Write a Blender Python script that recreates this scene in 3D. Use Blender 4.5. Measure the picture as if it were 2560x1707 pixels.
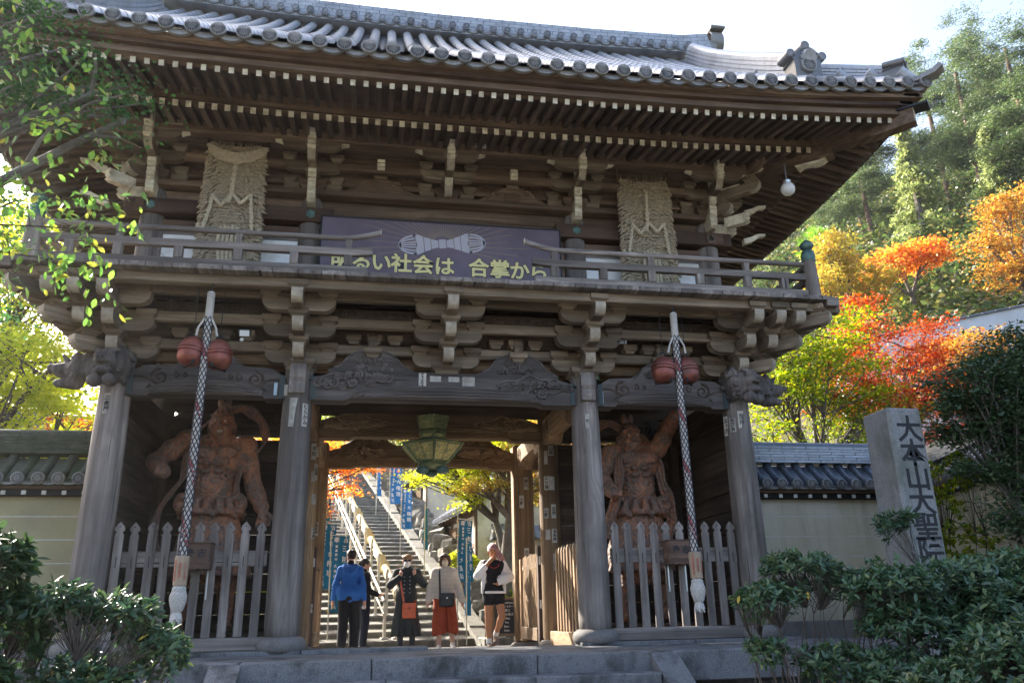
import bpy, math, random
import numpy as np
from mathutils import Vector, Matrix, Euler
PI = math.pi
for _o in list(bpy.data.objects):
    bpy.data.objects.remove(_o)
SC = bpy.context.scene
COL = SC.collection
# ------------------------------------------------------------------ camera
YAW, PITCH, ROLL = 0.1788, 0.3261, -0.0204
_f = Vector((math.sin(YAW)*math.cos(PITCH), math.cos(YAW)*math.cos(PITCH), math.sin(PITCH)))
_r0 = Vector((math.cos(YAW), -math.sin(YAW), 0)); _u0 = _r0.cross(_f)
_r = _r0*math.cos(ROLL) + _u0*math.sin(ROLL); _u = _u0*math.cos(ROLL) - _r0*math.sin(ROLL)
cam_data = bpy.data.cameras.new('camera'); cam = bpy.data.objects.new('camera', cam_data); COL.objects.link(cam)
cam_data.lens = 28; cam_data.sensor_width = 36; cam_data.clip_end = 2000; cam_data.clip_start = 0.05
M = Matrix((_r, _u, -_f)).transposed().to_4x4(); M.translation = (-0.9645, -10.5214, 0.4181)
cam.matrix_world = M
SC.camera = cam
# ------------------------------------------------------------------ sky, sun, exposure
SUN_EL, SUN_AZ = math.radians(31), math.radians(-38)      # azimuth from +Y towards +X: behind the gate, left
world = bpy.data.worlds.new('World'); SC.world = world; world.use_nodes = True
_wn = world.node_tree.nodes; _bg = _wn['Background']
_sky = _wn.new('ShaderNodeTexSky'); _sky.sky_type = 'NISHITA'; _sky.sun_disc = False
_sky.sun_elevation = SUN_EL; _sky.sun_rotation = SUN_AZ; _sky.air_density = 0.8; _sky.dust_density = 4.5; _sky.ozone_density = 0.7
world.node_tree.links.new(_sky.outputs[0], _bg.inputs[0]); _bg.inputs[1].default_value = 0.15
_sd = Vector((math.sin(SUN_AZ)*math.cos(SUN_EL), math.cos(SUN_AZ)*math.cos(SUN_EL), math.sin(SUN_EL)))
sun_data = bpy.data.lights.new('sun', 'SUN'); sun_data.energy = 4.5; sun_data.angle = math.radians(0.5); sun_data.color = (1, 0.94, 0.84)
sun = bpy.data.objects.new('sun', sun_data); COL.objects.link(sun); sun.rotation_euler = _sd.to_track_quat('Z', 'Y').to_euler()
SC.view_settings.view_transform = 'Standard'; SC.view_settings.look = 'None'; SC.view_settings.gamma = 1
SC.view_settings.exposure = 2.25; SC.view_settings.use_curve_mapping = False
SC.cycles.max_bounces = 6; SC.cycles.diffuse_bounces = 2; SC.cycles.glossy_bounces = 2; SC.cycles.transmission_bounces = 4
SC.cycles.transparent_max_bounces = 4; SC.cycles.sample_clamp_indirect = 6; SC.cycles.caustics_reflective = False
SC.cycles.caustics_refractive = False
# ------------------------------------------------------------------ mesh helpers
def lk(name, me, parent=None, loc=None, rot=None, scale=None):
    o = bpy.data.objects.new(name, me); COL.objects.link(o)
    if parent is not None: o.parent = parent
    if loc is not None: o.location = loc
    if rot is not None: o.rotation_euler = rot
    if scale is not None: o.scale = scale
    return o
def tag(o, label=None, cat=None, group=None, kind=None):
    if label: o['label'] = label
    if cat: o['category'] = cat
    if group: o['group'] = group
    if kind: o['kind'] = kind
    return o
def thing(name, label, cat, loc=(0, 0, 0), rz=0.0, group=None):
    o = lk(name, None, None, loc, (0, 0, rz)); o.empty_display_size = 0.2
    return tag(o, label, cat, group)
def dup(o, parent=None):
    c = o.copy(); COL.objects.link(c); c.parent = parent
    for ch in list(o.children): dup(ch, c)
    return c
def np_mesh(name, V, F, mats, smooth=False, mi=None):
    """V (n,3), F (m,k) all faces with k corners"""
    V = np.asarray(V, np.float32); F = np.asarray(F, np.int32); k = F.shape[1]
    me = bpy.data.meshes.new(name)
    me.vertices.add(len(V)); me.vertices.foreach_set('co', V.ravel())
    me.loops.add(F.size); me.loops.foreach_set('vertex_index', F.ravel())
    me.polygons.add(len(F)); me.polygons.foreach_set('loop_start', np.arange(0, F.size, k, dtype=np.int32))
    me.polygons.foreach_set('loop_total', np.full(len(F), k, np.int32))
    if smooth: me.polygons.foreach_set('use_smooth', np.ones(len(F), bool))
    for m in (mats if isinstance(mats, (list, tuple)) else [mats]): me.materials.append(m)
    if mi is not None: me.polygons.foreach_set('material_index', np.asarray(mi, np.int32))
    me.update(calc_edges=True)
    return me
class MB:
    def __init__(s): s.v = []; s.f = []; s.m = []; s.cur = 0
    def add(s, vs, fs):
        o = len(s.v); s.v.extend([tuple(float(q) for q in p) for p in vs])
        for f in fs: s.f.append(tuple(i+o for i in f)); s.m.append(s.cur)
        return s
    def mat(s, i): s.cur = i; return s
    def box(s, lo, hi, ch=0.0, T=None):
        """axis box lo..hi with chamfer ch, T optional Matrix"""
        lo = [min(a, b) for a, b in zip(lo, hi)] if False else list(lo); hi = list(hi)
        for i in range(3):
            if lo[i] > hi[i]: lo[i], hi[i] = hi[i], lo[i]
        c = min(ch, 0.45*min(hi[i]-lo[i] for i in range(3)))
        if c <= 0:
            vs = [(x, y, z) for z in (lo[2], hi[2]) for y in (lo[1], hi[1]) for x in (lo[0], hi[0])]
            fs = [(0, 2, 3, 1), (4, 5, 7, 6), (0, 1, 5, 4), (2, 6, 7, 3), (0, 4, 6, 2), (1, 3, 7, 5)]
        else:
            vs = []; ix = {}
            for sx in (0, 1):
                for sy in (0, 1):
                    for sz in (0, 1):
                        for ax in range(3):
                            p = []
                            for a, sg in enumerate((sx, sy, sz)):
                                e = hi[a] if sg else lo[a]
                                if a != ax: e += -c if sg else c
                                p.append(e)
                            ix[(sx, sy, sz, ax)] = len(vs); vs.append(tuple(p))
            fs = []
            for sg in (0, 1):
                q = [(sg, 0, 0), (sg, 1, 0), (sg, 1, 1), (sg, 0, 1)]
                if not sg: q = q[::-1]
                fs.append(tuple(ix[(a, b, d, 0)] for a, b, d in q))
                q = [(0, sg, 0), (0, sg, 1), (1, sg, 1), (1, sg, 0)]
                if not sg: q = q[::-1]
                fs.append(tuple(ix[(a, b, d, 1)] for a, b, d in q))
                q = [(0, 0, sg), (1, 0, sg), (1, 1, sg), (0, 1, sg)]
                if not sg: q = q[::-1]
                fs.append(tuple(ix[(a, b, d, 2)] for a, b, d in q))
            for a in range(3):
                b, d = [(1, 2), (0, 2), (0, 1)][a]
                for sb in (0, 1):
                    for sd in (0, 1):
                        k0 = [0, 0, 0]; k0[b] = sb; k0[d] = sd; k1 = list(k0); k1[a] = 1
                        f = (ix[(*k0, b)], ix[(*k1, b)], ix[(*k1, d)], ix[(*k0, d)])
                        fs.append(f)
            for sx in (0, 1):
                for sy in (0, 1):
                    for sz in (0, 1):
                        fs.append(tuple(ix[(sx, sy, sz, a)] for a in range(3)))
        if T is not None: vs = [tuple(T @ Vector(p)) for p in vs]
        return s.add(vs, fs)
    def prism(s, poly, a, b, ax='y', T=None):
        """poly 2D: ax 'y' -> (x,z), 'x' -> (y,z), 'z' -> (x,y); extruded a..b along ax"""
        n = len(poly)
        def mk(p, t): return {'y': (p[0], t, p[1]), 'x': (t, p[0], p[1]), 'z': (p[0], p[1], t)}[ax]
        vs = [mk(p, a) for p in poly] + [mk(p, b) for p in poly]
        if T is not None: vs = [tuple(T @ Vector(p)) for p in vs]
        fs = [tuple(range(n-1, -1, -1)), tuple(range(n, 2*n))] + [(i, (i+1) % n, n+(i+1) % n, n+i) for i in range(n)]
        return s.add(vs, fs)
    def lathe(s, prof, n=16, c=(0, 0, 0), T=None, cap=True, ph=0.0):
        vs = []
        for r, z in prof:
            for i in range(n):
                a = 2*PI*i/n+ph; vs.append((c[0]+r*math.cos(a), c[1]+r*math.sin(a), c[2]+z))
        if T is not None: vs = [tuple(T @ Vector(p)) for p in vs]
        fs = []
        for j in range(len(prof)-1):
            for i in range(n):
                k = (i+1) % n; fs.append((j*n+i, j*n+k, (j+1)*n+k, (j+1)*n+i))
        if cap: fs += [tuple(range(n-1, -1, -1)), tuple(range((len(prof)-1)*n, len(prof)*n))]
        return s.add(vs, fs)
    def rings(s, R, c=(0, 0, 0), T=None):
        """stack of rectangles (wx, wy, z[, ox, oy])"""
        vs = []
        for r in R:
            wx, wy, z = r[:3]; ox, oy = (r[3], r[4]) if len(r) > 3 else (0, 0)
            for sx, sy in ((-1, -1), (1, -1), (1, 1), (-1, 1)):
                vs.append((c[0]+ox+sx*wx/2, c[1]+oy+sy*wy/2, c[2]+z))
        if T is not None: vs = [tuple(T @ Vector(p)) for p in vs]
        fs = [(3, 2, 1, 0)]
        for j in range(len(R)-1):
            for i in range(4):
                k = (i+1) % 4; fs.append((j*4+i, j*4+k, (j+1)*4+k, (j+1)*4+i))
        b = (len(R)-1)*4; fs.append((b, b+1, b+2, b+3))
        return s.add(vs, fs)
    def sweep(s, path, sec, up=(0, 0, 1), sc=None, cap=True, side=None, closed=True):
        P = [Vector(p) for p in path]; n = len(P); m = len(sec); vs = []
        U = Vector(up); pu = None
        for i, p in enumerate(P):
            t = (P[min(i+1, n-1)]-P[max(i-1, 0)])
            if t.length < 1e-9: t = Vector((0, 0, 1))
            t.normalize()
            if side is not None:
                x = Vector(side[i] if isinstance(side, list) else side); x = (x - t*x.dot(t)).normalized(); y = t.cross(x)
            else:
                base = U if pu is None else pu
                y = base - t*base.dot(t)
                if y.length < 1e-4: y = Vector((0, 1, 0.01)) - t*t.dot(Vector((0, 1, 0.01)))
                y.normalize(); x = y.cross(t)
                if pu is not None or abs(t.dot(U)) > 0.9: pu = y
            k = sc[i] if sc is not None else 1.0
            kx, ky = (k if isinstance(k, (tuple, list)) else (k, k))
            for q in sec: vs.append(p + x*(q[0]*kx) + y*(q[1]*ky))
        fs = []
        mm = m if closed else m-1
        for j in range(n-1):
            for i in range(mm):
                k = (i+1) % m; fs.append((j*m+i, j*m+k, (j+1)*m+k, (j+1)*m+i))
        if cap and closed: fs += [tuple(range(m-1, -1, -1)), tuple(range((n-1)*m, n*m))]
        return s.add(vs, fs)
    def tube(s, path, r, n=6, cap=True):
        sec = [(math.cos(2*PI*i/n), math.sin(2*PI*i/n)) for i in range(n)]
        if isinstance(r, (int, float)): r = [r]*len(path)
        P = [Vector(p) for p in path]; t = P[-1]-P[0]
        up = (0, 0, 1) if abs(t.z) < 0.8*t.length else (0, 1, 0)
        # parallel frames
        N = len(P); y = None; vs = []
        for i, p in enumerate(P):
            d = (P[min(i+1, N-1)]-P[max(i-1, 0)])
            if d.length < 1e-9: d = Vector((0, 0, 1))
            d.normalize()
            b = Vector(up) if y is None else y
            yy = b - d*b.dot(d)
            if yy.length < 1e-5: yy = d.orthogonal()
            y = yy.normalized(); x = y.cross(d)
            for q in sec: vs.append(p + x*(q[0]*r[i]) + y*(q[1]*r[i]))
        m = n; fs = []
        for j in range(N-1):
            for i in range(m):
                k = (i+1) % m; fs.append((j*m+i, j*m+k, (j+1)*m+k, (j+1)*m+i))
        if cap: fs += [tuple(range(m-1, -1, -1)), tuple(range((N-1)*m, N*m))]
        return s.add(vs, fs)
    def ball(s, c, r, n=8, k=5):
        if isinstance(r, (int, float)): r = (r, r, r)
        vs = [(c[0], c[1], c[2]-r[2])]
        for j in range(1, k):
            a = -PI/2+PI*j/k
            for i in range(n):
                b = 2*PI*i/n; vs.append((c[0]+r[0]*math.cos(a)*math.cos(b), c[1]+r[1]*math.cos(a)*math.sin(b), c[2]+r[2]*math.sin(a)))
        vs.append((c[0], c[1], c[2]+r[2])); e = len(vs)-1; fs = []
        for i in range(n):
            fs.append((0, 1+(i+1) % n, 1+i)); fs.append((e, e-n+i, e-n+(i+1) % n))
        for j in range(k-2):
            for i in range(n):
                q = 1+j*n; fs.append((q+i, q+(i+1) % n, q+n+(i+1) % n, q+n+i))
        return s.add(vs, fs)
    def mesh(s, name, mats, smooth=False, angle=None):
        me = bpy.data.meshes.new(name); me.from_pydata(s.v, [], s.f)
        for m in (mats if isinstance(mats, (list, tuple)) else [mats]): me.materials.append(m)
        if any(s.m): me.polygons.foreach_set('material_index', s.m)
        if smooth:
            me.polygons.foreach_set('use_smooth', [True]*len(s.f))
            if angle is not None: me.set_sharp_from_angle(angle=math.radians(angle))
        me.validate(); me.update()
        return me
    def build(s, name, mats, parent=None, smooth=False, loc=None, rot=None, angle=40):
        return lk(name, s.mesh(name, mats, smooth, angle), parent, loc, rot)
def recalc(me):
    import bmesh
    bm = bmesh.new(); bm.from_mesh(me); bmesh.ops.recalc_face_normals(bm, faces=bm.faces); bm.to_mesh(me); bm.free()
    return me
# ------------------------------------------------------------------ signed-distance modelling (figures, carvings)
class SDF:
    def __init__(s, lo, hi, h):
        s.lo = np.array(lo, np.float32); s.h = h
        s.n = np.ceil((np.array(hi)-np.array(lo))/h).astype(int)+1
        s.F = np.full(tuple(s.n), 9.0, np.float32)
        s.ax = [s.lo[i]+np.arange(s.n[i], dtype=np.float32)*h for i in range(3)]
    def _sl(s, lo, hi, pad):
        a = np.clip(np.floor((np.array(lo)-pad-s.lo)/s.h).astype(int), 0, s.n); b = np.clip(np.ceil((np.array(hi)+pad-s.lo)/s.h).astype(int)+1, 0, s.n)
        sl = tuple(slice(a[i], b[i]) for i in range(3))
        X = s.ax[0][sl[0]][:, None, None]; Y = s.ax[1][sl[1]][None, :, None]; Z = s.ax[2][sl[2]][None, None, :]
        return sl, X, Y, Z
    def _put(s, sl, d, k, sub):
        a = s.F[sl]
        if a.size == 0: return
        if sub:
            d = -d
            if k > 0:
                hh = np.clip(.5-.5*(a-d)/k, 0, 1); s.F[sl] = a*(1-hh)+d*hh+k*hh*(1-hh)
            else: s.F[sl] = np.maximum(a, d)
        else:
            if k > 0:
                hh = np.clip(.5+.5*(a-d)/k, 0, 1); s.F[sl] = a*(1-hh)+d*hh-k*hh*(1-hh)
            else: s.F[sl] = np.minimum(a, d)
    def cap(s, a, b, ra, rb=None, k=.03, sub=False, fl=(1, 1, 1)):
        rb = ra if rb is None else rb; a = np.array(a, float); b = np.array(b, float); R = max(ra, rb)
        sl, X, Y, Z = s._sl(np.minimum(a, b), np.maximum(a, b), R/min(fl)+k*1.5+3*s.h)
        d = b-a; L = float(d@d)+1e-9
        px, py, pz = (X-a[0]), (Y-a[1]), (Z-a[2])
        t = np.clip((px*d[0]+py*d[1]+pz*d[2])/L, 0, 1)
        D = np.sqrt(((px-t*d[0])*fl[0])**2+((py-t*d[1])*fl[1])**2+((pz-t*d[2])*fl[2])**2)-(ra+(rb-ra)*t)
        s._put(sl, D, k, sub); return s
    def chain(s, P, R, k=.03, **q):
        for i in range(len(P)-1): s.cap(P[i], P[i+1], R[i], R[i+1], k, **q)
        return s
    def ell(s, c, r, k=.03, sub=False, rot=None):
        c = np.array(c, float); r = np.array(r, float); R = float(max(r))
        sl, X, Y, Z = s._sl(c-(R if rot is not None else r), c+(R if rot is not None else r), k*1.5+3*s.h)
        x, y, z = X-c[0], Y-c[1], Z-c[2]
        if rot is not None:
            m = np.array(Euler(rot).to_matrix().transposed())
            x, y, z = (m[0, 0]*x+m[0, 1]*y+m[0, 2]*z, m[1, 0]*x+m[1, 1]*y+m[1, 2]*z, m[2, 0]*x+m[2, 1]*y+m[2, 2]*z)
        k0 = np.sqrt((x/r[0])**2+(y/r[1])**2+(z/r[2])**2); k1 = np.sqrt((x/r[0]**2)**2+(y/r[1]**2)**2+(z/r[2]**2)**2)+1e-6
        s._put(sl, k0*(k0-1)/k1, k, sub); return s
    def box(s, c, hf, rd=.01, k=.02, sub=False, rot=None):
        c = np.array(c, float); hf = np.array(hf, float); R = float(np.linalg.norm(hf))
        sl, X, Y, Z = s._sl(c-(R if rot is not None else hf), c+(R if rot is not None else hf), k*1.5+3*s.h)
        x, y, z = X-c[0], Y-c[1], Z-c[2]
        if rot is not None:
            m = np.array(Euler(rot).to_matrix().transposed())
            x, y, z = (m[0, 0]*x+m[0, 1]*y+m[0, 2]*z, m[1, 0]*x+m[1, 1]*y+m[1, 2]*z, m[2, 0]*x+m[2, 1]*y+m[2, 2]*z)
        q = [np.abs(x)-(hf[0]-rd), np.abs(y)-(hf[1]-rd), np.abs(z)-(hf[2]-rd)]
        D = np.sqrt(np.maximum(q[0], 0)**2+np.maximum(q[1], 0)**2+np.maximum(q[2], 0)**2)+np.minimum(np.maximum(q[0], np.maximum(q[1], q[2])), 0)-rd
        s._put(sl, D, k, sub); return s
    def mesh(s):
        F = s.F.copy()
        F[0], F[-1] = np.maximum(F[0], s.h), np.maximum(F[-1], s.h)
        F[:, 0], F[:, -1] = np.maximum(F[:, 0], s.h), np.maximum(F[:, -1], s.h)
        F[:, :, 0], F[:, :, -1] = np.maximum(F[:, :, 0], s.h), np.maximum(F[:, :, -1], s.h)
        I = F < 0; n = F.shape; cs = np.zeros((*n, 3), np.float32); cn = np.zeros(n, np.float32); Q = []
        for a in range(3):
            s0 = [slice(None)]*3; s1 = [slice(None)]*3; s0[a] = slice(0, -1); s1[a] = slice(1, None)
            ch = np.argwhere(I[tuple(s0)] != I[tuple(s1)])
            i0 = tuple(ch.T); ch1 = ch.copy(); ch1[:, a] += 1; f0 = F[i0]; f1 = F[tuple(ch1.T)]
            p = ch.astype(np.float32); p[:, a] += f0/(f0-f1)
            b, c = (a+1) % 3, (a+2) % 3; cells = []
            for db, dc in ((0, 0), (-1, 0), (-1, -1), (0, -1)):
                q = ch.copy(); q[:, b] += db; q[:, c] += dc; cells.append(q)
                np.add.at(cs, tuple(q.T), p); np.add.at(cn, tuple(q.T), 1)
            Q.append((cells, I[i0]))
        act = np.argwhere(cn > 0); idx = np.full(n, -1, np.int32); idx[tuple(act.T)] = np.arange(len(act))
        V = cs[tuple(act.T)]/cn[tuple(act.T)][:, None]*s.h+s.lo
        FA = []
        for cells, ins in Q:
            q = np.stack([idx[tuple(c.T)] for c in cells], 1); q[~ins] = q[~ins][:, ::-1]; FA.append(q)
        return V, np.concatenate(FA)
    def build(s, name, mat, parent=None, loc=None, rot=None, fn=None):
        V, F = s.mesh()
        if fn is not None: V = fn(V)
        return lk(name, np_mesh(name, V, F, mat, smooth=True), parent, loc, rot)
# ------------------------------------------------------------------ lettering (flat or carved text as meshes)
_TS = bpy.data.scenes.new('lettering_shop'); _TC = {}
def text_mesh(body, size, mat, depth=0.0, bold=0.0, spacing=1.0, align='CENTER'):
    key = (body, size, mat.name, depth, bold, spacing)
    if key in _TC: return _TC[key]
    cu = bpy.data.curves.new('lettering', 'FONT'); cu.body = body; cu.size = size; cu.align_x = align; cu.align_y = 'CENTER'
    cu.extrude = depth; cu.offset = bold; cu.space_line = spacing; cu.resolution_u = 2
    o = bpy.data.objects.new('lettering', cu); _TS.collection.objects.link(o)

    me = bpy.data.meshes.new_from_object(o); bpy.data.objects.remove(o); bpy.data.curves.remove(cu)
    me.materials.clear(); me.materials.append(mat); _TC[key] = me
    return me
def vtext(s): return '\n'.join(s)
# ------------------------------------------------------------------ materials
class NT:
    def __init__(s, name):
        s.m = bpy.data.materials.new(name); s.m.use_nodes = True; s.t = s.m.node_tree; s.N = s.t.nodes
        s.b = s.N['Principled BSDF']; s.out = s.N['Material Output']
    def n(s, typ, **kw):
        x = s.N.new('ShaderNode'+typ); ins = kw.pop('i', {})
        for k, v in kw.items(): setattr(x, k, v)
        for k, v in ins.items(): s.set(x.inputs[k], v)
        return x
    def set(s, sock, v):
        if isinstance(v, bpy.types.NodeSocket): s.t.links.new(v, sock)
        elif isinstance(v, bpy.types.Node): s.t.links.new(v.outputs[0], sock)
        else:
            if isinstance(v, (tuple, list)) and len(v) == 3 and len(sock.default_value) == 4: v = (*v, 1)
            sock.default_value = v
    def ramp(s, fac, stops, mode='LINEAR'):
        r = s.n('ValToRGB'); r.color_ramp.interpolation = mode; e = r.color_ramp.elements
        while len(e) < len(stops): e.new(0.5)
        for el, (p, c) in zip(e, stops):
            el.position = p; el.color = (*c, 1) if isinstance(c, (tuple, list)) else (c, c, c, 1)
        s.set(r.inputs[0], fac); return r
    def mix(s, fac, a, b, mode='MIX'):
        x = s.n('Mix', data_type='RGBA', blend_type=mode); s.set(x.inputs[0], fac); s.set(x.inputs[6], a); s.set(x.inputs[7], b); return x.outputs[2]
    def math(s, op, a, b=0.0, c=None):
        x = s.n('Math', operation=op); s.set(x.inputs[0], a); s.set(x.inputs[1], b)
        if c is not None: s.set(x.inputs[2], c)
        return x.outputs[0]
    def coord(s, kind='Object', scale=(1, 1, 1), rnd=0.0):
        tc = s.n('TexCoord'); mp = s.n('Mapping'); s.set(mp.inputs[0], tc.outputs[kind]); s.set(mp.inputs['Scale'], scale)
        if rnd:
            oi = s.n('ObjectInfo'); m = s.math('MULTIPLY', oi.outputs['Random'], rnd); cx = s.n('CombineXYZ'); s.set(cx.inputs[0], m); s.set(cx.inputs[1], m); s.set(cx.inputs[2], m)
            s.set(mp.inputs['Location'], cx.outputs[0])
        return mp.outputs[0]
    def noise(s, vec, scale=5, detail=4, rough=.55, dist=0.0):
        x = s.n('TexNoise'); s.set(x.inputs['Vector'], vec); x.inputs['Scale'].default_value = scale; x.inputs['Detail'].default_value = detail
        x.inputs['Roughness'].default_value = rough; x.inputs['Distortion'].default_value = dist; return x.outputs[0]
    def bump(s, h, st=.3, dist=.01):
        b = s.n('Bump'); b.inputs['Strength'].default_value = st; b.inputs['Distance'].default_value = dist; s.set(b.inputs['Height'], h); s.set(s.b.inputs['Normal'], b.outputs[0])
    def fin(s, col=None, rough=None, metal=None, spec=None):
        if col is not None: s.set(s.b.inputs['Base Color'], col)
        if rough is not None: s.set(s.b.inputs['Roughness'], rough)
        if metal is not None: s.b.inputs['Metallic'].default_value = metal
        if spec is not None: s.b.inputs['Specular IOR Level'].default_value = spec
        return s.m
def wood(name, light, dark, ax, crack=0.6, ring=0.5, fine=1.0, stain=None, rough=.78, bump=.35):
    t = NT(name); st = [11*fine, 11*fine, 11*fine]; st['xyz'.index(ax)] = .55*fine
    v = t.coord('Object', tuple(st), rnd=23.0)
    warp = t.noise(t.coord('Object', (1, 1, 1), rnd=11.0), 1.7, 2)
    g = t.noise(v, 1.0, 6, .62, .35)
    # cathedral rings
    s2 = [3.1, 3.1, 3.1]; s2['xyz'.index(ax)] = .5
    v2 = t.coord('Object', tuple(s2), rnd=17.0)
    big = t.noise(v2, .9, 2, .5, .2)
    rg = t.math('FRACT', t.math('MULTIPLY', big, 13.0))
    rgd = t.math('ABSOLUTE', t.math('SUBTRACT', rg, .5))
    col = t.mix(t.ramp(g, [(.34, 0), (.64, 1)]), dark, light)
    sk = t.noise(t.coord('Object', tuple((3.6 if q > 1 else .22) for q in st), rnd=41.0), 1.0, 4, .6, .15)
    col = t.mix(t.ramp(sk, [(.36, .62), (.56, 0)]), col, tuple(q*.55 for q in dark))
    col = t.mix(t.ramp(sk, [(.58, 0), (.72, .4)]), col, tuple(min(1, q*1.35) for q in light))
    col = t.mix(t.math('MULTIPLY', t.ramp(rgd, [(.02, 1), (.3, 0)]), ring), col, tuple(q*.45 for q in light), 'MIX')
    cr = t.noise(t.coord('Object', tuple((q*2.2 if q > 1 else .45) for q in st), rnd=31.0), 1.0, 2, .5, .1)
    crm = t.ramp(cr, [(.27, 1), (.34, 0)])
    col = t.mix(t.math('MULTIPLY', crm, crack), col, tuple(q*.18 for q in dark))
    blot = t.noise(t.coord('Object', (1, 1, 1), rnd=7.0), .9, 4, .6)
    col = t.mix(t.ramp(blot, [(.40, 0), (.66, .6)]), col, stain if stain else tuple(q*.6 for q in dark))
    oi = t.n('ObjectInfo'); hv = t.n('HueSaturation'); t.set(hv.inputs['Value'], t.ramp(oi.outputs['Random'], [(0, .72), (1, 1.18)])); t.set(hv.inputs['Color'], col)
    hgt = t.math('ADD', t.math('SUBTRACT', g, t.math('MULTIPLY', crm, .9)), t.math('MULTIPLY', rgd, .3))
    t.bump(hgt, bump, .006)
    return t.fin(hv.outputs[0], t.ramp(g, [(.2, rough+.12), (.8, rough-.08)]), spec=.3)
def W3(name, *a, **k): return {ax: wood(name+'_'+ax, a[0], a[1], ax, **k) for ax in 'xyz'}
GREY = W3('weathered_grey_wood', (.37, .315, .275), (.13, .105, .09), crack=.95, ring=.45, bump=.55)
LINT = W3('dark_weathered_beam_wood', (.225, .19, .17), (.085, .07, .062), crack=.9, ring=.6, bump=.55)
EAVE = W3('shade_toned_eave_wood', (.205, .145, .10), (.09, .062, .046), ring=.3, crack=.5)  # brown wood darkened to paint in the shade under the eaves
BROWN = W3('aged_brown_wood', (.30, .205, .135), (.115, .072, .048), ring=.5)
BRACK = W3('bracket_wood', (.335, .26, .18), (.15, .11, .075), ring=.5, crack=.5)
RED = W3('reddish_painted_wood', (.115, .07, .05), (.05, .028, .022), ring=.2, crack=.6, stain=(.16, .10, .06))
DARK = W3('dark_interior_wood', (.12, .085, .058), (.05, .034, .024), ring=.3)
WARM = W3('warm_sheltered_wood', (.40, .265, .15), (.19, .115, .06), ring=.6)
def plain(name, col, rough=.6, metal=0.0, var=.12, scale=6.0, bump=0.0, spec=.4, dirt=None, rnd=True):
    t = NT(name); v = t.coord('Object', (1, 1, 1), rnd=9.0 if rnd else 0.0); n = t.noise(v, scale, 5, .6)
    c = t.mix(t.ramp(n, [(.3, 0), (.7, 1)]), tuple(q*(1-var) for q in col), tuple(min(1, q*(1+var)) for q in col))
    if dirt:
        c = t.mix(t.ramp(t.noise(v, scale*.4, 6, .65), [(.45, 0), (.66, .85)]), c, dirt)
    if bump: t.bump(n, bump, .01)
    return t.fin(c, t.ramp(n, [(0, max(0, rough-.1)), (1, min(1, rough+.1))]), metal, spec)
def granite(name, c1=(.36, .36, .36), c2=(.16, .16, .165), stain=(.05, .05, .045), st=.5, bump=.25):
    t = NT(name); v = t.coord('Object', rnd=5.0)
    sp = t.noise(v, 130, 2, .7); col = t.mix(t.ramp(sp, [(.38, 0), (.6, 1)]), c2, c1)
    b = t.noise(t.coord('Object', (1, 1, .55), rnd=3.0), 2.6, 8, .68); col = t.mix(t.ramp(b, [(.46, 0), (.64, st)]), col, stain)
    f = t.noise(v, 14, 6, .7); col = t.mix(t.ramp(f, [(.55, 0), (.75, st*.8)]), col, stain)
    t.bump(t.math('ADD', sp, t.math('MULTIPLY', f, 1.2)), bump, .004)
    return t.fin(col, .75, spec=.3)
STONE = granite('granite_step', (.225, .22, .22), (.09, .09, .092), (.035, .035, .032), st=.9); PILLAR_ST = granite('granite_pillar', (.30, .30, .295), (.15, .15, .152), (.09, .10, .075), .7)
BASE_ST = granite('base_stone', (.22, .20, .18), (.12, .11, .10), (.05, .045, .04), .6)
PAVE = granite('pale_paving', (.50, .49, .47), (.36, .35, .34), (.2, .19, .18), .35)
STEPST = granite('worn_step_stone', (.24, .225, .19), (.13, .12, .10), (.06, .06, .04), .7, .5)
WALLST = granite('rough_wall_stone', (.26, .25, .22), (.13, .125, .11), (.05, .055, .035), .8, .9)
TILE = None
def tile_mat(name, c1, c2, moss, mf):
    t = NT(name); v = t.coord('Object', rnd=13.0); n = t.noise(v, 9, 5, .65); n2 = t.noise(v, 2.2, 6, .7)
    oi = t.n('ObjectInfo'); c = t.mix(t.ramp(n, [(.3, 0), (.7, 1)]), c1, c2)
    hv = t.n('HueSaturation'); t.set(hv.inputs['Value'], t.ramp(oi.outputs['Random'], [(0, .75), (1, 1.2)])); t.set(hv.inputs['Color'], c)
    c = t.mix(t.ramp(n2, [(.48, 0), (.62, mf)]), hv.outputs[0], moss)
    t.bump(n, .15, .006)
    return t.fin(c, t.ramp(n, [(0, .24), (1, .46)]), spec=.7)
TILE = tile_mat('grey_roof_tile', (.27, .285, .31), (.40, .415, .44), (.13, .125, .115), .4)
TILE_PAN = tile_mat('dark_pan_tile', (.07, .07, .075), (.13, .13, .135), (.05, .045, .04), .5)
TILE_DK = plain('shade_toned_mossy_tile', (.075, .085, .062), .85, var=.3, scale=7, spec=.15, dirt=(.05, .065, .03))  # mossy tiles, with the shade over the left wall painted into the colour
TILE_DISC = tile_mat('eave_disc_tile', (.16, .155, .15), (.27, .26, .245), (.22, .19, .13), .5)
DISC_IN = plain('dark_disc_recess', (.028, .026, .026), .95, var=.3, spec=.05)
TILE_BLUE = tile_mat('blue_black_tile', (.045, .055, .075), (.10, .115, .14), (.06, .065, .05), .5)
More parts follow.
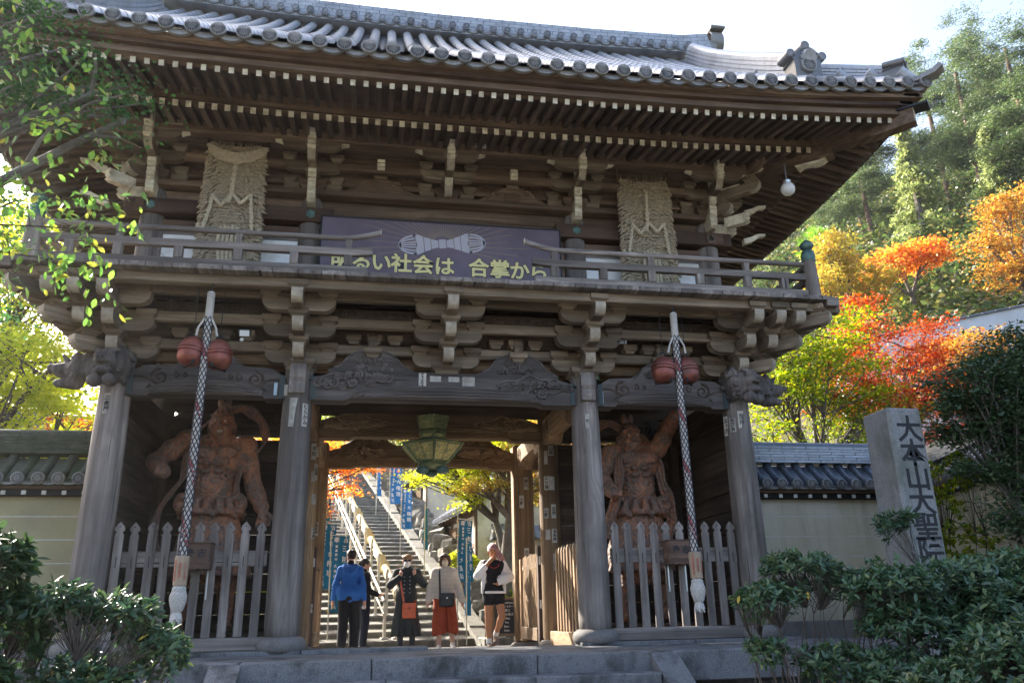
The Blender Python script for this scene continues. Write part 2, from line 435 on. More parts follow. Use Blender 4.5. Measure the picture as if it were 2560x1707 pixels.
def plaster():
    t = NT('ochre_plaster'); v = t.coord('Object'); n = t.noise(v, 1.3, 6, .65); f = t.noise(v, 40, 4)
    c = t.mix(t.ramp(n, [(.3, 0), (.75, 1)]), (.48, .41, .27), (.64, .59, .47)); sv = t.noise(t.coord('Object', (7, 7, .45)), 1.0, 5, .65); c = t.mix(t.ramp(sv, [(.50, 0), (.70, .55)]), c, (.36, .31, .21)); lw = t.n('SeparateXYZ'); t.set(lw.inputs[0], v); c = t.mix(t.math('MULTIPLY', t.ramp(lw.outputs[2], [(.2, 1), (.6, 0)]), t.ramp(n, [(.35, 0), (.6, .7)])), c, (.22, .20, .15)); t.bump(f, .12, .003)
    return t.fin(c, .85, spec=.2)
PLASTER = plaster()
PLASTER_L = plain('shade_toned_ochre_plaster', (.40, .345, .20), .88, var=.16, scale=1.6, spec=.15, dirt=(.30, .27, .17))  # same ochre plaster, darkened to paint in tree shade on the left wall
TIPW = plain('pale_end_grain', (.36, .305, .23), .8, var=.3, scale=11, bump=.2, dirt=(.25, .2, .15))
WHITE = plain('white_paint', (.78, .77, .74), .6, var=.06, dirt=(.5, .46, .38))
CREAM = plain('cream_end_paint', (.66, .60, .45), .65, var=.2, scale=14, dirt=(.32, .25, .17))
PAPER = plain('pasted_paper', (.50, .46, .39), .8, var=.12, scale=20)
PAPER_OLD = plain('old_pasted_paper', (.40, .37, .32), .85, var=.2, scale=18, dirt=(.22, .19, .16))
INK = plain('black_ink', (.012, .012, .014), .6, var=.1)
REDINK = plain('red_ink', (.42, .10, .07), .7, var=.2)
VERD = plain('verdigris_bronze', (.11, .18, .155), .5, .5, var=.35, scale=20, dirt=(.05, .09, .08))
IRON = plain('dark_iron', (.04, .04, .042), .45, .7, var=.2)
STEEL = plain('steel', (.5, .5, .5), .3, .9, var=.1)
BLACKW = W3('black_painted_wood', (.045, .04, .036), (.02, .018, .016), ring=.1)
STRAW = None
def straw():
    t = NT('twisted_straw'); v = t.coord('Object', rnd=3.0); n = t.noise(v, 28, 5, .7); b = t.noise(v, 2.2, 4)
    c = t.mix(t.ramp(n, [(.3, 0), (.7, 1)]), (.20, .15, .09), (.50, .41, .28)); c = t.mix(t.ramp(b, [(.35, 0), (.7, .6)]), c, (.36, .31, .24))
    t.bump(n, .5, .01); return t.fin(c, .85, spec=.2)
STRAW = straw()
def statue_mat_old():
    t = NT('worn_vermilion_wood'); v = t.coord('Object'); n = t.noise(v, 3.0, 6, .65, .5); f = t.noise(v, 24, 5, .7); l = t.noise(t.coord('Object', (3, 3, .7)), 6, 5, .7, .4)
    c = t.mix(t.ramp(f, [(.3, 0), (.75, 1)]), (.27, .082, .032), (.50, .185, .085))
    c = t.mix(t.ramp(n, [(.44, 0), (.62, .88)]), c, (.13, .085, .06))
    c = t.mix(t.ramp(l, [(.55, 0), (.72, .7)]), c, (.20, .14, .10))
    c = t.mix(t.ramp(f, [(.62, 0), (.8, .5)]), c, (.42, .27, .19))
    t.bump(t.math('ADD', f, n), .3, .01); return t.fin(c, .6, spec=.35)
def statue_mat():
    t = NT('worn_vermilion_wood'); v = t.coord('Object'); n = t.noise(v, 2.6, 7, .68, .6); f = t.noise(v, 26, 6, .72); l = t.noise(t.coord('Object', (7, 7, 1.1)), 4, 6, .7, .5); g = t.n('NewGeometry')
    c = t.mix(t.ramp(f, [(.3, 0), (.75, 1)]), (.34, .115, .05), (.56, .23, .11))
    c = t.mix(t.math('MULTIPLY', t.ramp(n, [(.40, 0), (.60, 1)]), .8), c, (.20, .13, .095))
    c = t.mix(t.ramp(l, [(.52, 0), (.66, .8)]), c, (.28, .19, .145))
    c = t.mix(t.ramp(g.outputs['Pointiness'], [(.505, 0), (.56, .75)]), c, (.11, .085, .07))
    c = t.mix(t.ramp(g.outputs['Pointiness'], [(.43, .6), (.485, 0)]), c, (.33, .10, .04))
    c = t.mix(t.ramp(f, [(.66, 0), (.74, .55)]), c, (.40, .28, .21))
    va = t.n('VectorMath', operation='ADD'); t.set(va.inputs[0], v); nz = t.n('TexNoise'); nz.inputs['Scale'].default_value = 3.5; t.set(nz.inputs['Vector'], v); vs = t.n('VectorMath', operation='SCALE'); t.set(vs.inputs[0], nz.outputs['Color']); vs.inputs['Scale'].default_value = .22; t.set(va.inputs[1], vs.outputs[0])
    vo = t.n('TexVoronoi', feature='DISTANCE_TO_EDGE'); t.set(vo.inputs['Vector'], va.outputs[0]); vo.inputs['Scale'].default_value = 8.5
    cell = t.ramp(vo.outputs[0], [(.03, 0), (.16, 1)]); msk = t.math('MULTIPLY', cell, t.math('MULTIPLY', t.ramp(n, [(.36, .15), (.56, 1)]), .85))
    dk = t.mix(t.ramp(f, [(.35, 0), (.7, 1)]), (.085, .065, .055), (.24, .16, .115)); c = t.mix(msk, c, dk)
    t.bump(t.math('ADD', t.math('ADD', f, n), t.math('ADD', t.math('MULTIPLY', l, 1.2), t.math('MULTIPLY', cell, .8))), .7, .022); return t.fin(c, .62, spec=.35)
STATUE = statue_mat()
def leaf(name, cols, trans=.5, rough=.5, spec=.3, glow=1.9):
    t = NT(name); g = t.n('NewGeometry'); oi = t.n('ObjectInfo')
    k = len(cols); c = t.ramp(g.outputs['Random Per Island'], [((i+.5)/k, cc) for i, cc in enumerate(cols)])
    big = t.noise(t.coord('Object', rnd=5.0), .55, 3, .6); hv = t.n('HueSaturation'); t.set(hv.inputs['Color'], c.outputs[0]); t.set(hv.inputs['Value'], t.ramp(big, [(.3, .7), (.7, 1.25)]))
    t.set(t.b.inputs['Base Color'], hv.outputs[0]); t.b.inputs['Roughness'].default_value = rough; t.b.inputs['Specular IOR Level'].default_value = spec
    tr = t.n('BsdfTranslucent'); mx = t.n('MixShader'); br = t.n('HueSaturation'); t.set(br.inputs['Color'], hv.outputs[0]); br.inputs['Value'].default_value = glow; br.inputs['Saturation'].default_value = 1.1
    t.set(tr.inputs[0], br.outputs[0]); mx.inputs[0].default_value = trans; t.set(mx.inputs[1], t.b.outputs[0]); t.set(mx.inputs[2], tr.outputs[0])
    t.set(t.out.inputs[0], mx.outputs[0]); return t.m
L_YG = leaf('yellow_green_maple_leaf', [(.30, .36, .04), (.44, .47, .06), (.52, .50, .08), (.38, .43, .05)], .6)
L_GREEN = leaf('green_maple_leaf', [(.085, .14, .015), (.14, .20, .02), (.22, .27, .03), (.30, .28, .03)], .5)
L_RED = leaf('red_maple_leaf', [(.40, .06, .025), (.48, .12, .05), (.32, .05, .03), (.48, .19, .07)], .45, glow=1.5)
L_ORANGE = leaf('orange_maple_leaf', [(.44, .19, .05), (.47, .28, .07), (.42, .33, .08), (.40, .15, .05)], .45, glow=1.4)
L_PINK = leaf('salmon_maple_leaf', [(.52, .16, .06), (.55, .25, .08), (.50, .33, .06), (.45, .10, .05)], .55)
L_GOLD = leaf('golden_maple_leaf', [(.38, .33, .07), (.43, .30, .07), (.33, .33, .07), (.42, .23, .06)], .45, glow=1.4)
L_PINE = leaf('pine_needle', [(.045, .08, .03), (.075, .115, .038), (.13, .16, .06), (.055, .09, .034)], .28)
L_CEDAR = leaf('cedar_spray', [(.20, .24, .09), (.25, .28, .10), (.15, .19, .07)], .35)
L_DARK = leaf('dark_evergreen_leaf', [(.032, .06, .026), (.05, .085, .035), (.07, .11, .042), (.024, .048, .022)], .25, .38, .4)
L_SHRUB = leaf('shrub_leaf', [(.04, .085, .045), (.055, .11, .055), (.08, .14, .065), (.03, .065, .036), (.10, .14, .05)], .25, .36, .45)
L_FG = leaf('overhanging_leaf', [(.07, .15, .035), (.10, .19, .045), (.14, .24, .05), (.26, .26, .05)], .45, .4, .4)
L_FGM = leaf('shaded_maple_leaf', [(.03, .07, .025), (.04, .09, .03), (.05, .11, .03)], .35, .45)  # fine-leaved maple, dark green of its own
BARK = plain('tree_bark', (.10, .085, .07), .9, var=.4, scale=9, bump=.8, dirt=(.17, .16, .14))
BARK_PINE = plain('pine_bark', (.16, .095, .065), .9, var=.4, scale=9, bump=.8, dirt=(.07, .05, .04))
TWIG = plain('thin_twig', (.06, .047, .037), .85, var=.3, scale=9)
# ------------------------------------------------------------------ ground platform in front of and under the gate
def struct(name, mb, mats, parent=None, smooth=False):
    o = mb.build(name, mats, parent, smooth)
    if parent is None: o['kind'] = 'structure'
    return o
rg = random.Random(5)
podium = struct('podium', MB().box((-6.2, -1.72, -1.3), (6.2, .32, -.012)), STONE)
b = MB(); b.box((-5.6, .32, -1.3), (5.6, 5.6, -.2)); passage_floor = struct('passage_floor', b, PAVE)
x = -6.2
while x < 6.2:                                            # edging slabs of the podium, one by one
    w = rg.uniform(1.25, 1.7)
    if x < -2.15 < x+w: w = -2.15-x
    if x < 2.02 < x+w: w = 2.02-x
    if x+w > 5.9: w = 6.2-x
    MB().box((x+.004, -1.93, -.31), (x+w-.004, -1.722, -.004+rg.uniform(-.004, .004)), .012).build('edging_stone', STONE, podium)
    x += w
for x0 in (-4.7, -3.2, -1.7, 1.7, 3.2):                    # thin granite strip under the columns
    MB().box((x0+.004, -.24, -.02), (x0+1.492, .26, .03), .008).build('plinth_stone', STONE, podium)
front_steps = struct('front_steps', MB().box((-2.15, -2.6, -1.3), (2.02, -1.935, -.62)), STONE)
for j in range(5):
    zt = -.19-.185*j; y1 = -1.94-.33*j
    xs = [-2.12, -.75+.2*(j % 2), .7-.15*(j % 2), 1.99]
    for a, c in zip(xs[:-1], xs[1:]):
        MB().box((a+.003, y1-.335, zt-.19), (c-.003, y1, zt), .014).build('step', STONE, front_steps)
for xa, xb in ((-2.42, -2.13), (2.0, 2.29)):               # sloping side stones
    MB().prism([(-1.935, -.02), (-3.55, -.95), (-3.55, -1.3), (-1.935, -1.3)], xa, xb, 'x').build('side_stone', STONE, front_steps)
# ------------------------------------------------------------------ the gate
GATE = thing('temple_gate', 'two-storey grey timber temple gate with tiled roof and deep bracketed eaves', 'temple gate')
CX = [-4.204, -1.95, 1.95, 4.204]; YM, YR = 2.42, 4.83
def part(mb, name, mat, smooth=False, parent=GATE, loc=None, rot=None, angle=40): return mb.build(name, mat, parent, smooth, loc, rot, angle)
def share(name, me, loc, parent=GATE, rot=None, scale=None): return lk(name, me, parent, loc, rot, scale)
colm = MB().lathe([(.185, .17), (.208, .19), (.212, .3), (.209, 1.2), (.198, 2.4), (.186, 3.2), (.184, 3.6)], 36).mesh('column', GREY['z'], True, 50)
colm2 = MB().lathe([(.15, -.02), (.172, .02), (.172, 1.5), (.165, 3.6)], 28).mesh('column', WARM['z'], True, 50)
colm3 = MB().lathe([(.15, -.02), (.172, .02), (.172, 1.5), (.165, 3.6)], 28).mesh('column', DARK['z'], True, 50)
stm = MB().lathe([(.25, -.0), (.285, .03), (.30, .085), (.285, .14), (.235, .178), (.2, .184)], 32).mesh('base_stone', BASE_ST, True, 60)
for i, x in enumerate(CX):
    share('column', colm, (x, 0, 0)); share('base_stone', stm, (x, 0, .0))
    share('column', colm2 if abs(x) < 3 else colm3, (x, YM, 0)); share('base_stone', stm, (x, YM, -.2), scale=(.85, .85, 1))
    part(MB().box((x-.195, YR-.16, -.12), (x+.195, YR+.16, 3.5), .03), 'rear_post', WARM['z']); share('base_stone', stm, (x, YR, -.3), scale=(.95, .95, 1))
# --- carving helpers
def spiral(mb, c, r, turns, y, tw, sgn=1, a0=0.0, n=26, depth=.6):
    P = []
    for i in range(n):
        t = i/(n-1); a = a0+sgn*turns*2*PI*t; q = r*(1-.86*t); P.append((c[0]+q*math.cos(a), y, c[1]+q*math.sin(a)))
    mb.tube(P, [tw*(1-.45*i/(n-1)) for i in range(n)], 5)
def cloud(mb, cx, cz, y, w, h, sgn, seed):
    r = random.Random(seed)
    for i in range(15):
        t = i/14; px = cx+sgn*w*(t-.5); hz = h*(.5-.42*abs(t-.35)/.65); pz = cz+r.uniform(-.5, .5)*hz*1.5
        spiral(mb, (px, pz), r.uniform(.04, .075), 1.4, y-.012, .023, r.choice((-1, 1)), r.uniform(0, 6), 16)
        for q in range(4): mb.ball((px+r.uniform(-.05, .05), y, pz+r.uniform(-.5, .5)*hz), (r.uniform(.02, .036), .045, r.uniform(.02, .032)), 6, 4)
    for s in (-1, 1):                                      # trailing tail of the cloud
        P = [(cx+sgn*w*(t-.5)*1.25, y, cz+s*h*.42*math.sin(PI*min(1, t*1.05))*(.8+.2*math.sin(t*19))+.02) for t in [i/22 for i in range(23)]]
        mb.tube(P, .015, 5)
def lintel(xa, xb, y, z0, z1, dep, mats, style, seed, parent=GATE):
    L = xb-xa; mb = MB(); poly = []
    n = 10; rise = .035
    poly += [(xa, z0), (xa+L*.13, z0)]
    poly += [(xa+L*.15, z0+rise)] + [(xb-L*.15, z0+rise), (xb-L*.13, z0), (xb, z0)]
    top = []
    for i in range(n+1):
        t = i/n; k = min(t, 1-t); top.append((xb-L*t, z1-.13*max(0, 1-k/.14)**2))
    poly += top
    mb.prism(poly, y-dep/2, y+dep/2, 'y'); o = part(mb, 'lintel', mats['x'], parent=parent)
    yf = y-dep/2
    # belly relief: a lens with ridges
    lw = L*.35; c = (xa+xb)/2; eb = MB()
    P = [(c-lw, z0+.03), (c+lw, z0+.03)] + [(c+lw*math.cos(a), z0+.045+.135*math.sin(a)**.8) for a in [PI*i/18 for i in range(1, 18)]]
    eb.prism(P, yf-.018, yf+.01, 'y')
    for k in range(4):
        sc = 1-.06*k; Q = [(c+lw*sc*math.cos(a)*.99, yf-.024-.012*k, z0+.03+(.165-.043*k)*math.sin(a)**.75) for a in [PI*i/24 for i in range(1, 24)]]
        eb.tube(Q, .024-.003*k, 6)
    part(eb, 'belly_relief', mats['x'], True, o)
    cv = MB()
    if style == 'cloud':
        for s in (-1, 1): cloud(cv, c+s*L*.345, (z0+z1)/2+.035, yf-.006, L*.25, .36, s, seed+s)
    else:
        for s in (-1, 1):
            e = c+s*L*.30; zc = (z0+z1)/2+.04
            spiral(cv, (e, zc), .115, 1.55, yf-.002, .021, -s, PI/2, 34)
            cv.tube([(e+s*(.02+t*L*.165), yf-.002, zc-.105-.0+.10*t+.05*math.sin(t*PI)) for t in [i/12 for i in range(13)]], .014, 5)
            for q, rr in ((.19, .05), (.30, .038)): spiral(cv, (e-s*q, zc+.03), rr, 1.1, yf-.002, .011, s, PI*.6, 20)
            cv.tube([(e+s*.10+s*.05*t, yf-.002, zc-.1-.06*t) for t in (0, .5, 1)], [.02, .014, .004], 5)
    part(cv, 'carving', DARK['x'] if style != 'cloud' else mats['x'], True, o)  # curls in darker wood, painting in the shade of carved grooves
    return o
for xa, xb, st in ((CX[0]+.15, CX[1]-.15, 'curl'), (CX[1]+.15, CX[2]-.15, 'cloud'), (CX[2]+.15, CX[3]-.15, 'curl')):
    lintel(xa, xb, 0, 3.085, 3.50, .27, LINT, st, 3)
    lintel(xa, xb, YM, 3.085, 3.50, .22, WARM if st == 'cloud' else DARK, st, 13)
    lintel(xa, xb, YR, 3.03, 3.46, .22, WARM, st, 23)
for x in (CX[1], CX[2]):                                   # tie beams running back through the passage, with curled ends
    for ya, yb in ((.16, YM-.15), (YM+.15, YR-.14)):
        mb = MB(); L = yb-ya
        mb.prism([(ya, 3.02), (ya+.35, 2.98), (ya+.5, 3.12), (yb-.5, 3.12), (yb-.35, 2.98), (yb, 3.02), (yb, 3.42), (ya, 3.42)], x-.12, x+.12, 'x')
        o = part(mb, 'tie_beam', WARM['y']); cv = MB()
        for s in (-1, 1):
            for e in (ya+.28, yb-.28):
                for k in range(3): cv.tube([(x+s*.122, e+.12*math.cos(a)*(1+.25*k)*(.8), 3.12+.05*k+.16*math.sin(a)) for a in [PI*i/10 for i in range(11)]], .012, 5)
        part(cv, 'carving', WARM['y'], True, o)
for x in (CX[0], CX[3]):
    for ya, yb in ((.16, YM-.15), (YM+.15, YR-.14)): part(MB().box((x-.1, ya, 3.05), (x+.1, yb, 3.4), .015), 'tie_beam', DARK['y'])
# metal straps where lintels meet the columns
for x in CX:
    for s in (-1, 1):
        if abs(x+s*.2) > 4.3: continue
        part(MB().box((x+s*.2-.032, -.152, 3.09), (x+s*.2+.032, -.136, 3.40), .004), 'metal_strap', plain('green_strap', (.035, .05, .048), .6) if x == CX[0] and s == 1 else bpy.data.materials['green_strap'])
# front noses on the inner columns
def nose(x):
    mb = MB(); pr = [(-.17, 3.13), (-.235, 3.15), (-.25, 3.22), (-.225, 3.30), (-.255, 3.36), (-.245, 3.47), (-.20, 3.56), (-.235, 3.62), (-.17, 3.66), (-.02, 3.66), (-.02, 3.13)]
    mb.prism(pr, x-.10, x+.10, 'x'); mb.box((x-.103, -.215, 3.40), (x+.103, -.05, 3.425)); part(mb, 'column_nose', GREY['z'], False)
for x in CX[1:3]: nose(x)
# --- ceiling of the lower storey and inner longitudinal beams
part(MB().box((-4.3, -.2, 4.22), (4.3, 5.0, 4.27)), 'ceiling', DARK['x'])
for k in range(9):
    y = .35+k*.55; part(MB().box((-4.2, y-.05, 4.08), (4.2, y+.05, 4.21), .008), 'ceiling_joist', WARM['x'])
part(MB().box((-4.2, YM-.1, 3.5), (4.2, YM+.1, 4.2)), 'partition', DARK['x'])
for yy in (3.62, 3.9):
    part(MB().box((-4.2, .14, yy), (4.2, .2, yy+.14), .008), 'inner_beam', WARM['x'])
# --- bracket sets ------------------------------------------------
TOPS = [3.88, 4.14, 4.40]; YK = [-.33, -.62, -.93]; AW = .14
def arm_poly(a, b, z0, z1):
    """arm from a to b with both bottom corners rounded (2-D, along first axis)"""
    h = z1-z0; P = []
    n = 6; r = min(.15, h*.95)
    for i in range(n+1):
        t = PI/2*i/n; P.append((b-r+r*math.sin(t), z0+h*.8-h*.8*math.cos(t)))
    P.append((b, z1)); P.append((a, z1))
    for i in range(n+1):
        t = PI/2*(1-i/n); P.append((a+r-r*math.sin(t), z0+h*.8-h*.8*math.cos(t)))
    return P
def fwd_poly(y0, tip, z0, z1):
    h = z1-z0; n = 7; P = [(y0, z0)]
    for i in range(n+1):
        t = PI/2*i/n; P.append((tip+.11-.11*math.sin(t), z0+h*.75-h*.75*math.cos(t)))
    P += [(tip, z1), (y0, z1)]
    return P
masu = MB().rings([(.15, .15, -.125), (.16, .16, -.105), (.19, .19, -.082), (.245, .235, -.07), (.245, .235, 0)]).mesh('bearing_block', BRACK['x'])
armx = MB().prism(arm_poly(-.46, .46, -.285, -.12), -AW/2, AW/2, 'y').mesh('bracket_arm', BRACK['x'])
def tipped(me):
    ym = min(v.co.y for v in me.vertices)
    for p in me.polygons:
        if abs(p.normal.x) < .5 and p.center.y < ym+.12 and abs(p.normal.z) < .999: p.material_index = 1
    return me
fw = []
for k in range(3):
    fw.append(tipped(MB().prism(fwd_poly(.1, YK[k]-.125, -.285, -.12), -AW/2, AW/2, 'x').mesh('bracket_arm', [BRACK['y'], TIPW])))
daito = MB().rings([(.30, .30, 3.48), (.32, .32, 3.52), (.42, .42, 3.565), (.42, .42, 3.63)]).mesh('bracket_set', BRACK['x'])
def bracket_set(x, corner=0):
    o = share('bracket_set', daito, (x, 0, 0))
    for k in range(3):
        zt = TOPS[k]; yp = 0 if k == 0 else YK[k-1]
        offs = [0] if not corner else [0]+[corner*(-YK[j]) for j in range(k)]
        for q in offs:
            share('bracket_arm', fw[k], (q, 0, zt), o); share('bearing_block', masu, (q, YK[k], zt), o)
        share('bracket_arm', armx, (0, yp, zt), o)
        for s in (-1, 1):
            if corner and s == corner and k > 0: continue
            share('bearing_block', masu, (s*.36, yp, zt), o)
        if corner:                                          # the same steps towards the side of the gate, and the diagonal arm
            for q in [0]+[YK[j] for j in range(k)]:
                share('bracket_arm', fw[k], (0, q, zt), o, (0, 0, PI/2*corner)); share('bearing_block', masu, (corner*-YK[k], q, zt), o)
            share('bracket_arm', fw[k], (0, 0, zt-.004), o, (0, 0, PI/4*corner), (1.15, 1.42, 1)); share('bearing_block', masu, (corner*-YK[k], YK[k], zt), o, (0, 0, PI/4))
    if corner:
        for yy in (1.2, 2.42): 
            for k in range(3): share('bracket_arm', fw[k], (0, yy, TOPS[k]), o, (0, 0, PI/2*corner)); share('bearing_block', masu, (corner*-YK[k], yy, TOPS[k]), o)
bracket_set(CX[1]); bracket_set(0); bracket_set(CX[2]); bracket_set(CX[0], -1); bracket_set(CX[3], 1)
# beams between the bracket sets
for nm, y, z0, z1, w in (('front_beam', -.93, 4.30, 4.425, .14), ('bracket_beam', -.60, 4.285, 4.40, .10), ('bracket_beam', -.31, 4.02, 4.15, .10), ('bracket_beam', .02, 3.755, 3.89, .10)):
    ex = 4.204-y+(.33 if nm == 'front_beam' else .05)
    part(MB().box((-ex, y-w/2, z0), (ex, y+w/2, z1), .012), nm, BRACK['x'])
    for s in (-1, 1): part(MB().box((s*(4.204-y)-w/2, y-.1 if nm == 'front_beam' else y, z0-.003), (s*(4.204-y)+w/2, 5.2, z1-.003), .012), nm, BRACK['y'])
part(MB().box((-5.05, -.88, 4.422), (5.05, -.1, 4.432)), 'bracket_soffit', DARK['x'])
part(MB().box((-4.3, .09, 3.9), (4.3, .12, 4.3)), 'wall_board', DARK['x'])
fr = MB()                                                   # carved frieze behind the second step
for i in range(64):
    x = -4.1+i*.13; spiral(fr, (x, 4.215+.012*math.sin(i*2.1)), .05, 1.3, -.335, .014, 1 if i % 2 else -1, i*1.3, 14)
part(fr, 'carved_frieze', DARK['x'], True); part(MB().box((-4.5, -.325, 4.15), (4.5, -.30, 4.285)), 'frieze_board', DARK['x'])
for i in range(30):                                         # small blocks between the beams
    x = -4.05+i*.279
    if min(abs(x-c) for c in (-4.204, -1.95, 0, 1.95, 4.204)) < .5: continue
    share('bearing_block', masu, (x, -.02, 4.015), scale=(.82, .82, 1.0))
# frog-leg struts on the lintels
def frogleg(x, y, z0, w, h, mats, seed, inner=True, parent=GATE):
    P = []
    n = 14
    for i in range(n+1):
        t = i/n; P.append((x+w*(t-.5), z0+h*(.12+.88*max(0, 1-(abs(2*t-1)*1.08)**2.2)) if .16 < t < .84 else z0+h*(.12+.35*math.sin(PI*(t if t < .5 else 1-t)/.16*.3))))
    P = [(x-w/2, z0)]+P+[(x+w/2, z0)]
    mb = MB().prism(P[::-1], y-.06, y+.02, 'y'); o = part(mb, 'frog_leg_strut', mats['x'], parent=parent)
    cv = MB(); r = random.Random(seed)
    if inner:
        for i in range(26):
            a = r.uniform(0, PI); q = r.uniform(.1, .9)**.6
            px, pz = x+w*.26*q*math.cos(a), z0+.05+h*.66*q*math.sin(a)
            if i % 3: cv.ball((px, y-.065, pz), (r.uniform(.02, .05), .03, r.uniform(.02, .04)), 7, 4)
            else: spiral(cv, (px, pz), r.uniform(.03, .06), 1.3, y-.075, .013, r.choice((-1, 1)), r.uniform(0, 6), 16)
    Q = [(p[0], y-.062, p[1]-.022) for p in P[2:-2]]; cv.tube(Q, .014, 5)
    part(cv, 'carving', mats['x'], True, o)
for x, sd in ((-1.0, 1), (1.0, 2)): frogleg(x, -.02, 3.47, 1.15, .36, LINT, sd)
for x, sd in ((-3.08, 3), (3.08, 4)): frogleg(x, -.02, 3.47, .95, .30, LINT, sd)
for x, sd in ((-1.0, 5), (1.0, 6)): frogleg(x, YR, 3.42, 1.1, .25, WARM, sd)
for x in (-1.0, 1.0, -3.08, 3.08):                          # little pale noses above the struts
    part(MB().prism([(-.06, 3.80), (-.15, 3.82), (-.17, 3.88), (-.14, 3.93), (-.17, 3.97), (-.13, 4.03), (0, 4.03), (0, 3.80)], x-.06, x+.06, 'x'), 'strut_nose', BRACK['z'])
    share('bearing_block', masu, (x, -.05, 3.82))
# carved beasts on the corner columns
def beast(x, sgn, ry, seed):
    f = SDF((-.36, -.40, -.34), (.36, .34, .34), .0095); r = random.Random(seed)
    f.ell((0, .04, .02), (.2, .24, .22), 0)
    f.ell((0, -.19, .02), (.13, .13, .10), .05).ell((0, -.27, .06), (.075, .06, .05), .03)
    f.cap((-.09, -.27, -.04), (.09, -.27, -.04), .028, k=.02, sub=True); f.cap((-.07, -.31, -.035), (.07, -.31, -.035), .02, k=.01, sub=True)
    f.ell((0, -.2, -.11), (.10, .12, .05), .03)
    for s in (-1, 1):
        f.ell((s*.085, -.22, .10), (.05, .05, .04), .015); f.ell((s*.085, -.265, .10), (.022, .02, .02), .004)
        f.cap((s*.03, -.25, .145), (s*.15, -.17, .17), .03, .02, .02); f.ell((s*.03, -.335, .05), (.022, .02, .02), .015)
        f.cap((s*.17, -.02, .17), (s*.24, .04, .10), .05, .03, .03)
        f.ell((s*.1, -.2, -.23), (.085, .10, .08), .03)
    for i in range(80):
        a = r.uniform(0, 2*PI); b = r.uniform(-1.2, 1.5); rr = .215
        px, py, pz = rr*math.cos(a)*math.cos(b), .05+.24*math.sin(a)*math.cos(b), .02+.25*math.sin(b)
        if py < -.10 and abs(px) < .14: continue
        q = r.uniform(.022, .042); f.ell((px, py, pz), (q, q, q), .004); f.ell((px*1.09, py-.022, pz*1.09), (q*.4, q*.5, q*.4), .005, True)
    return f
fb = beast(0, 1, 0, 7); Vb, Fb = fb.mesh(); beast_me = np_mesh('carved_beast', Vb, Fb, LINT['z'], True)
fb2 = SDF((-.42, -.3, -.3), (.75, .3, .3), .010)
fb2.ell((0, 0, .02), (.26, .18, .2), 0).chain([(.1, 0, .03), (.3, 0, .0), (.5, 0, -.0), (.62, 0, .03)], [.17, .13, .085, .05], .04)
fb2.cap((.3, 0, -.16), (.52, 0, -.17), .09, .05, .03).cap((.3, -.3, -.07), (.62, -.3, -.06), .03, k=.02, sub=True)
_r = random.Random(4)
for i in range(24): fb2.chain([(.05+_r.uniform(0, .3), -.16, _r.uniform(-.15, .2)), (.0+_r.uniform(0, .3), -.17, _r.uniform(-.1, .2)), (_r.uniform(-.2, .2), -.1, _r.uniform(-.1, .25))], [.025, .03, .02], .01)
fb2.cap((.42, 0, .1), (.5, 0, .2), .05, .015, .02).cap((.22, 0, .16), (.27, 0, .27), .05, .015, .02)
Vc, Fc = fb2.mesh(); dragon_me = np_mesh('carved_beast', Vc, Fc, LINT['z'], True)
share('carved_beast', beast_me, (CX[0], -.22, 3.42), rot=(0, 0, -.25)); share('carved_beast', beast_me, (CX[3], -.22, 3.42), rot=(0, 0, .55))
share('carved_beast', dragon_me, (CX[3]+.18, 0, 3.42), rot=(0, 0, 0)); share('carved_beast', dragon_me, (CX[0]-.18, 0, 3.42), rot=(0, 0, PI), scale=(1, -1, 1))
# --- walls of the statue rooms: boards set one above the other
for s in (-1, 1):
    z = -.15; k = 0
    while z < 3.05:
        h = rg.uniform(.24, .34)
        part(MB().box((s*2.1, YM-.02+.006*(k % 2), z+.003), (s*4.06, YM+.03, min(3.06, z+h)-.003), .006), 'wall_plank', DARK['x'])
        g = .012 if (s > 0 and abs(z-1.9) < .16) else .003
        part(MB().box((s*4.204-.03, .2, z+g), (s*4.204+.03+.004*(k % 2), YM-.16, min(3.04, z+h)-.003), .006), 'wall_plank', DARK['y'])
        z += h; k += 1
    part(MB().box((s*3.15-.85, .42, -.2), (s*3.15+.85, 2.2, .22), .02), 'pedestal', DARK['x'])
    part(MB().box((s*2.15, -.10, .03), (s*4.0, .10, .185), .012), 'ground_sill', GREY['x'])
    part(MB().box((s*1.95-.1, .2, -.15), (s*1.95+.1, YM-.16, .12), .012), 'ground_sill', WARM['y'])
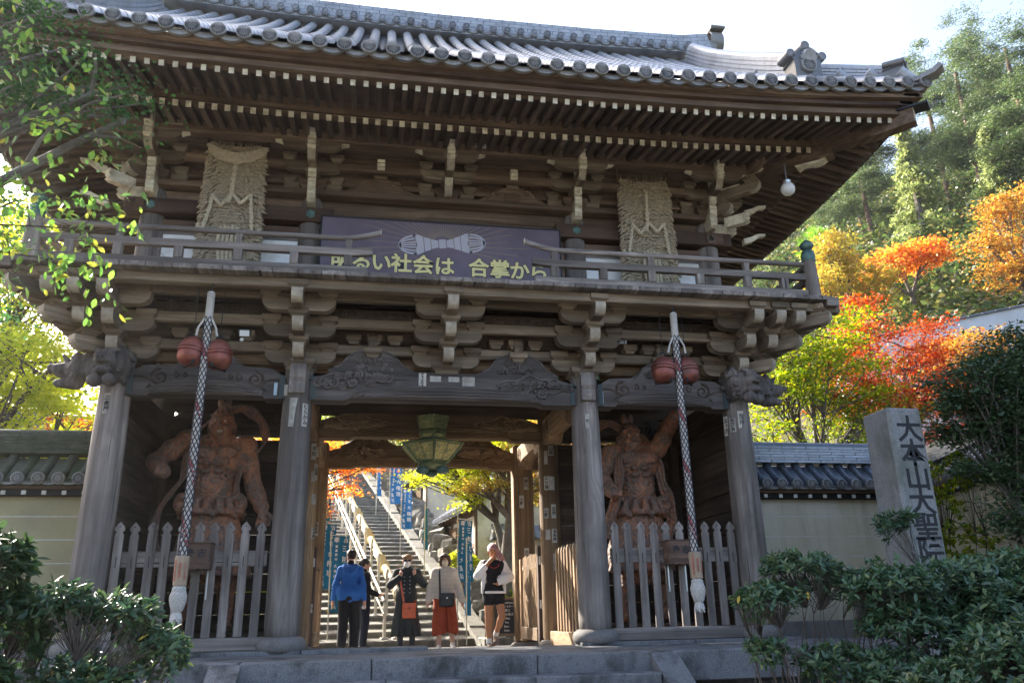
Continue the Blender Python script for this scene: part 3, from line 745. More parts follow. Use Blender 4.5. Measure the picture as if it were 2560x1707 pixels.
# --- slatted screens between front and middle columns, and the folded-back slatted doors
for s in (-1, 1):
    sc = thing('slat_screen', 'row of upright wooden slats beside the passage, right of the people' if s > 0 else 'row of upright wooden slats beside the passage, left of the people', 'screen', (s*1.95, 0, 0))
    sl = MB().rings([(.05, .075, .12), (.05, .075, 1.27), (.03, .05, 1.31), (.012, .02, 1.33)]).mesh('slat', WARM['z'])
    for i in range(10): share('slat', sl, (rg.uniform(-.004, .004), .36+i*.185, rg.uniform(-.01, .01)), sc)
    MB().box((.028, .21, 1.08), (.05, 2.24, 1.15), .006).build('rail', WARM['y'], sc); MB().box((.028, .21, .5), (.05, 2.24, .57), .006).build('rail', WARM['y'], sc)
    dr = thing('slatted_door', 'slatted wooden door leaf folded back behind the %s middle column' % ('right-hand' if s > 0 else 'left-hand'), 'door', (s*1.79, YM+.12, -.2))
    MB().box((-.045, 0, .12), (.045, .13, 1.62), .01).build('stile', RED['z'], dr); MB().box((-.045, 1.55, .12), (.045, 1.67, 1.5), .01).build('stile', WARM['z'], dr)
    MB().box((-.06, .13, .16), (.06, 1.55, .36), .012).build('bottom_rail', WARM['y'], dr); MB().box((-.02, .13, 1.30), (.02, 1.55, 1.37), .006).build('rail', WARM['y'], dr)
    sm = MB().rings([(.04, .06, .36), (.04, .06, 1.48), (.02, .03, 1.53)]).mesh('slat', WARM['z'])
    for i in range(11): share('slat', sm, (0, .23+i*.118, rg.uniform(-.012, .012)), dr)
    for z in (.65, 1.32):
        h = MB(); h.box((-.03, -.05, z), (.03, -.003, z+.13), .004); 
        for q in (.025, .065, .105):
            for w in (-.018, .018): h.ball((w, -.052, z+q), .007, 6, 4)
        h.build('hinge', STEEL, dr)
# --- picket fences
pk = []
def picket_poly(w, z0, z1):
    h = w/2; L = [(-h, z0), (h, z0), (h, z1-.155), (h*.72, z1-.135), (h*.72, z1-.118), (h*1.16, z1-.10), (h*1.14, z1-.075), (h*.85, z1-.05), (h*.35, z1-.022), (0, z1)]
    return L+[(-a, b) for a, b in L[8:1:-1]]
for s in (-1, 1):
    fn = thing('picket_fence', 'grey picket fence with spearhead tops in front of the %s guardian statue' % ('left' if s < 0 else 'right'), 'fence', (s*3.085, 0, 0), group='picket fences of the gate')
    pm = MB().prism(picket_poly(.098, .19, 1.53), -.062, -.024, 'y'); pm.mat(1)
    T = Matrix.Translation((0, -.064, 1.47)) @ Matrix.Rotation(PI/2, 4, 'X'); pm.lathe([(.009, 0), (.009, .003)], 8, T=T)
    for z in (1.10,): pm.box((-.004, -.0635, z-.11), (.006, -.06, z+.02))
    pme = pm.mesh('picket', [GREY['z'], INK])
    for i in range(10): share('picket', pme, (-.825+i*.1815, rg.uniform(-.004, .004), rg.uniform(-.006, .006)), fn, (rg.uniform(-.006, .006), rg.uniform(-.008, .008), 0))
    MB().box((-.88, -.022, 1.0), (.9, .026, 1.185), .008).build('rail', GREY['x'], fn)
# ------------------------------------------------------------------ balcony
x = -5.2; k = 0
while x < 5.19:
    w = .295
    part(MB().box((x+.003, -1.15+rg.uniform(-.006, .006), 4.425), (min(5.2, x+w)-.003, -.05, 4.49+rg.uniform(-.003, .003)), .006), 'floor_board', GREY['y']); x += w
for s in (-1, 1):
    y = -.04
    while y < 5.8:
        part(MB().box((s*4.1, y+.003, 4.425), (s*(5.2), y+.292, 4.488), .006), 'floor_board', GREY['x']); y += .295
    part(MB().box((s*5.21, -1.11, 4.36), (s*5.40, -.98, 4.49), .01), 'beam_end', GREY['x'])
RAIL = lk('railing', MB().box((-5.12, -1.06, 4.49), (-1.1, -.97, 4.60), .01).mesh('railing', GREY['x']), GATE)
MB().box((1.08, -1.06, 4.49), (5.12, -.97, 4.60), .01).build('base_rail', GREY['x'], RAIL)
for s in (-1, 1):
    P = [(s*5.05, -1.015, 4.80)]+[(s*(1.55-.5*t), -1.015, 4.80+.0*t+.05*max(0, t-.3)**2) for t in [i/6 for i in range(7)]]
    MB().sweep(P, [(-.04, -.045), (.04, -.045), (.04, .045), (-.04, .045)]).build('middle_rail', GREY['x'], RAIL)
    P = [(s*5.05, -1.015, 5.0)]+[(s*(1.5-.55*t), -1.015, 5.0+.11*t*t) for t in [i/8 for i in range(9)]]
    MB().tube(P, .036, 10).build('top_rail', GREY['x'], RAIL, True)
    MB().box((s*(.945), -1.05, 5.07), (s*.951, -.98, 5.145)).build('rail_end', CREAM, RAIL)
    for xx, full in ((1.35, 1), (2.02, 0), (2.7, 1), (3.4, 0), (4.1, 1), (4.65, 0)):
        mb = MB(); mb.box((s*xx-.052, -1.062, 4.60), (s*xx+.052, -.968, 4.76), .008)
        if full: mb.rings([(.08, .08, 4.84), (.065, .07, 4.90), (.085, .08, 4.945), (.09, .085, 4.965)], (s*xx, -1.015, 0))
        mb.build('rail_post', GREY['z'], RAIL)
    MB().lathe([(.095, 4.49), (.10, 4.52), (.088, 5.04), (.088, 5.05)], 20, (s*5.07, -1.03, 0)).build('corner_post', GREY['z'], RAIL, True)
    g = MB().lathe([(.092, 5.04), (.098, 5.06), (.09, 5.09), (.102, 5.12), (.09, 5.15), (.088, 5.19), (.07, 5.205), (.052, 5.22), (.07, 5.235), (.098, 5.275), (.098, 5.30), (.075, 5.34), (.03, 5.37), (.0, 5.39)], 24, (s*5.07, -1.03, 0))
    g.build('post_finial', VERD, RAIL, True, angle=60)
    for zz, hh in ((4.80, .05), (5.0, .036)):
        MB().box((s*5.07-.04, -1.0, zz-hh), (s*5.07+.04, 5.6, zz+hh), .01).build('side_rail', GREY['y'], RAIL)
    for yy in (.3, 1.6, 2.9): MB().box((s*5.07-.05, yy-.05, 4.49), (s*5.07+.05, yy+.05, 4.98), .01).build('rail_post', GREY['z'], RAIL)
# ------------------------------------------------------------------ upper storey walls
UX = [-4.08, -1.94, 1.94, 4.08]; UY = .12
ucol = MB().lathe([(.17, 4.49), (.172, 5.5), (.165, 6.0), (.13, 6.1), (.12, 6.12)], 28).mesh('upper_column', GREY['z'], True, 50)
for x in UX: share('upper_column', ucol, (x, UY, 0))
crest_b = MB().lathe([(.066, 0), (.07, .012), (.05, .02)], 6, ph=PI/6)
for a in range(6): crest_b.ball((.045*math.cos(a*PI/3), .045*math.sin(a*PI/3), .018), (.013, .013, .008), 6, 4)
crest_me = crest_b.mesh('bronze_crest', VERD)
def wallbits(xa, xb, center):
    L = xb-xa
    if not center:
        part(MB().box((xa, UY-.03, 4.62), (xb, UY+.02, 5.44)), 'white_panel', WHITE)
        part(MB().box((xa-.02, UY-.08, 5.50), (xb+.02, UY+.06, 5.65), .012), 'tie_beam', RED['x'])
        part(MB().box((xa, UY-.03, 5.445), (xb, UY+.02, 5.5)), 'panel_frame', GREY['x'])
    z = 5.92 if not center else 5.72
    while z < 6.06:
        part(MB().box((xa, UY-.035, z+.002), (xb, UY+.02, min(6.11, z+.19)-.002), .005), 'wall_plank', BROWN['x']); z += .19
    if center: 
        for i in range(6): part(MB().box((xa, UY-.04, 4.5+i*.2+.002), (xb, UY+.02, 4.5+i*.2+.198), .005), 'wall_plank', BROWN['x'])
wallbits(UX[0], UX[1], False); wallbits(UX[1], UX[2], True); wallbits(UX[2], UX[3], False)
for s in (-1, 1):
    o = part(MB().box((s*1.62, UY-.20, 5.69), (s*4.42, UY+.05, 5.91), .014), 'tie_beam', RED['x'])
    for xx in (1.94, 4.08):
        share('bronze_crest', crest_me, (s*xx, UY-.2, 5.80), o, (PI/2, 0, 0))
    z = 4.5; k = 0
    while z < 6.1:
        part(MB().box((s*4.05, .3, z+.002), (s*4.10, 4.7, z+.22), .005), 'wall_plank', BROWN['y']); z += .222
    for yy in (2.42, 4.7): share('upper_column', ucol, (s*4.08, yy, 0))
    part(MB().box((s*4.08-.08, -.1, 5.70), (s*4.08+.2*s, 5.0, 5.90), .012), 'tie_beam', RED['y'])
part(MB().box((-4.05, 4.66, 4.5), (4.05, 4.7, 6.7)), 'back_wall', BROWN['x'])
part(MB().box((-4.45, UY-.22, 6.115), (4.45, UY+.14, 6.20), .012), 'plate_beam', BROWN['x'])
for s in (-1, 1): part(MB().box((s*4.08-.16, UY+.14, 6.112), (s*4.08+.16, 4.95, 6.197), .012), 'plate_beam', BROWN['y'])
# brackets of the upper storey
UT = [6.44, 6.68]; UK = [-.22, -.55]
umasu = MB().rings([(.12, .12, -.10), (.135, .135, -.085), (.165, .165, -.065), (.195, .195, -.055), (.195, .195, 0)]).mesh('bearing_block', BRACK['x'])
uarm = MB().prism(arm_poly(-.41, .41, -.255, -.10), -.055, .055, 'y').mesh('bracket_arm', BRACK['x'])
ufw = [tipped(MB().prism(fwd_poly(.1, UK[k]-.10, -.255, -.10), -.055, .055, 'x').mesh('bracket_arm', [BRACK['y'], TIPW])) for k in range(2)]
def nose_poly(y, z, l):                                     # stepped pale nose, seen end on
    return [(y+.3, z-.07), (y-.02, z-.08), (y-.07, z-.05), (y-.045, z-.02), (y-.075, z+.02), (y-.05, z+.05), (y-.07, z+.085), (y+.3, z+.085)]
unose = MB().prism(nose_poly(0, 0, 0), -.055, .055, 'x').mesh('bracket_nose', CREAM)
unose2 = MB().prism(nose_poly(0, 0, 0), -.05, .05, 'x').mesh('bracket_nose', BRACK['y'])
udai = MB().rings([(.28, .26, 6.20), (.30, .28, 6.23), (.38, .34, 6.27), (.38, .34, 6.34)]).mesh('bracket_set', BROWN['x'])
ear_me = MB().prism([(0, 0), (.10, .035), (.17, .09), (.24, .10), (.25, .135), (.16, .125), (.08, .085), (0, .06)], -.04, .04, 'y').mesh('bracket_ear', CREAM)
def ubracket(x, corner=0):
    o = share('bracket_set', udai, (x, UY-.06, 0)); yo = 0
    for k in range(2):
        yp = 0 if k == 0 else UK[0]
        share('bracket_arm', uarm, (0, yp, UT[k]), o); share('bracket_arm', ufw[k], (0, 0, UT[k]), o); share('bearing_block', umasu, (0, UK[k], UT[k]), o)
        for s in (-1, 1): share('bearing_block', umasu, (s*.33, yp, UT[k]), o)
    share('bracket_arm', uarm, (0, UK[1], UT[1]+.155), o)
    for s in (-1, 1):
        share('bearing_block', umasu, (s*.33, UK[1], UT[1]+.155), o)
        share('bracket_ear', ear_me, (s*.40, UK[1], UT[1]-.02), o, None, (s, 1, 1))
    share('bracket_nose', unose, (0, UK[1]-.14, UT[1]+.12), o); share('bracket_nose', unose, (0, UK[1]-.10, UT[1]-.05), o)
    share('bracket_nose', unose, (0, -.30, 6.38), o)
    if abs(x) > 1: share('bracket_nose', unose, (0, -.25, 6.0), o); share('bracket_nose', unose, (0, -.27, 6.18), o)
    if corner:
        for k in range(2):
            share('bracket_arm', ufw[k], (0, 0, UT[k]), o, (0, 0, PI/2*corner)); share('bearing_block', umasu, (corner*-UK[k], 0, UT[k]), o)
            share('bracket_arm', ufw[k], (0, 0, UT[k]-.003), o, (0, 0, PI/4*corner), (1.1, 1.42, 1)); share('bearing_block', umasu, (corner*-UK[k], UK[k], UT[k]), o, (0, 0, PI/4))
        for q, z in ((.95, UT[1]+.10), (.55, UT[0]+.08), (.62, 6.02), (1.1, UT[1]+.38)):
            share('bracket_nose', unose, (corner*q*.707, -q*.707, z), o, (0, 0, PI/4*corner))
        for z in (6.02, 6.4): share('bracket_nose', unose, (corner*.42, 0, z), o, (0, 0, PI/2*corner))
        share('bracket_ear', ear_me, (corner*.62, -.1, 6.25), o, None, (corner*1.5, 1, 1.5)); share('bracket_ear', ear_me, (corner*.55, -.1, 5.75), o, None, (corner*1.5, 1, 1.5))
ubracket(UX[1]); ubracket(0); ubracket(UX[2]); ubracket(UX[0], -1); ubracket(UX[3], 1)
for x, sd in ((-.98, 31), (.98, 32)):
    frogleg(x, UY-.12, 6.20, 1.0, .26, BROWN, sd, False)
    mb = MB()
    for i in range(9): mb.box((x-.13+i*.03, UY-.20, 6.23), (x-.12+i*.03, UY-.17, 6.36))
    for s in (-1, 1): spiral(mb, (x+s*.22, 6.36), .06, 1.2, UY-.19, .018, s, 0, 18)
    part(mb, 'strut_carving', BROWN['x'], True); share('bearing_block', umasu, (x, UY-.1, 6.53)); share('strut_nose', unose, (x, UY-.3, 6.58))
part(MB().box((-4.1, UY, 6.2), (4.1, UY+.03, 7.1)), 'wall_board', BROWN['x'])
wv = MB(); r_ = random.Random(9)
for i in range(70):
    x = -3.9+i*.112
    if min(abs(x-c) for c in (-1.94, 0, 1.94)) < .3: continue
    spiral(wv, (x, 6.56+r_.uniform(-.05, .06)), r_.uniform(.04, .075), 1.5, UY-.01, .011, r_.choice((-1, 1)), r_.uniform(0, 6), 18)
part(wv, 'carved_frieze', BROWN['x'], True)
for z0, z1, y in ((6.47, 6.58, UY-.28), (6.34, 6.42, UY-.03)): part(MB().box((-4.6, y-.05, z0), (4.6, y+.05, z1), .008), 'bracket_beam', BROWN['x'])
# eave purlin carried by the brackets, all round
PY = UY-.06+UK[1]
part(MB().box((-5.15, PY-.085, 6.70), (5.15, PY+.085, 6.885), .015), 'eave_purlin', BROWN['x'])
for s in (-1, 1): part(MB().box((s*(4.08-PY+.06)-.08, PY-.4, 6.703), (s*(4.08-PY+.06)+.08, 5.4, 6.888), .015), 'eave_purlin', BROWN['y'])
part(MB().box((-4.6, PY+.09, 6.86), (4.6, UY, 6.87)), 'eave_soffit', BROWN['x'])
# ------------------------------------------------------------------ rafters in two tiers
HIP = 4.21
def sori(d, half, amt): return amt*(abs(d)/half)**2.8
def raf_mesh(name, w, h, wd):
    mb = MB(); mb.box((-w/2, 0, -h/2), (w/2, 1, h/2)); me = mb.mesh(name, [wd['y'], CREAM]); me.polygons[2].material_index = 1; return me
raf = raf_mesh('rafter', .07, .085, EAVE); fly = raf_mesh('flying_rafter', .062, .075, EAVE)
def rafters(side):
    """side 0 front, +1/-1 right/left"""
    for nm, me, tip, zt, slope, half, y_in, amt in (('rafter', raf, -1.22, 6.64, .20, 5.379, -.30, .14), ('flying_rafter', fly, -2.0, 6.655, .235, 6.186, -1.12, .19)):
        n = int(round(2*half/.1606)) if side == 0 else 0
        if side == 0: pos = [half-.1606*i for i in range(n+1)]
        else:
            pos = []; y = tip+.12
            while y < 4.84-tip: pos.append(y); y += .1606
        for p in pos:
            if side == 0:
                hy = HIP-abs(p); inner = min(y_in, hy) if abs(p) > HIP else y_in; L = inner-tip
                if L < .08: continue
                dz = sori(p, half, amt)
                share(nm, me, (p, tip, zt+dz), scale=(1, L, 1), rot=(math.atan(slope), 0, 0))
            else:
                d = p-YM if True else 0; hx = HIP-p if p < 0 else HIP
                inner_x = max(HIP-y_in-.0, HIP-p) if p < 0 else HIP-y_in
                if p > 4.84: inner_x = max(HIP-y_in, HIP+(p-4.84))
                tx = HIP-tip; L = tx-inner_x
                if L < .08: continue
                dz = sori(p-YM, YM+abs(tip)+.0, amt)
                share(nm, me, (side*tx, p, zt+dz), rot=(math.atan(slope), 0, PI/2 if side > 0 else -PI/2), scale=(1, L, 1))
for sd in (0, 1, -1): rafters(sd)
def eave_strip(name, tip, z0, z1, t, half, amt, mats, n=40, grow=0.0):
    """board running along the front and side eaves, following the upturn"""
    o = None
    for side in (0, 1, -1):
        hl = half if side == 0 else YM-tip
        P = []
        for i in range(n+1):
            u = -1+2*i/n
            if side == 0: p = (u*half, tip, sori(u, 1, amt))
            else: p = (side*(HIP-tip), YM+u*hl, sori(u, 1, amt))
            P.append(p)
        sec = [(0, z0), (0, z1), (t, z1), (t, z0)] if side != -1 else [(0, z0), (0, z1), (t, z1), (t, z0)]
        mb = MB()
        for j in range(n+1):
            p = P[j]
            for q in sec:
                if side == 0: mb.v.append((p[0]*(1-q[0]/half*.0), p[1]+q[0], p[2]+q[1]))
                else: mb.v.append((p[0]-side*q[0], p[1], p[2]+q[1]))
        for j in range(n):
            for i in range(4):
                k = (i+1) % 4; mb.f.append((j*4+i, j*4+k, j*4+4+k, j*4+4+i)); mb.m.append(0)
        mb.f += [(3, 2, 1, 0), (n*4, n*4+1, n*4+2, n*4+3)]; mb.m += [0, 0]
        me = mb.mesh(name, mats['x' if side == 0 else 'y']); recalc(me); lk(name, me, GATE)
eave_strip('rafter_plate', -1.20, 6.69, 6.95, .12, 5.43, .14, BROWN)
eave_strip('eave_board', -2.06, 6.70, 6.80, .14, 6.30, .21, BROWN)
eave_strip('eave_board', -2.13, 6.803, 6.865, .2, 6.38, .225, RED)
eave_strip('eave_board', -2.20, 6.868, 6.935, .25, 6.46, .245, BROWN)
# boards above the rafters
def deck(nm, y0, z0, y1, z1, half, amt, mat):
    V, F = [], []
    n = 40
    for i in range(n+1):
        u = -1+2*i/n
        for (yy, zz) in ((y0, z0), (y1, z1)):
            hw = HIP-yy; V.append((u*hw, yy, zz+sori(u, 1, amt)))
    for i in range(n): F.append((2*i, 2*i+2, 2*i+3, 2*i+1))
    b = len(V)
    for s in (-1, 1):
        b = len(V)
        for i in range(n+1):
            u = -1+2*i/n
            for (yy, zz) in ((y0, z0), (y1, z1)): V.append((s*(HIP-yy), YM+u*(YM-yy), zz+sori(u, 1, amt)))
        for i in range(n): F.append((b+2*i, b+2*i+2, b+2*i+3, b+2*i+1))
    part_o = lk(nm, np_mesh(nm, V, F, mat), GATE); return part_o
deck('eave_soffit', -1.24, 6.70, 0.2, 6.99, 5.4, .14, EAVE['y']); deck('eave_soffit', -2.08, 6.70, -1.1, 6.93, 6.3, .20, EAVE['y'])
part(MB().box((-4.12, .1, 7.02), (4.12, 4.75, 7.06)), 'attic_light_block', DARK['x']); part(MB().box((-4.12, 4.70, 6.6), (4.12, 4.76, 7.1)), 'back_wall', DARK['x'])  # unseen attic panels added to stop sunlight leaking through to the front eaves
for s in (-1, 1): part(MB().box((s*4.06, .16, 6.1), (s*4.11, 4.7, 7.1)), 'side_board', DARK['y'])
# hip rafters with dark cap and pale nose
for s in (-1, 1):
    def hp(d, z): return (s*(HIP+d), -d, z)
    w = .09
    mb = MB(); mb.sweep([hp(-.3, 6.86), hp(1.2, 6.70), hp(1.32, 6.72)], [(-w, -.10), (w, -.10), (w, .10), (-w, .10)]); part(mb, 'hip_rafter', BROWN['y'])
    mb = MB(); mb.sweep([hp(1.15, 6.86), hp(1.8, 6.83), hp(2.12, 6.86)], [(-w, -.13), (w, -.13), (w, .12), (-w, .12)]); o = part(mb, 'hip_rafter', BROWN['y'])
    mb = MB(); mb.sweep([hp(2.121, 6.86), hp(2.125, 6.86)], [(-w, -.13), (w, -.13), (w, .12), (-w, .12)]); part(mb, 'rafter_end', CREAM, parent=o)
    mb = MB(); mb.sweep([hp(1.78, 6.985), hp(2.0, 6.98), hp(2.26, 6.97)], [(-.12, -.03), (-.12, .0), (-.06, .035), (.06, .035), (.12, .0), (.12, -.03)]); part(mb, 'hip_cap', IRON, parent=o)
    mb = MB()
    P = [hp(.95+.32*t, 6.60+.03*math.sin(t*7)+.04*t) for t in [i/10 for i in range(11)]]
    mb.sweep(P, [(-.08, -.035), (.08, -.035), (.08, .05), (-.08, .05)]); part(mb, 'hip_nose', CREAM)
# ------------------------------------------------------------------ tiled roof
EY = -2.30; EH = HIP-EY; NX = 44; PITCH_X = 2*6.47/NX
def rz(u): return 6.985+.775*u+.0213*u*u
def roofz(x, u): return rz(u)+.34*(abs(x)/EH)**2.6*max(0, 1-u/3.5)
def ulim(x): return 4.55 if abs(x) <= 5.02 else max(.05, EH-abs(x)-.04)
V, F = [], []
nx, nu = 66, 14
for i in range(nx+1):
    x = -6.50+13.0*i/nx
    for j in range(nu+1):
        u = ulim(x)*j/nu; V.append((x, EY+u, roofz(x, u)-.07))
for i in range(nx):
    for j in range(nu): a = i*(nu+1)+j; F.append((a, a+nu+1, a+nu+2, a+1))
b = len(V)                                                   # rear and side slopes as the same curve
for i in range(nx+1):
    x = -6.50+13.0*i/nx
    for j in range(nu+1):
        u = ulim(x)*j/nu; V.append((x, 2*YM-EY-u, roofz(x, u)-.07))
for i in range(nx):
    for j in range(nu): a = b+i*(nu+1)+j; F.append((a, a+1, a+nu+2, a+nu+1))
for s in (-1, 1):
    b = len(V); ny = 40
    for i in range(ny+1):
        y = EY+(2*YM-2*EY)*i/ny
        for j in range(nu+1):
            um = min(1.9, y-EY, 2*YM-EY-y); u = max(0, um)*j/nu; V.append((s*(EH-u), y, rz(u)+.34*(abs(y-YM)/(YM-EY))**2.6*max(0, 1-u/3.5)-.07))
    for i in range(ny):
        for j in range(nu): a = b+i*(nu+1)+j; F.append((a, a+nu+1, a+nu+2, a+1))
    b = len(V); V += [(s*5.02, YM-4.55+1.5, rz(1.5)), (s*5.02, YM+4.55-1.5, rz(1.5)), (s*5.02, YM, rz(4.6))]; F.append((b, b+1, b+2, b+2))
ROOF = lk('roof', np_mesh('roof', V, F, TILE_PAN), GATE)
# one half-round tile, along +y, 0.30 long
tl = MB(); n = 8
for yy, rr in ((0, .083), (.03, .085), (.26, .079), (.31, .076)):
    for i in range(n+1): a = PI*i/n; tl.v.append((rr*math.cos(a), yy, rr*math.sin(a)-.01))
for j in range(3):
    for i in range(n): a = j*(n+1)+i; tl.f.append((a, a+1, a+n+2, a+n+1)); tl.m.append(0)
tl.f.append(tuple(range(n, -1, -1))); tl.m.append(0)
tile_me = tl.mesh('round_tile', TILE, True, 50)
def disc_mesh(R, mat, pet=16):
    d = MB(); d.lathe([(R, .0), (R, .05), (R*.86, .056), (R*.84, .045)], 24, cap=False); d.mat(1); d.lathe([(R*.84, .045), (R*.2, .046), (.001, .046)], 24, cap=False); d.mat(0); d.lathe([(R*.2, .046), (R*.16, .056), (0.001, .058)], 12, cap=False)
    for k in range(pet):
        a = 2*PI*k/pet; T = Matrix.Rotation(a, 4, 'Z') @ Matrix.Translation((R*.52, 0, .046)); d.ball((0, 0, 0), 1, 5, 3) if False else d.rings([(R*.58, .010*R/.08, 0), (R*.54, .006*R/.08, .009)], T=T)
    return d.mesh('eave_disc', [mat, DISC_IN], True, 35)
disc_me = disc_mesh(.092, TILE_DISC)
lipm = MB()
for i in range(9):
    t = -1+2*i/8; x = t*(PITCH_X/2-.01); z = -.045-.05*(1-t*t)
    lipm.v += [(x, 0, z+.055), (x, 0, z-.02), (x, .05, z-.02), (x, .05, z+.055)]
for i in range(8):
    for k in range(4): lipm.f.append((i*4+k, i*4+(k+1) % 4, i*4+4+(k+1) % 4, i*4+4+k)); lipm.m.append(0)
for i in range(7):
    t = -.8+1.6*i/6; x = t*(PITCH_X/2-.01); z = -.045-.05*(1-t*t); lipm.ball((x, -.002, z+.018), (.012, .006, .012), 5, 3)
lip_me = lipm.mesh('pan_tile', TILE_DISC); recalc(lip_me)
rest = MB()
for c in range(NX+1):
    x = -6.47+PITCH_X*c; um = ulim(x); k = 0; u = .0
    share('eave_disc', disc_me, (x, EY+.035, roofz(x, 0)-.012), ROOF, (PI/2, 0, 0))
    while u < um-.05:
        sl = (roofz(x, u+.25)-roofz(x, u))/.25; du = .29/math.sqrt(1+sl*sl)
        if k < 6: share('round_tile', tile_me, (x, EY+u+.01, roofz(x, u)), ROOF, (math.atan(sl), 0, 0), (1, min(1, (um-u)/du+.1), 1))
        else:
            o = len(rest.v); m = n+1
            for (yy, rr) in ((0, .085), (1.0, .078)):
                uu = u+du*yy
                for i in range(n+1):
                    a = PI*i/n; rest.v.append((x+rr*math.cos(a), EY+uu-rr*math.sin(a)*.5, roofz(x, uu)+rr*math.sin(a)*.75))
            for i in range(n): rest.f.append((o+i, o+i+1, o+m+i+1, o+m+i)); rest.m.append(0)
            rest.f.append(tuple(range(o+n, o-1, -1))); rest.m.append(0)
        u += du; k += 1
    if c < NX:
        share('pan_tile', lip_me, (x+PITCH_X/2, EY+.03, roofz(x+PITCH_X/2, 0)-.02), ROOF)
        uu = 0.03; xm = x+PITCH_X/2; um2 = min(um, ulim(x+PITCH_X))
        while uu < um2-.05:                                     # overlapping pan tiles between the round rows
            o = len(rest.v)
            for yy, dz in ((0, .012), (.22, -.004)):
                for i in range(5):
                    t = -1+2*i/4; rest.v.append((xm+t*PITCH_X*.45, EY+uu+yy, roofz(xm, uu+yy)-.045-.03*(1-t*t)+dz))
            for i in range(4): rest.f.append((o+i, o+i+1, o+6+i, o+5+i)); rest.m.append(1)
            uu += .2
ro = rest.build('tile_field', [TILE, TILE_PAN], ROOF, True, angle=50); ro['kind'] = 'stuff'
# side eaves: discs and lips seen from below
sidet = MB()
for s in (1, -1):
    for i in range(33):
        y = EY+.12+i*(2*YM-2*EY-.2)/32; zz = rz(0)+.34*(abs(y-YM)/(YM-EY))**2.6
        share('eave_disc', disc_me, (s*(EH-.04), y, zz), ROOF, (PI/2, 0, s*PI/2))
        for k in range(6):
            if k*.28 > min(y-EY, 2*YM-EY-y): break
            sidet.tube([(s*(EH-.03-k*.28), y, zz+.01+.775*k*.28), (s*(EH-.03-k*.28-.3), y, zz+.0+.775*(k*.28+.3))], .08, 8, True)
        share('pan_tile', lip_me, (s*(EH-.05), y+.145, zz-.02), ROOF, (0, 0, s*PI/2))
so = sidet.build('side_tile_field', TILE, ROOF, True, angle=50); so['kind'] = 'stuff'
# ridges
def ridge(path, w, h, layers, name='ridge', capr=.085):
    sec = [(-w/2, 0)]; L = []
    for k in range(layers):
        z0 = h*k/layers; z1 = h*(k+1)/layers; ww = w/2*(1-.18*k/layers)
        L += [(ww, z0), (ww, z1-.014), (ww-.028, z1-.014), (ww-.028, z1)]
    top = [(capr*math.cos(a), h+capr*math.sin(a)*.8) for a in [PI*i/6 for i in range(7)]]
    sec = L+top+[(-q[0], q[1]) for q in L[::-1]]
    mb = MB(); P = [Vector(p) for p in path]
    mb.sweep(path, sec, up=(0, 0, 1)); o = part(mb, name, TILE, False, ROOF)
    # staggered vertical joints as thin recessed strips
    jm = MB()
    for i in range(len(P)-1):
        a, bq = P[i], P[i+1]; d = (bq-a); ln = d.length; d.normalize(); sd = Vector((d.y, -d.x, 0)).normalized()
        m = max(1, int(ln/.24))
        for q in range(m):
            for k in range(layers):
                pos = a+d*(ln*(q+.5*(k % 2))/m); ww = w/2*(1-.18*k/layers)+.0015
                for sg in (-1, 1):
                    c = pos+sd*(sg*ww); z0 = h*k/layers+.006; z1 = h*(k+1)/layers-.016
                    e = d*.004; jm.add([c-e+Vector((0, 0, z0)), c+e+Vector((0, 0, z0)), c+e+Vector((0, 0, z1)), c-e+Vector((0, 0, z1))], [(0, 1, 2, 3)])
    j = part(jm, 'ridge_joints', DISC_IN, False, ROOF); j['kind'] = 'stuff'
    return o
RZ = rz(4.55)
ridge([(-5.6, YM-.16, RZ+.05+.18), (-5, YM-.16, RZ+.12), (-3, YM-.16, RZ+.04), (0, YM-.16, RZ), (3, YM-.16, RZ+.04), (5, YM-.16, RZ+.12), (5.6, YM-.16, RZ+.23)], .42, .45, 5, 'main_ridge', .1)
rdisc = disc_mesh(.075, TILE)
for i in range(39):
    x = -5.05+i*10.1/38; share('ridge_disc', rdisc, (x, YM-.16-.24, RZ+.13+.12*(abs(x)/5)**2), ROOF, (PI/2, 0, 0))
rl = MB()
for i in range(38):
    x = -5.05+(i+.5)*10.1/38
    rl.tube([(x+(-.1+.2*t/6), YM-.16-.22, RZ+.06-.03*math.sin(PI*t/6)+.12*(abs(x)/5)**2) for t in range(7)], .02, 5)
part(rl, 'ridge_lip', TILE_DISC, True, ROOF)
def kudari(s):
    P = []
    for i in range(13):
        u = 4.4-4.05*i/12; P.append((s*(4.86+.22*(u/4.4)), EY+u, roofz(4.8, u)+.0+.05*max(0, 1-u)))
    return P
for s in (-1, 1): ridge(kudari(s), .26, .34, 5, 'descending_ridge')
TILE_END = tile_mat('dark_end_tile', (.10, .098, .10), (.19, .185, .18), (.15, .125, .08), .5)
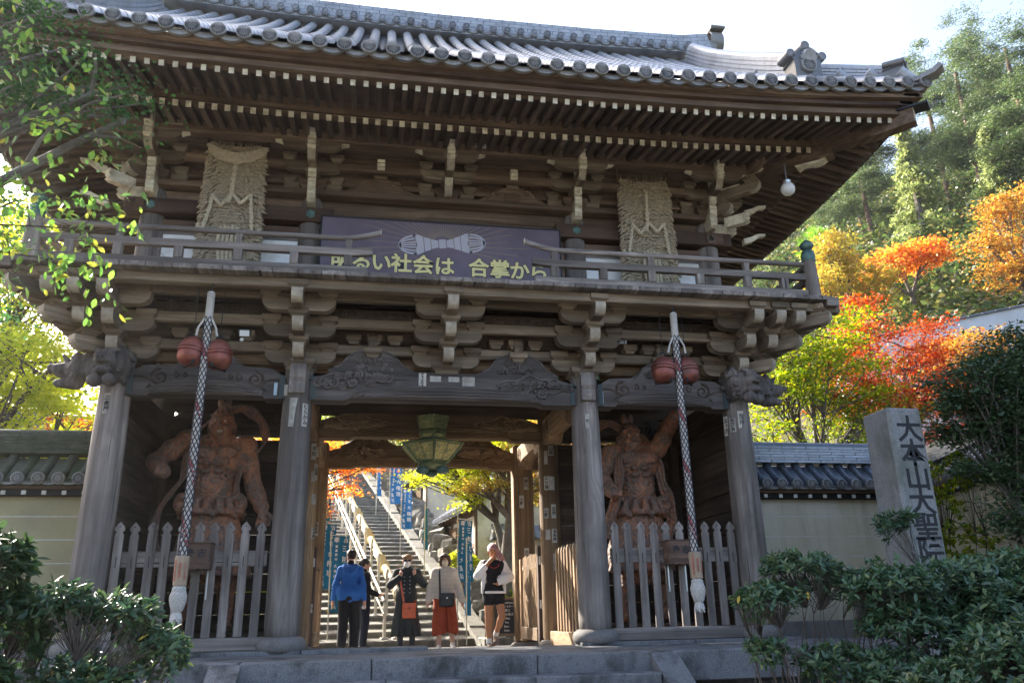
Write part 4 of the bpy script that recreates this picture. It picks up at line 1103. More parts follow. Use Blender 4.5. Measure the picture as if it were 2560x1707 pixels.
def onigawara(c, w, h, yaw, crest=True):
    mb = MB(); T = Matrix.Translation(c) @ Matrix.Rotation(yaw, 4, 'Z')
    pr = [(-w*.5, 0), (w*.5, 0), (w*.5, h*.5), (w*.56, h*.52), (w*.56, h*.58), (w*.42, h*.62), (w*.42, h*.68), (w*.3, h*.76), (0, h*.82), (-w*.3, h*.76), (-w*.42, h*.68), (-w*.42, h*.62), (-w*.56, h*.58), (-w*.56, h*.52), (-w*.5, h*.5)]
    mb.prism(pr, -.06, .22, 'y', T)
    o = part(mb, 'ridge_end_tile', TILE_END, False, ROOF); d = MB()
    for a, bx in ((-.60, h*.70), (.60, h*.70), (0, h*.97)):
        TT = T @ Matrix.Translation((w*a, .2, bx)) @ Matrix.Rotation(PI/2, 4, 'X') @ Matrix.Rotation(.12, 4, 'X'); d.lathe([(w*.165, 0), (w*.165, .27), (w*.135, .28), (w*.13, .272), (.001, .272)], 14, T=TT)
    for sg in (-1, 1): d.tube([T @ Vector((sg*w*(.5-.42*t/6), -.07, h*(.60+.22*math.sin(t/6*PI/2)))) for t in range(7)], .022, 6)
    part(d, 'end_scroll', TILE_END, True, o)
    if crest: 
        q = lk('end_crest', disc_mesh(w*.27, TILE_DISC), o); q.matrix_local = T @ Matrix.Translation((0, -.05, h*.33)) @ Matrix.Rotation(PI/2, 4, 'X')
for s in (-1, 1):
    onigawara((s*4.86, EY+.30, roofz(4.8, .28)+.02), .40, .60, 0)
    P = [(s*(EH-.16-d), EY+.16+d, roofz(EH, 0)+.03+(.70*d if d > .3 else .70*d+.12*(1-d/.3)**2)) for d in (1.35, 1.0, .7, .45, .25, .1)]
    ridge(P, .22, .22, 4, 'corner_ridge', .07)
    onigawara((s*(EH-.22), EY+.22, roofz(EH, 0)+.10), .26, .40, s*PI/4, False)
    T = Matrix.Translation((s*(EH-.02), EY+.02, roofz(EH, 0)-.02)) @ Matrix.Rotation(s*PI/4, 4, 'Z')
    mb = MB(); mb.sweep([T @ Vector((0, .35, .12)), T @ Vector((0, .1, .06)), T @ Vector((0, -.12, .10)), T @ Vector((0, -.22, .17))], [(-.1, -.04), (.1, -.04), (.1, .03), (0, .07), (-.1, .03)]); part(mb, 'corner_tile', TILE_DISC, True, ROOF)
    # ornamental end of the main ridge
    mb = MB(); mb.lathe([(.26, -.14), (.28, -.12), (.28, .12), (.26, .14), (.20, .14), (.20, -.14)], 22, (0, 0, 0), Matrix.Translation((s*5.75, YM-.1, RZ+.56)) @ Matrix.Rotation(PI/2, 4, 'Y'), cap=False)
    mb.box((s*5.55, YM-.35, RZ-.1), (s*5.72, YM+.2, RZ+.5), .02); mb.box((s*5.6, YM-.42, RZ+.78), (s*5.92, YM+.2, RZ+.85), .02); mb.box((s*5.5, YM-.4, RZ-.05), (s*6.0, YM+.25, RZ+.1), .03); part(mb, 'ridge_ornament', TILE_DISC, True, ROOF)
# ------------------------------------------------------------------ signboard on the balcony
def flat(name, me, parent, loc, rot=(PI/2, 0, 0), scale=None): return lk(name, me, parent, loc, rot, scale)
SIGNM = plain('purple_sign_board', (.115, .08, .10), .45, var=.18, scale=3, dirt=(.14, .10, .13))
YEL = plain('pale_yellow_letters', (.72, .62, .26), .5, var=.1, scale=12); SILV = plain('silver_grey_print', (.42, .39, .42), .5, var=.08); RAYM = plain('dull_gold_rays', (.30, .23, .10), .5)
sg = thing('signboard', 'wide purple board with yellow lettering and a silver ritual emblem behind the balcony rail', 'signboard', (0, 0, 0))
MB().box((-1.77, -.115, 4.58), (1.66, -.075, 5.76), .004).build('board', SIGNM, sg)
for a, b in (((-1.79, -.12, 5.757), (1.68, -.07, 5.78)), ((-1.79, -.12, 4.56), (-1.768, -.07, 5.757)), ((1.658, -.12, 4.56), (1.68, -.07, 5.757))): MB().box(a, b).build('frame', INK, sg)
for ch, x, z in (('明', -1.481, 5.09), ('る', -1.20, 5.08), ('い', -.93, 5.075), ('社', -.646, 5.077), ('会', -.342, 5.072), ('は', -.041, 5.066), ('合', .453, 5.07), ('掌', .76, 5.065), ('か', 1.048, 5.055), ('ら', 1.331, 5.05)):
    flat('letter', text_mesh(ch, .30, YEL, .003, .008), sg, (x, -.1185, z))
    flat('letter_outline', text_mesh(ch, .30, INK, .001, .016), sg, (x, -.1165, z))  # bolder black copy behind each yellow letter
rm = MB()
for i in range(34):
    a = PI*(-.06+1.12*i/33)
    r0, r1 = .16, 1.0-.35*abs(math.sin(a))+.12*(i % 3)
    cx, cz = -.07, 5.40; zt = cz+r1*math.sin(a)
    if zt > 5.74: r1 = (5.74-cz)/math.sin(a)
    d = Vector((math.cos(a), 0, math.sin(a))); nrm = Vector((-d.z, 0, d.x))*.004; c = Vector((cx, -.1155, cz))
    rm.add([c+d*r0-nrm, c+d*r0+nrm, c+d*r1+nrm*.6, c+d*r1-nrm*.6], [(0, 1, 2, 3)])
rm.build('sun_rays', RAYM, sg)
em = MB(); TT = Matrix.Translation((-.07, 0, 5.435)) @ Matrix.Rotation(-.09, 4, 'Y')
def epoly(P, y=-.1175): em.prism(P, y, y+.0012, 'y', TT)
def ering(cx, cz, rx, rz, w, a0, a1, n=14):
    P = [(cx+rx*math.cos(a0+(a1-a0)*i/n), cz+rz*math.sin(a0+(a1-a0)*i/n)) for i in range(n+1)]
    Q = [(cx+(rx-w)*math.cos(a0+(a1-a0)*i/n), cz+(rz-w)*math.sin(a0+(a1-a0)*i/n)) for i in range(n+1)]
    for i in range(n): epoly([P[i], P[i+1], Q[i+1], Q[i]])
epoly([(-.05, -.07), (.05, -.07), (.05, .07), (-.05, .07)]); epoly([(.042*math.cos(a), .05*math.sin(a)) for a in [2*PI*i/12 for i in range(12)]], -.119)
for s in (-1, 1):
    epoly([(s*.06, -.055), (s*.16, -.075), (s*.16, .075), (s*.06, .055)]); epoly([(s*.17, -.085), (s*.26, -.115), (s*.26, .115), (s*.17, .085)])
    epoly([(s*.27, -.12), (s*.36, -.16), (s*.42, -.15), (s*.36, 0), (s*.42, .15), (s*.36, .16), (s*.27, .12)])
    m = 1 if s > 0 else 0
    for rx, rzz, w in ((.25, .155, .03), (.24, .105, .026), (.235, .05, .022)):
        ering(s*.38, 0, rx, rzz, w, -PI/2+m*0+(0 if s > 0 else PI), PI/2+(0 if s > 0 else PI))
    epoly([(s*.38, -.012), (s*.62, -.008), (s*.62, .008), (s*.38, .012)])
em.build('emblem', SILV, sg)
# ------------------------------------------------------------------ giant straw sandals
STRAWL = plain('pale_straw_rope', (.52, .44, .31), .85, var=.25, scale=30, bump=.5)
def sandal(x, zt, zb, lab, sd):
    r = random.Random(sd); t = thing('straw_sandal', lab, 'giant sandal', (x, -.16, 0), group='giant straw sandals of the upper storey')
    rows = []
    for v in range(4):
        mb = MB(); m = 18
        for i in range(m):
            u = (i+r.uniform(.2, .8))/m-.5; a = r.uniform(.15, .6)*(-1 if u > 0 else 1)*(.6+.8*abs(u)); 
            sag = -.05*(1-4*u*u)
            c = Vector((u, r.uniform(-.012, .012), sag+r.uniform(-.006, .006))); d = Vector((.050*math.cos(a)*r.uniform(.8, 1.3), 0, .05*math.sin(a)))
            P = [c-d*1.15, c-d*.5+Vector((0, -.02, 0)), c+d*.3+Vector((0, -.024, 0)), c+d*1.15]
            q = r.uniform(.8, 1.15); mb.tube(P, [.006, .021*q, .020*q, .005], 6)
        rows.append(mb.mesh('straw_row', STRAW, True))
    n = int((zt-zb)/.043)
    MB().box((-.39, -.01, zb), (.39, .05, zt-.06), .02).build('straw_core', STRAW, t)
    for i in range(n):
        f = i/n; w = .80+.07*(1-f)+r.uniform(-.015, .015)
        if f > .93: w *= .93
        lk('straw_row', rows[r.randint(0, 3)], t, (r.uniform(-.012, .012), -.03+r.uniform(-.008, .008), zb+.06+i*.043), (0, r.uniform(-.03, .03), 0), (w, 1.1, 1.1))
    def rope(P, rad):
        mb = MB(); m = 40; Q = []
        for i in range(m+1):
            q = i/m*(len(P)-1); k = min(int(q), len(P)-2); a = Vector(P[k]); b = Vector(P[k+1]); Q.append(a.lerp(b, q-k))
        for ph in (0, PI):
            mb.tube([p+Vector((math.cos(i*1.1+ph)*rad*.55, math.sin(i*1.1+ph)*rad*.55, 0)) for i, p in enumerate(Q)], rad*.62, 6)
        mb.build('strap', STRAWL, t, True)
    h = zt-zb
    rope([(0, -.09, zt-.22), (-.02, -.10, zt-.5*h+.18), (-.05, -.11, zt-.47*h)], .03)
    rope([(0, -.09, zt-.5*h+.2), (-.14, -.12, zt-.44*h-.12), (-.26, -.10, zt-.42*h)], .028); rope([(0, -.09, zt-.5*h+.2), (.12, -.12, zt-.44*h-.08), (.24, -.10, zt-.40*h)], .028)
    rope([(-.25, -.10, zt-.41*h), (-.30, -.10, zt-.56*h), (-.36, -.11, zt-.72*h), (-.42, -.09, zt-.64*h)], .026)
    rope([(.24, -.10, zt-.40*h), (.27, -.10, zt-.56*h), (.30, -.11, zt-.72*h), (.40, -.09, zt-.66*h)], .026)
    for k in range(5): rope([(-.1+.05*k, -.12, zt-.66*h+.02*(k % 2)), (-.13+.06*k, -.13, zt-.78*h), (-.09+.05*k, -.12, zt-.92*h)], .024)
    if sd == 3:
        for q in range(5): rope([(-.40+.01*q, -.06-.02*(q % 2), zt-.02-.03*q), (-.2, -.10, zt-.13-.035*q), (0, -.12, zt-.18-.035*q), (.2, -.10, zt-.13-.035*q), (.40-.01*q, -.06, zt-.02-.03*q)], .026)
    # frayed straw on top
    mb = MB()
    for i in range(90):
        u = r.uniform(-.36, .36); mb.tube([(u, -.03, zt-.1), (u*1.03+r.uniform(-.03, .03), -.05+r.uniform(-.05, .03), zt+r.uniform(-.02, .09))], [.006, .002], 3)
    mb.build('frayed_straw', STRAW, t)['kind'] = 'stuff'
    for s in (-1, 1): MB().box((s*.41-.015, .0, zb-.1), (s*.41+.015, .03, zt+.3)).build('hanger', RED['z'], t)
sandal(-2.985, 6.74, 4.75, 'huge woven straw sandal hung left of the purple signboard, folded flap on top', 3)
sandal(3.015, 6.68, 4.75, 'huge woven straw sandal hung right of the purple signboard, bushy split top', 8)
# ------------------------------------------------------------------ bell ropes and bells
ROPEW = plain('white_rope_fibre', (.50, .465, .42), .85, var=.15, scale=60, bump=.5); ROPER = plain('red_rope_fibre', (.34, .09, .085), .85, var=.2, scale=60, bump=.5); ROPEB = plain('black_rope_fibre', (.045, .04, .045), .9)
BELLM = plain('red_brown_bell_metal', (.24, .072, .05), .42, .45, var=.3, scale=9, bump=.08, dirt=(.10, .045, .035))
BLOCKW = plain('pale_rope_block', (.34, .25, .17), .7, var=.2, scale=12)
def bell_rope(x, lab, zbot):
    t = thing('bell_rope', lab, 'bell rope', (x, -.98, 0), group='bell ropes in front of the gate')
    zt, zb = 3.86, zbot; n = 20; m = 110; mb = MB(); R = .044
    for j in range(m+1):
        z = zt+(zb-zt)*j/m; q = R*(1+.05*math.sin(j*1.9))
        for i in range(n): a = 2*PI*i/n+j*.23; mb.v.append((q*math.cos(a), q*math.sin(a), z))
    for j in range(m):
        for i in range(n):
            mb.f.append((j*n+i, j*n+n+i, j*n+n+(i+1) % n, j*n+(i+1) % n))
            red = (i % n in (0, 1, 2, 3)) and ((j*7) % 13 < 10); mb.m.append(1 if red else 0)
    mb.build('rope', [ROPEW, ROPER], t, True)
    nt = MB()
    for sgn in (-1, 1):
        for k in range(6):
            nt.tube([(R*1.07*math.cos(sgn*i*.32+k*2*PI/6), R*1.07*math.sin(sgn*i*.32+k*2*PI/6), zt+(zb-zt)*i/96) for i in range(97)], .0065, 4)
    nt.build('net_cover', ROPEB, t, True)
    w = MB()
    for i in range(15): w.lathe([(.034, 0), (.048, .008), (.048, .018), (.034, .026)], 14, (0, 0, 3.82+i*.024))
    w.lathe([(.04, 3.8), (.045, 3.85), (.035, 4.19), (.0, 4.2)], 12)
    for s in (-1, 1): w.tube([(s*.04, -.02, 3.84), (s*.10, -.03, 3.72), (s*.12, -.01, 3.62)], [.014, .011, .016], 6)
    w.build('cord_binding', ROPEW, t, True)
    MB().tube([(0, 0, 4.18), (.01, 0, 4.31)], .01, 6).build('hook', IRON, t)
    MB().lathe([(.07, zb-.31), (.073, zb-.30), (.078, zb-.02), (.074, zb)], 8, ph=PI/8).build('wooden_block', BLOCKW, t)
    for a in (-1, 0, 1):
        if a == 0: ch = '奉納大願成就'
        else: ch = '一九九一年五月' if a > 0 else '家内安全商売繁盛'
        me = text_mesh(vtext(ch), .030, REDINK, .0005, .0005, .9)
        an = -PI/2+a*PI/4; lk('inscription', me, t, (.0755*math.cos(an), .0755*math.sin(an), zb-.155), (PI/2, 0, an+PI/2))
    ts = MB(); prof = [(.05, 0), (.066, -.02), (.064, -.05), (.07, -.07), (.082, -.10), (.084, -.14), (.072, -.20), (.055, -.25), (.04, -.275), (.048, -.29), (.056, -.34)]
    ts.lathe([(r_, zb-.31+z) for r_, z in prof], 20)
    for sgn in (-1, 1):
        for k in range(10):
            P = []
            for i in range(22):
                f = i/21; z = -.02-.25*f; rr = np.interp(-z, [-p[1] for p in prof], [p[0] for p in prof])*1.03
                a = sgn*f*2.6+k*2*PI/10; P.append((rr*math.cos(a), rr*math.sin(a), zb-.31+z))
            ts.tube(P, .0055, 4)
    for k in range(16): a = 2*PI*k/16; ts.tube([(.04*math.cos(a), .04*math.sin(a), zb-.59), (.058*math.cos(a), .058*math.sin(a), zb-.66-.02*(k % 3))], .010, 5)
    ts.build('tassel', ROPEW, t, True)
bell_rope(-2.97, 'braided red, white and black bell rope with its tassel behind the left bush', 1.06)
bell_rope(2.98, 'braided red, white and black bell rope hanging over the right-hand offering box', 1.06)
bm = MB(); R = .148
prof = [(.03, .165), (.035, .15), (.075, .142), (.12, .105), (.142, .055), (.150, .02), (.166, .016), (.166, .0), (.152, -.006), (.152, -.018), (.166, -.024), (.166, -.04), (.150, -.045), (.156, -.09), (.146, -.14), (.11, -.185), (.06, -.207), (.0, -.212)]
bm.lathe(prof, 30); bm.mat(1); bm.box((-.012, -.13, -.215), (.012, .13, -.185), .005); bm.ball((-.13, 0, -.185+.05), (.0, .0, .0), 4, 3) if False else None
for s in (-1, 1): bm.ball((0, s*.115, -.172), (.026, .026, .026), 8, 5)
bell_me = bm.mesh('bell_body', [BELLM, INK], True, 35)
bh = MB(); bh.tube([(.0+.035*math.cos(a), 0, .175+.045*math.sin(a)) for a in [PI*i/8 for i in range(9)]], .011, 6); bh.tube([(0, 0, .21), (0, 0, .8)], .006, 5); bell_h = bh.mesh('hanger', IRON, True)
for x, y, z, ry, lab in ((-3.13, -.93, 3.46, .12, 'red-brown round bell, left one of the pair beside the left bell rope'), (-2.83, -.90, 3.44, -.1, 'red-brown round bell, right one of the pair beside the left bell rope'), (2.80, -.93, 3.42, .14, 'red-brown round bell, left one of the pair beside the right bell rope'), (3.13, -.90, 3.43, -.12, 'red-brown round bell, right one of the pair beside the right bell rope')):
    t = thing('bell', lab, 'bell', (x, y, z), group='round bells beside the bell ropes'); lk('bell_body', bell_me, t, None, (0, ry, ry*5)); lk('hanger', bell_h, t)
# ------------------------------------------------------------------ offering boxes on the fences
BOXW = W3('offering_box_wood', (.21, .125, .085), (.10, .06, .045), ring=.5)
for x, lab in ((-2.965, 'small wooden offering box on the left picket fence, behind the bell rope'), (3.07, 'small wooden offering box on the right picket fence, left of the bell rope')):
    t = thing('offering_box', lab, 'offering box', (x, -.07, 0), group='offering boxes on the picket fences')
    MB().box((-.165, -.25, 1.02), (.165, -.005, 1.25), .006).build('box', BOXW['x'], t)
    MB().box((-.175, -.26, 1.25), (.175, 0, 1.268), .004).build('lid', BOXW['x'], t)
    ap = [(-.17, 1.02), (.17, 1.02)]+[(.17-.34*i/16, .945+.018*abs(math.sin(i*PI/4))) for i in range(17)]
    MB().prism(ap, -.256, -.236, 'y').build('apron', BOXW['x'], t); MB().box((-.16, -.24, .955), (.16, -.02, 1.02), .004).build('base', BOXW['x'], t)
    nb = MB()
    for s in (-1, 1):
        for k in range(4): nb.ball((s*.15, -.252, 1.06+k*.05), (.009, .006, .009), 6, 4)
    nb.build('nails', IRON, t)
    flat('lettering', text_mesh('浄 志', .105, INK, .0008, .003), t, (0, -.2515, 1.135))
    for s in (-.12, .12): MB().box((s-.008, -.045, .62), (s+.008, -.035, .95)).build('bracket_strip', STEEL, t)
# ------------------------------------------------------------------ bronze lantern in the passage
BRONZE = plain('gilt_green_bronze', (.22, .24, .11), .45, .55, var=.4, scale=22, bump=.2, dirt=(.06, .11, .085)); GILT = plain('pierced_gilt_panel', (.52, .44, .17), .45, .5, var=.5, scale=34, bump=.5, dirt=(.16, .19, .12))
ln = thing('hanging_lantern', 'hexagonal green and gold bronze lantern hung in the middle of the passage', 'lantern', (-.08, 1.2, 0))
MB().lathe([(.21, 2.93), (.235, 2.96), (.22, 3.0), (.255, 3.10), (.27, 3.19), (.25, 3.19), (.17, 3.02)], 6, ph=PI/6).build('crown', BRONZE, ln)
MB().lathe([(.20, 2.86), (.20, 2.93)], 6, ph=PI/6).build('neck', BRONZE, ln)
for k in range(6):
    a = PI/6+PI/6+k*PI/3; MB().box((-.07, -.006, 2.878), (.07, .003, 2.915), .002, Matrix.Rotation(a+PI/2, 4, 'Z') @ Matrix.Translation((0, -.178, 0))).build('neck_panel', GILT, ln)
MB().lathe([(.19, 2.86), (.30, 2.825), (.50, 2.775), (.515, 2.765), (.50, 2.755), (.2, 2.80)], 6, ph=PI/6).build('roof', BRONZE, ln)
MB().lathe([(.485, 2.755), (.225, 2.50), (.21, 2.49), (.0, 2.49)], 6, ph=PI/6).build('body', BRONZE, ln)
for k in range(6):
    a0 = PI/6+k*PI/3; a1 = a0+PI/3
    def pt(a, r, z): return Vector((r*math.cos(a), r*math.sin(a), z))
    for u0, u1 in ((.06, .47), (.53, .94)):
        q = [pt(a0, .474, 2.742).lerp(pt(a1, .474, 2.742), u0), pt(a0, .474, 2.742).lerp(pt(a1, .474, 2.742), u1), pt(a0, .26, 2.53).lerp(pt(a1, .26, 2.53), u1), pt(a0, .26, 2.53).lerp(pt(a1, .26, 2.53), u0)]
        am = (a0+a1)/2; off = Vector((math.cos(am), math.sin(am), -.9)).normalized()*.006
        mb = MB(); mb.add([p+off for p in q]+[p-off for p in q], [(0, 1, 2, 3), (7, 6, 5, 4), (0, 4, 5, 1), (1, 5, 6, 2), (2, 6, 7, 3), (3, 7, 4, 0)]); mb.build('pierced_panel', GILT, ln)
    MB().tube([pt(a0, .50, 2.758), pt(a0, .235, 2.49)], .014, 6).build('rib', BRONZE, ln)
MB().lathe([(.21, 2.49), (.24, 2.47), (.22, 2.44), (.17, 2.42)], 6, ph=PI/6).build('base', BRONZE, ln)
for k in range(3):
    a = PI/2+k*2*PI/3; MB().ball((.17*math.cos(a), .17*math.sin(a), 2.39), (.10, .10, .06), 10, 6).build('foot', VERD, ln, True)
MB().tube([(0, 0, 3.15), (0, 0, 4.1)], .008, 6).build('hanging_rod', IRON, ln)
# ------------------------------------------------------------------ small fixtures
GLASS = plain('milk_glass', (.72, .72, .70), .25, var=.04, spec=.6)
gl = thing('globe_lamp', 'white glass globe lamp under the right-hand corner of the eaves', 'lamp', (4.93, -1.0, 6.22))
MB().ball((0, 0, 0), .105, 20, 12).build('globe', GLASS, gl, True); MB().lathe([(.055, .085), (.06, .13), (.03, .15), (.012, .16), (.012, .42)], 14).build('cap', STEEL, gl, True)
fl = thing('flood_lamp', 'small black floodlight on the bracket beam right of the left bells', 'floodlight', (-2.62, -.44, 3.86))
MB().box((-.075, -.05, -.05), (.075, .03, .05), .01, Matrix.Rotation(.35, 4, 'X')).build('housing', IRON, fl); MB().box((-.06, -.054, -.038), (.06, -.049, .038), 0, Matrix.Rotation(.35, 4, 'X')).build('lens', GLASS, fl); MB().ball((-.03, -.03, -.10), .025, 8, 6).build('sensor', WHITE, fl, True); MB().box((-.02, .0, .03), (.02, .12, .06)).build('arm', IRON, fl)
sb = thing('small_bell', 'small brass bell hung under the brackets left of the right bells', 'bell', (2.14, .05, 3.60))
MB().lathe([(.075, -.10), (.065, -.06), (.05, .0), (.035, .04), (.0, .05)], 16).build('bell_body', BRONZE, sb, True); MB().tube([(0, 0, .05), (0, 0, .28)], .006, 5).build('hanger', IRON, sb)
# ------------------------------------------------------------------ pasted name slips and painted signs on the timber
def slip(x, y, z, w, h, txt, rzz=0.0, old=False, tx=None, r=None):
    """paper slip; r: bend radius of the column it sticks to"""
    m = 5; mb = MB(); me_ = PAPER_OLD if old else PAPER
    for i in range(m+1):
        u = (-.5+i/m)*w; dy = 0 if r is None else r-math.sqrt(r*r-u*u)
        mb.v += [(u, dy, -h/2), (u, dy, h/2), (u, dy+.003, h/2), (u, dy+.003, -h/2)]
    for i in range(m):
        for k in range(4): mb.f.append((i*4+k, i*4+(k+1) % 4, i*4+4+(k+1) % 4, i*4+4+k)); mb.m.append(0)
    me = mb.mesh('paper_slip', me_); recalc(me); o = lk('paper_slip', me, GATE, (x, y, z), (0, 0, rzz))
    if txt:
        vert = h > w
        s = (w*.82 if vert else h*.8) if tx is None else tx
        n = len(txt); sp = min(1.0, (h*.92/n)/s*1.0) if vert else 1
        if vert: s = min(s, h*.95/n); t = text_mesh(vtext(txt), s, INK, .0004, .0016, 1.0)
        else: t = text_mesh(txt, min(s, w*.95/n), INK, .0004, .0016)
        lk('lettering', t, o, (0, -.0025, 0), (PI/2, 0, 0))
    return o
slip(-4.23, -.19, 2.96, .085, .26, '三倉屋', .0, True, r=.2)
slip(-1.83, -.155, 2.87, .085, .30, 'むらかみ', .75, False, r=.2); slip(-1.98, -.192, 2.9, .10, .38, '', 0, True, r=.2)
slip(4.19, -.19, 2.93, .10, .25, '京井', 0, False, r=.2); slip(4.07, -.14, 2.86, .085, .20, '祇園会', -.72, True, r=.2); slip(4.015, -.05, 2.86, .09, .28, '五十吉', -1.1, False, r=.2)
slip(1.93, -.192, 2.86, .06, .2, '峰', 0, True, r=.2)
slip(-.325, -.142, 3.385, .10, .20, '松ゆう御日会', 0, False); slip(-.15, -.14, 3.41, .15, .08, '', 0, True); slip(.10, -.14, 3.41, .15, .07, '', 0, True); slip(.30, -.14, 3.385, .17, .13, '', 0, True)
for x in (-2.225, 2.166): mb = MB(); mb.box((-.022, -.004, -.085), (.022, .002, .085), .003); mb.build('pale_tag', plain('pale_blue_tag', (.33, .42, .48), .4) if x < 0 else bpy.data.materials['pale_blue_tag'], GATE, False, (x, -.145, 3.21))
slip(-2.32 + .23, -.139, 3.2, .06, .15, '', 0, True)
slip(-.21, -.685, 4.20, .16, .06, '上杏池', 0, True); slip(.24, -.685, 4.19, .15, .06, '赤坂岡', 0, True); slip(2.42, -.40, 3.95, .15, .05, '支三組', 0, True)
slip(.43, -.60, 6.80, .15, .08, 'らは０', 0, False)
names = ['八名門', '山桜', 'のか福', '京川', '小野', '白扇', '大福', '玉永屋', '寿', '松本', '千社', '石井']
rs = random.Random(2); k = 0
for x, y, rr, zs in ((1.95, YM, .17, (2.9, 2.62, 2.3, 2.0, 1.6, 1.15)), (-1.95, YM, .17, (2.9, 2.5, 2.1, 1.7, 1.2, .8))):
    for z in zs:
        for an in ((-.55, .1) if x > 0 else (.95, .55)):
            if rs.random() < .45: continue
            a = -PI/2+an+rs.uniform(-.1, .1); q = slip(x+(rr+.004)*math.cos(a), y+(rr+.004)*math.sin(a), z+rs.uniform(-.1, .1), rs.choice((.06, .08, .09)), rs.choice((.16, .22, .26)), names[k % 12] if rs.random() < .75 else '', a+PI/2, rs.random() < .8, r=rr); k += 1
for x, zs in ((1.95, (2.75, 2.4, 1.42)), (-1.95, (2.7, 1.9))):
    for z in zs: slip(x+rs.uniform(-.06, .06), YR-.162, z, .09, .24, names[k % 12], 0, rs.random() < .5); k += 1
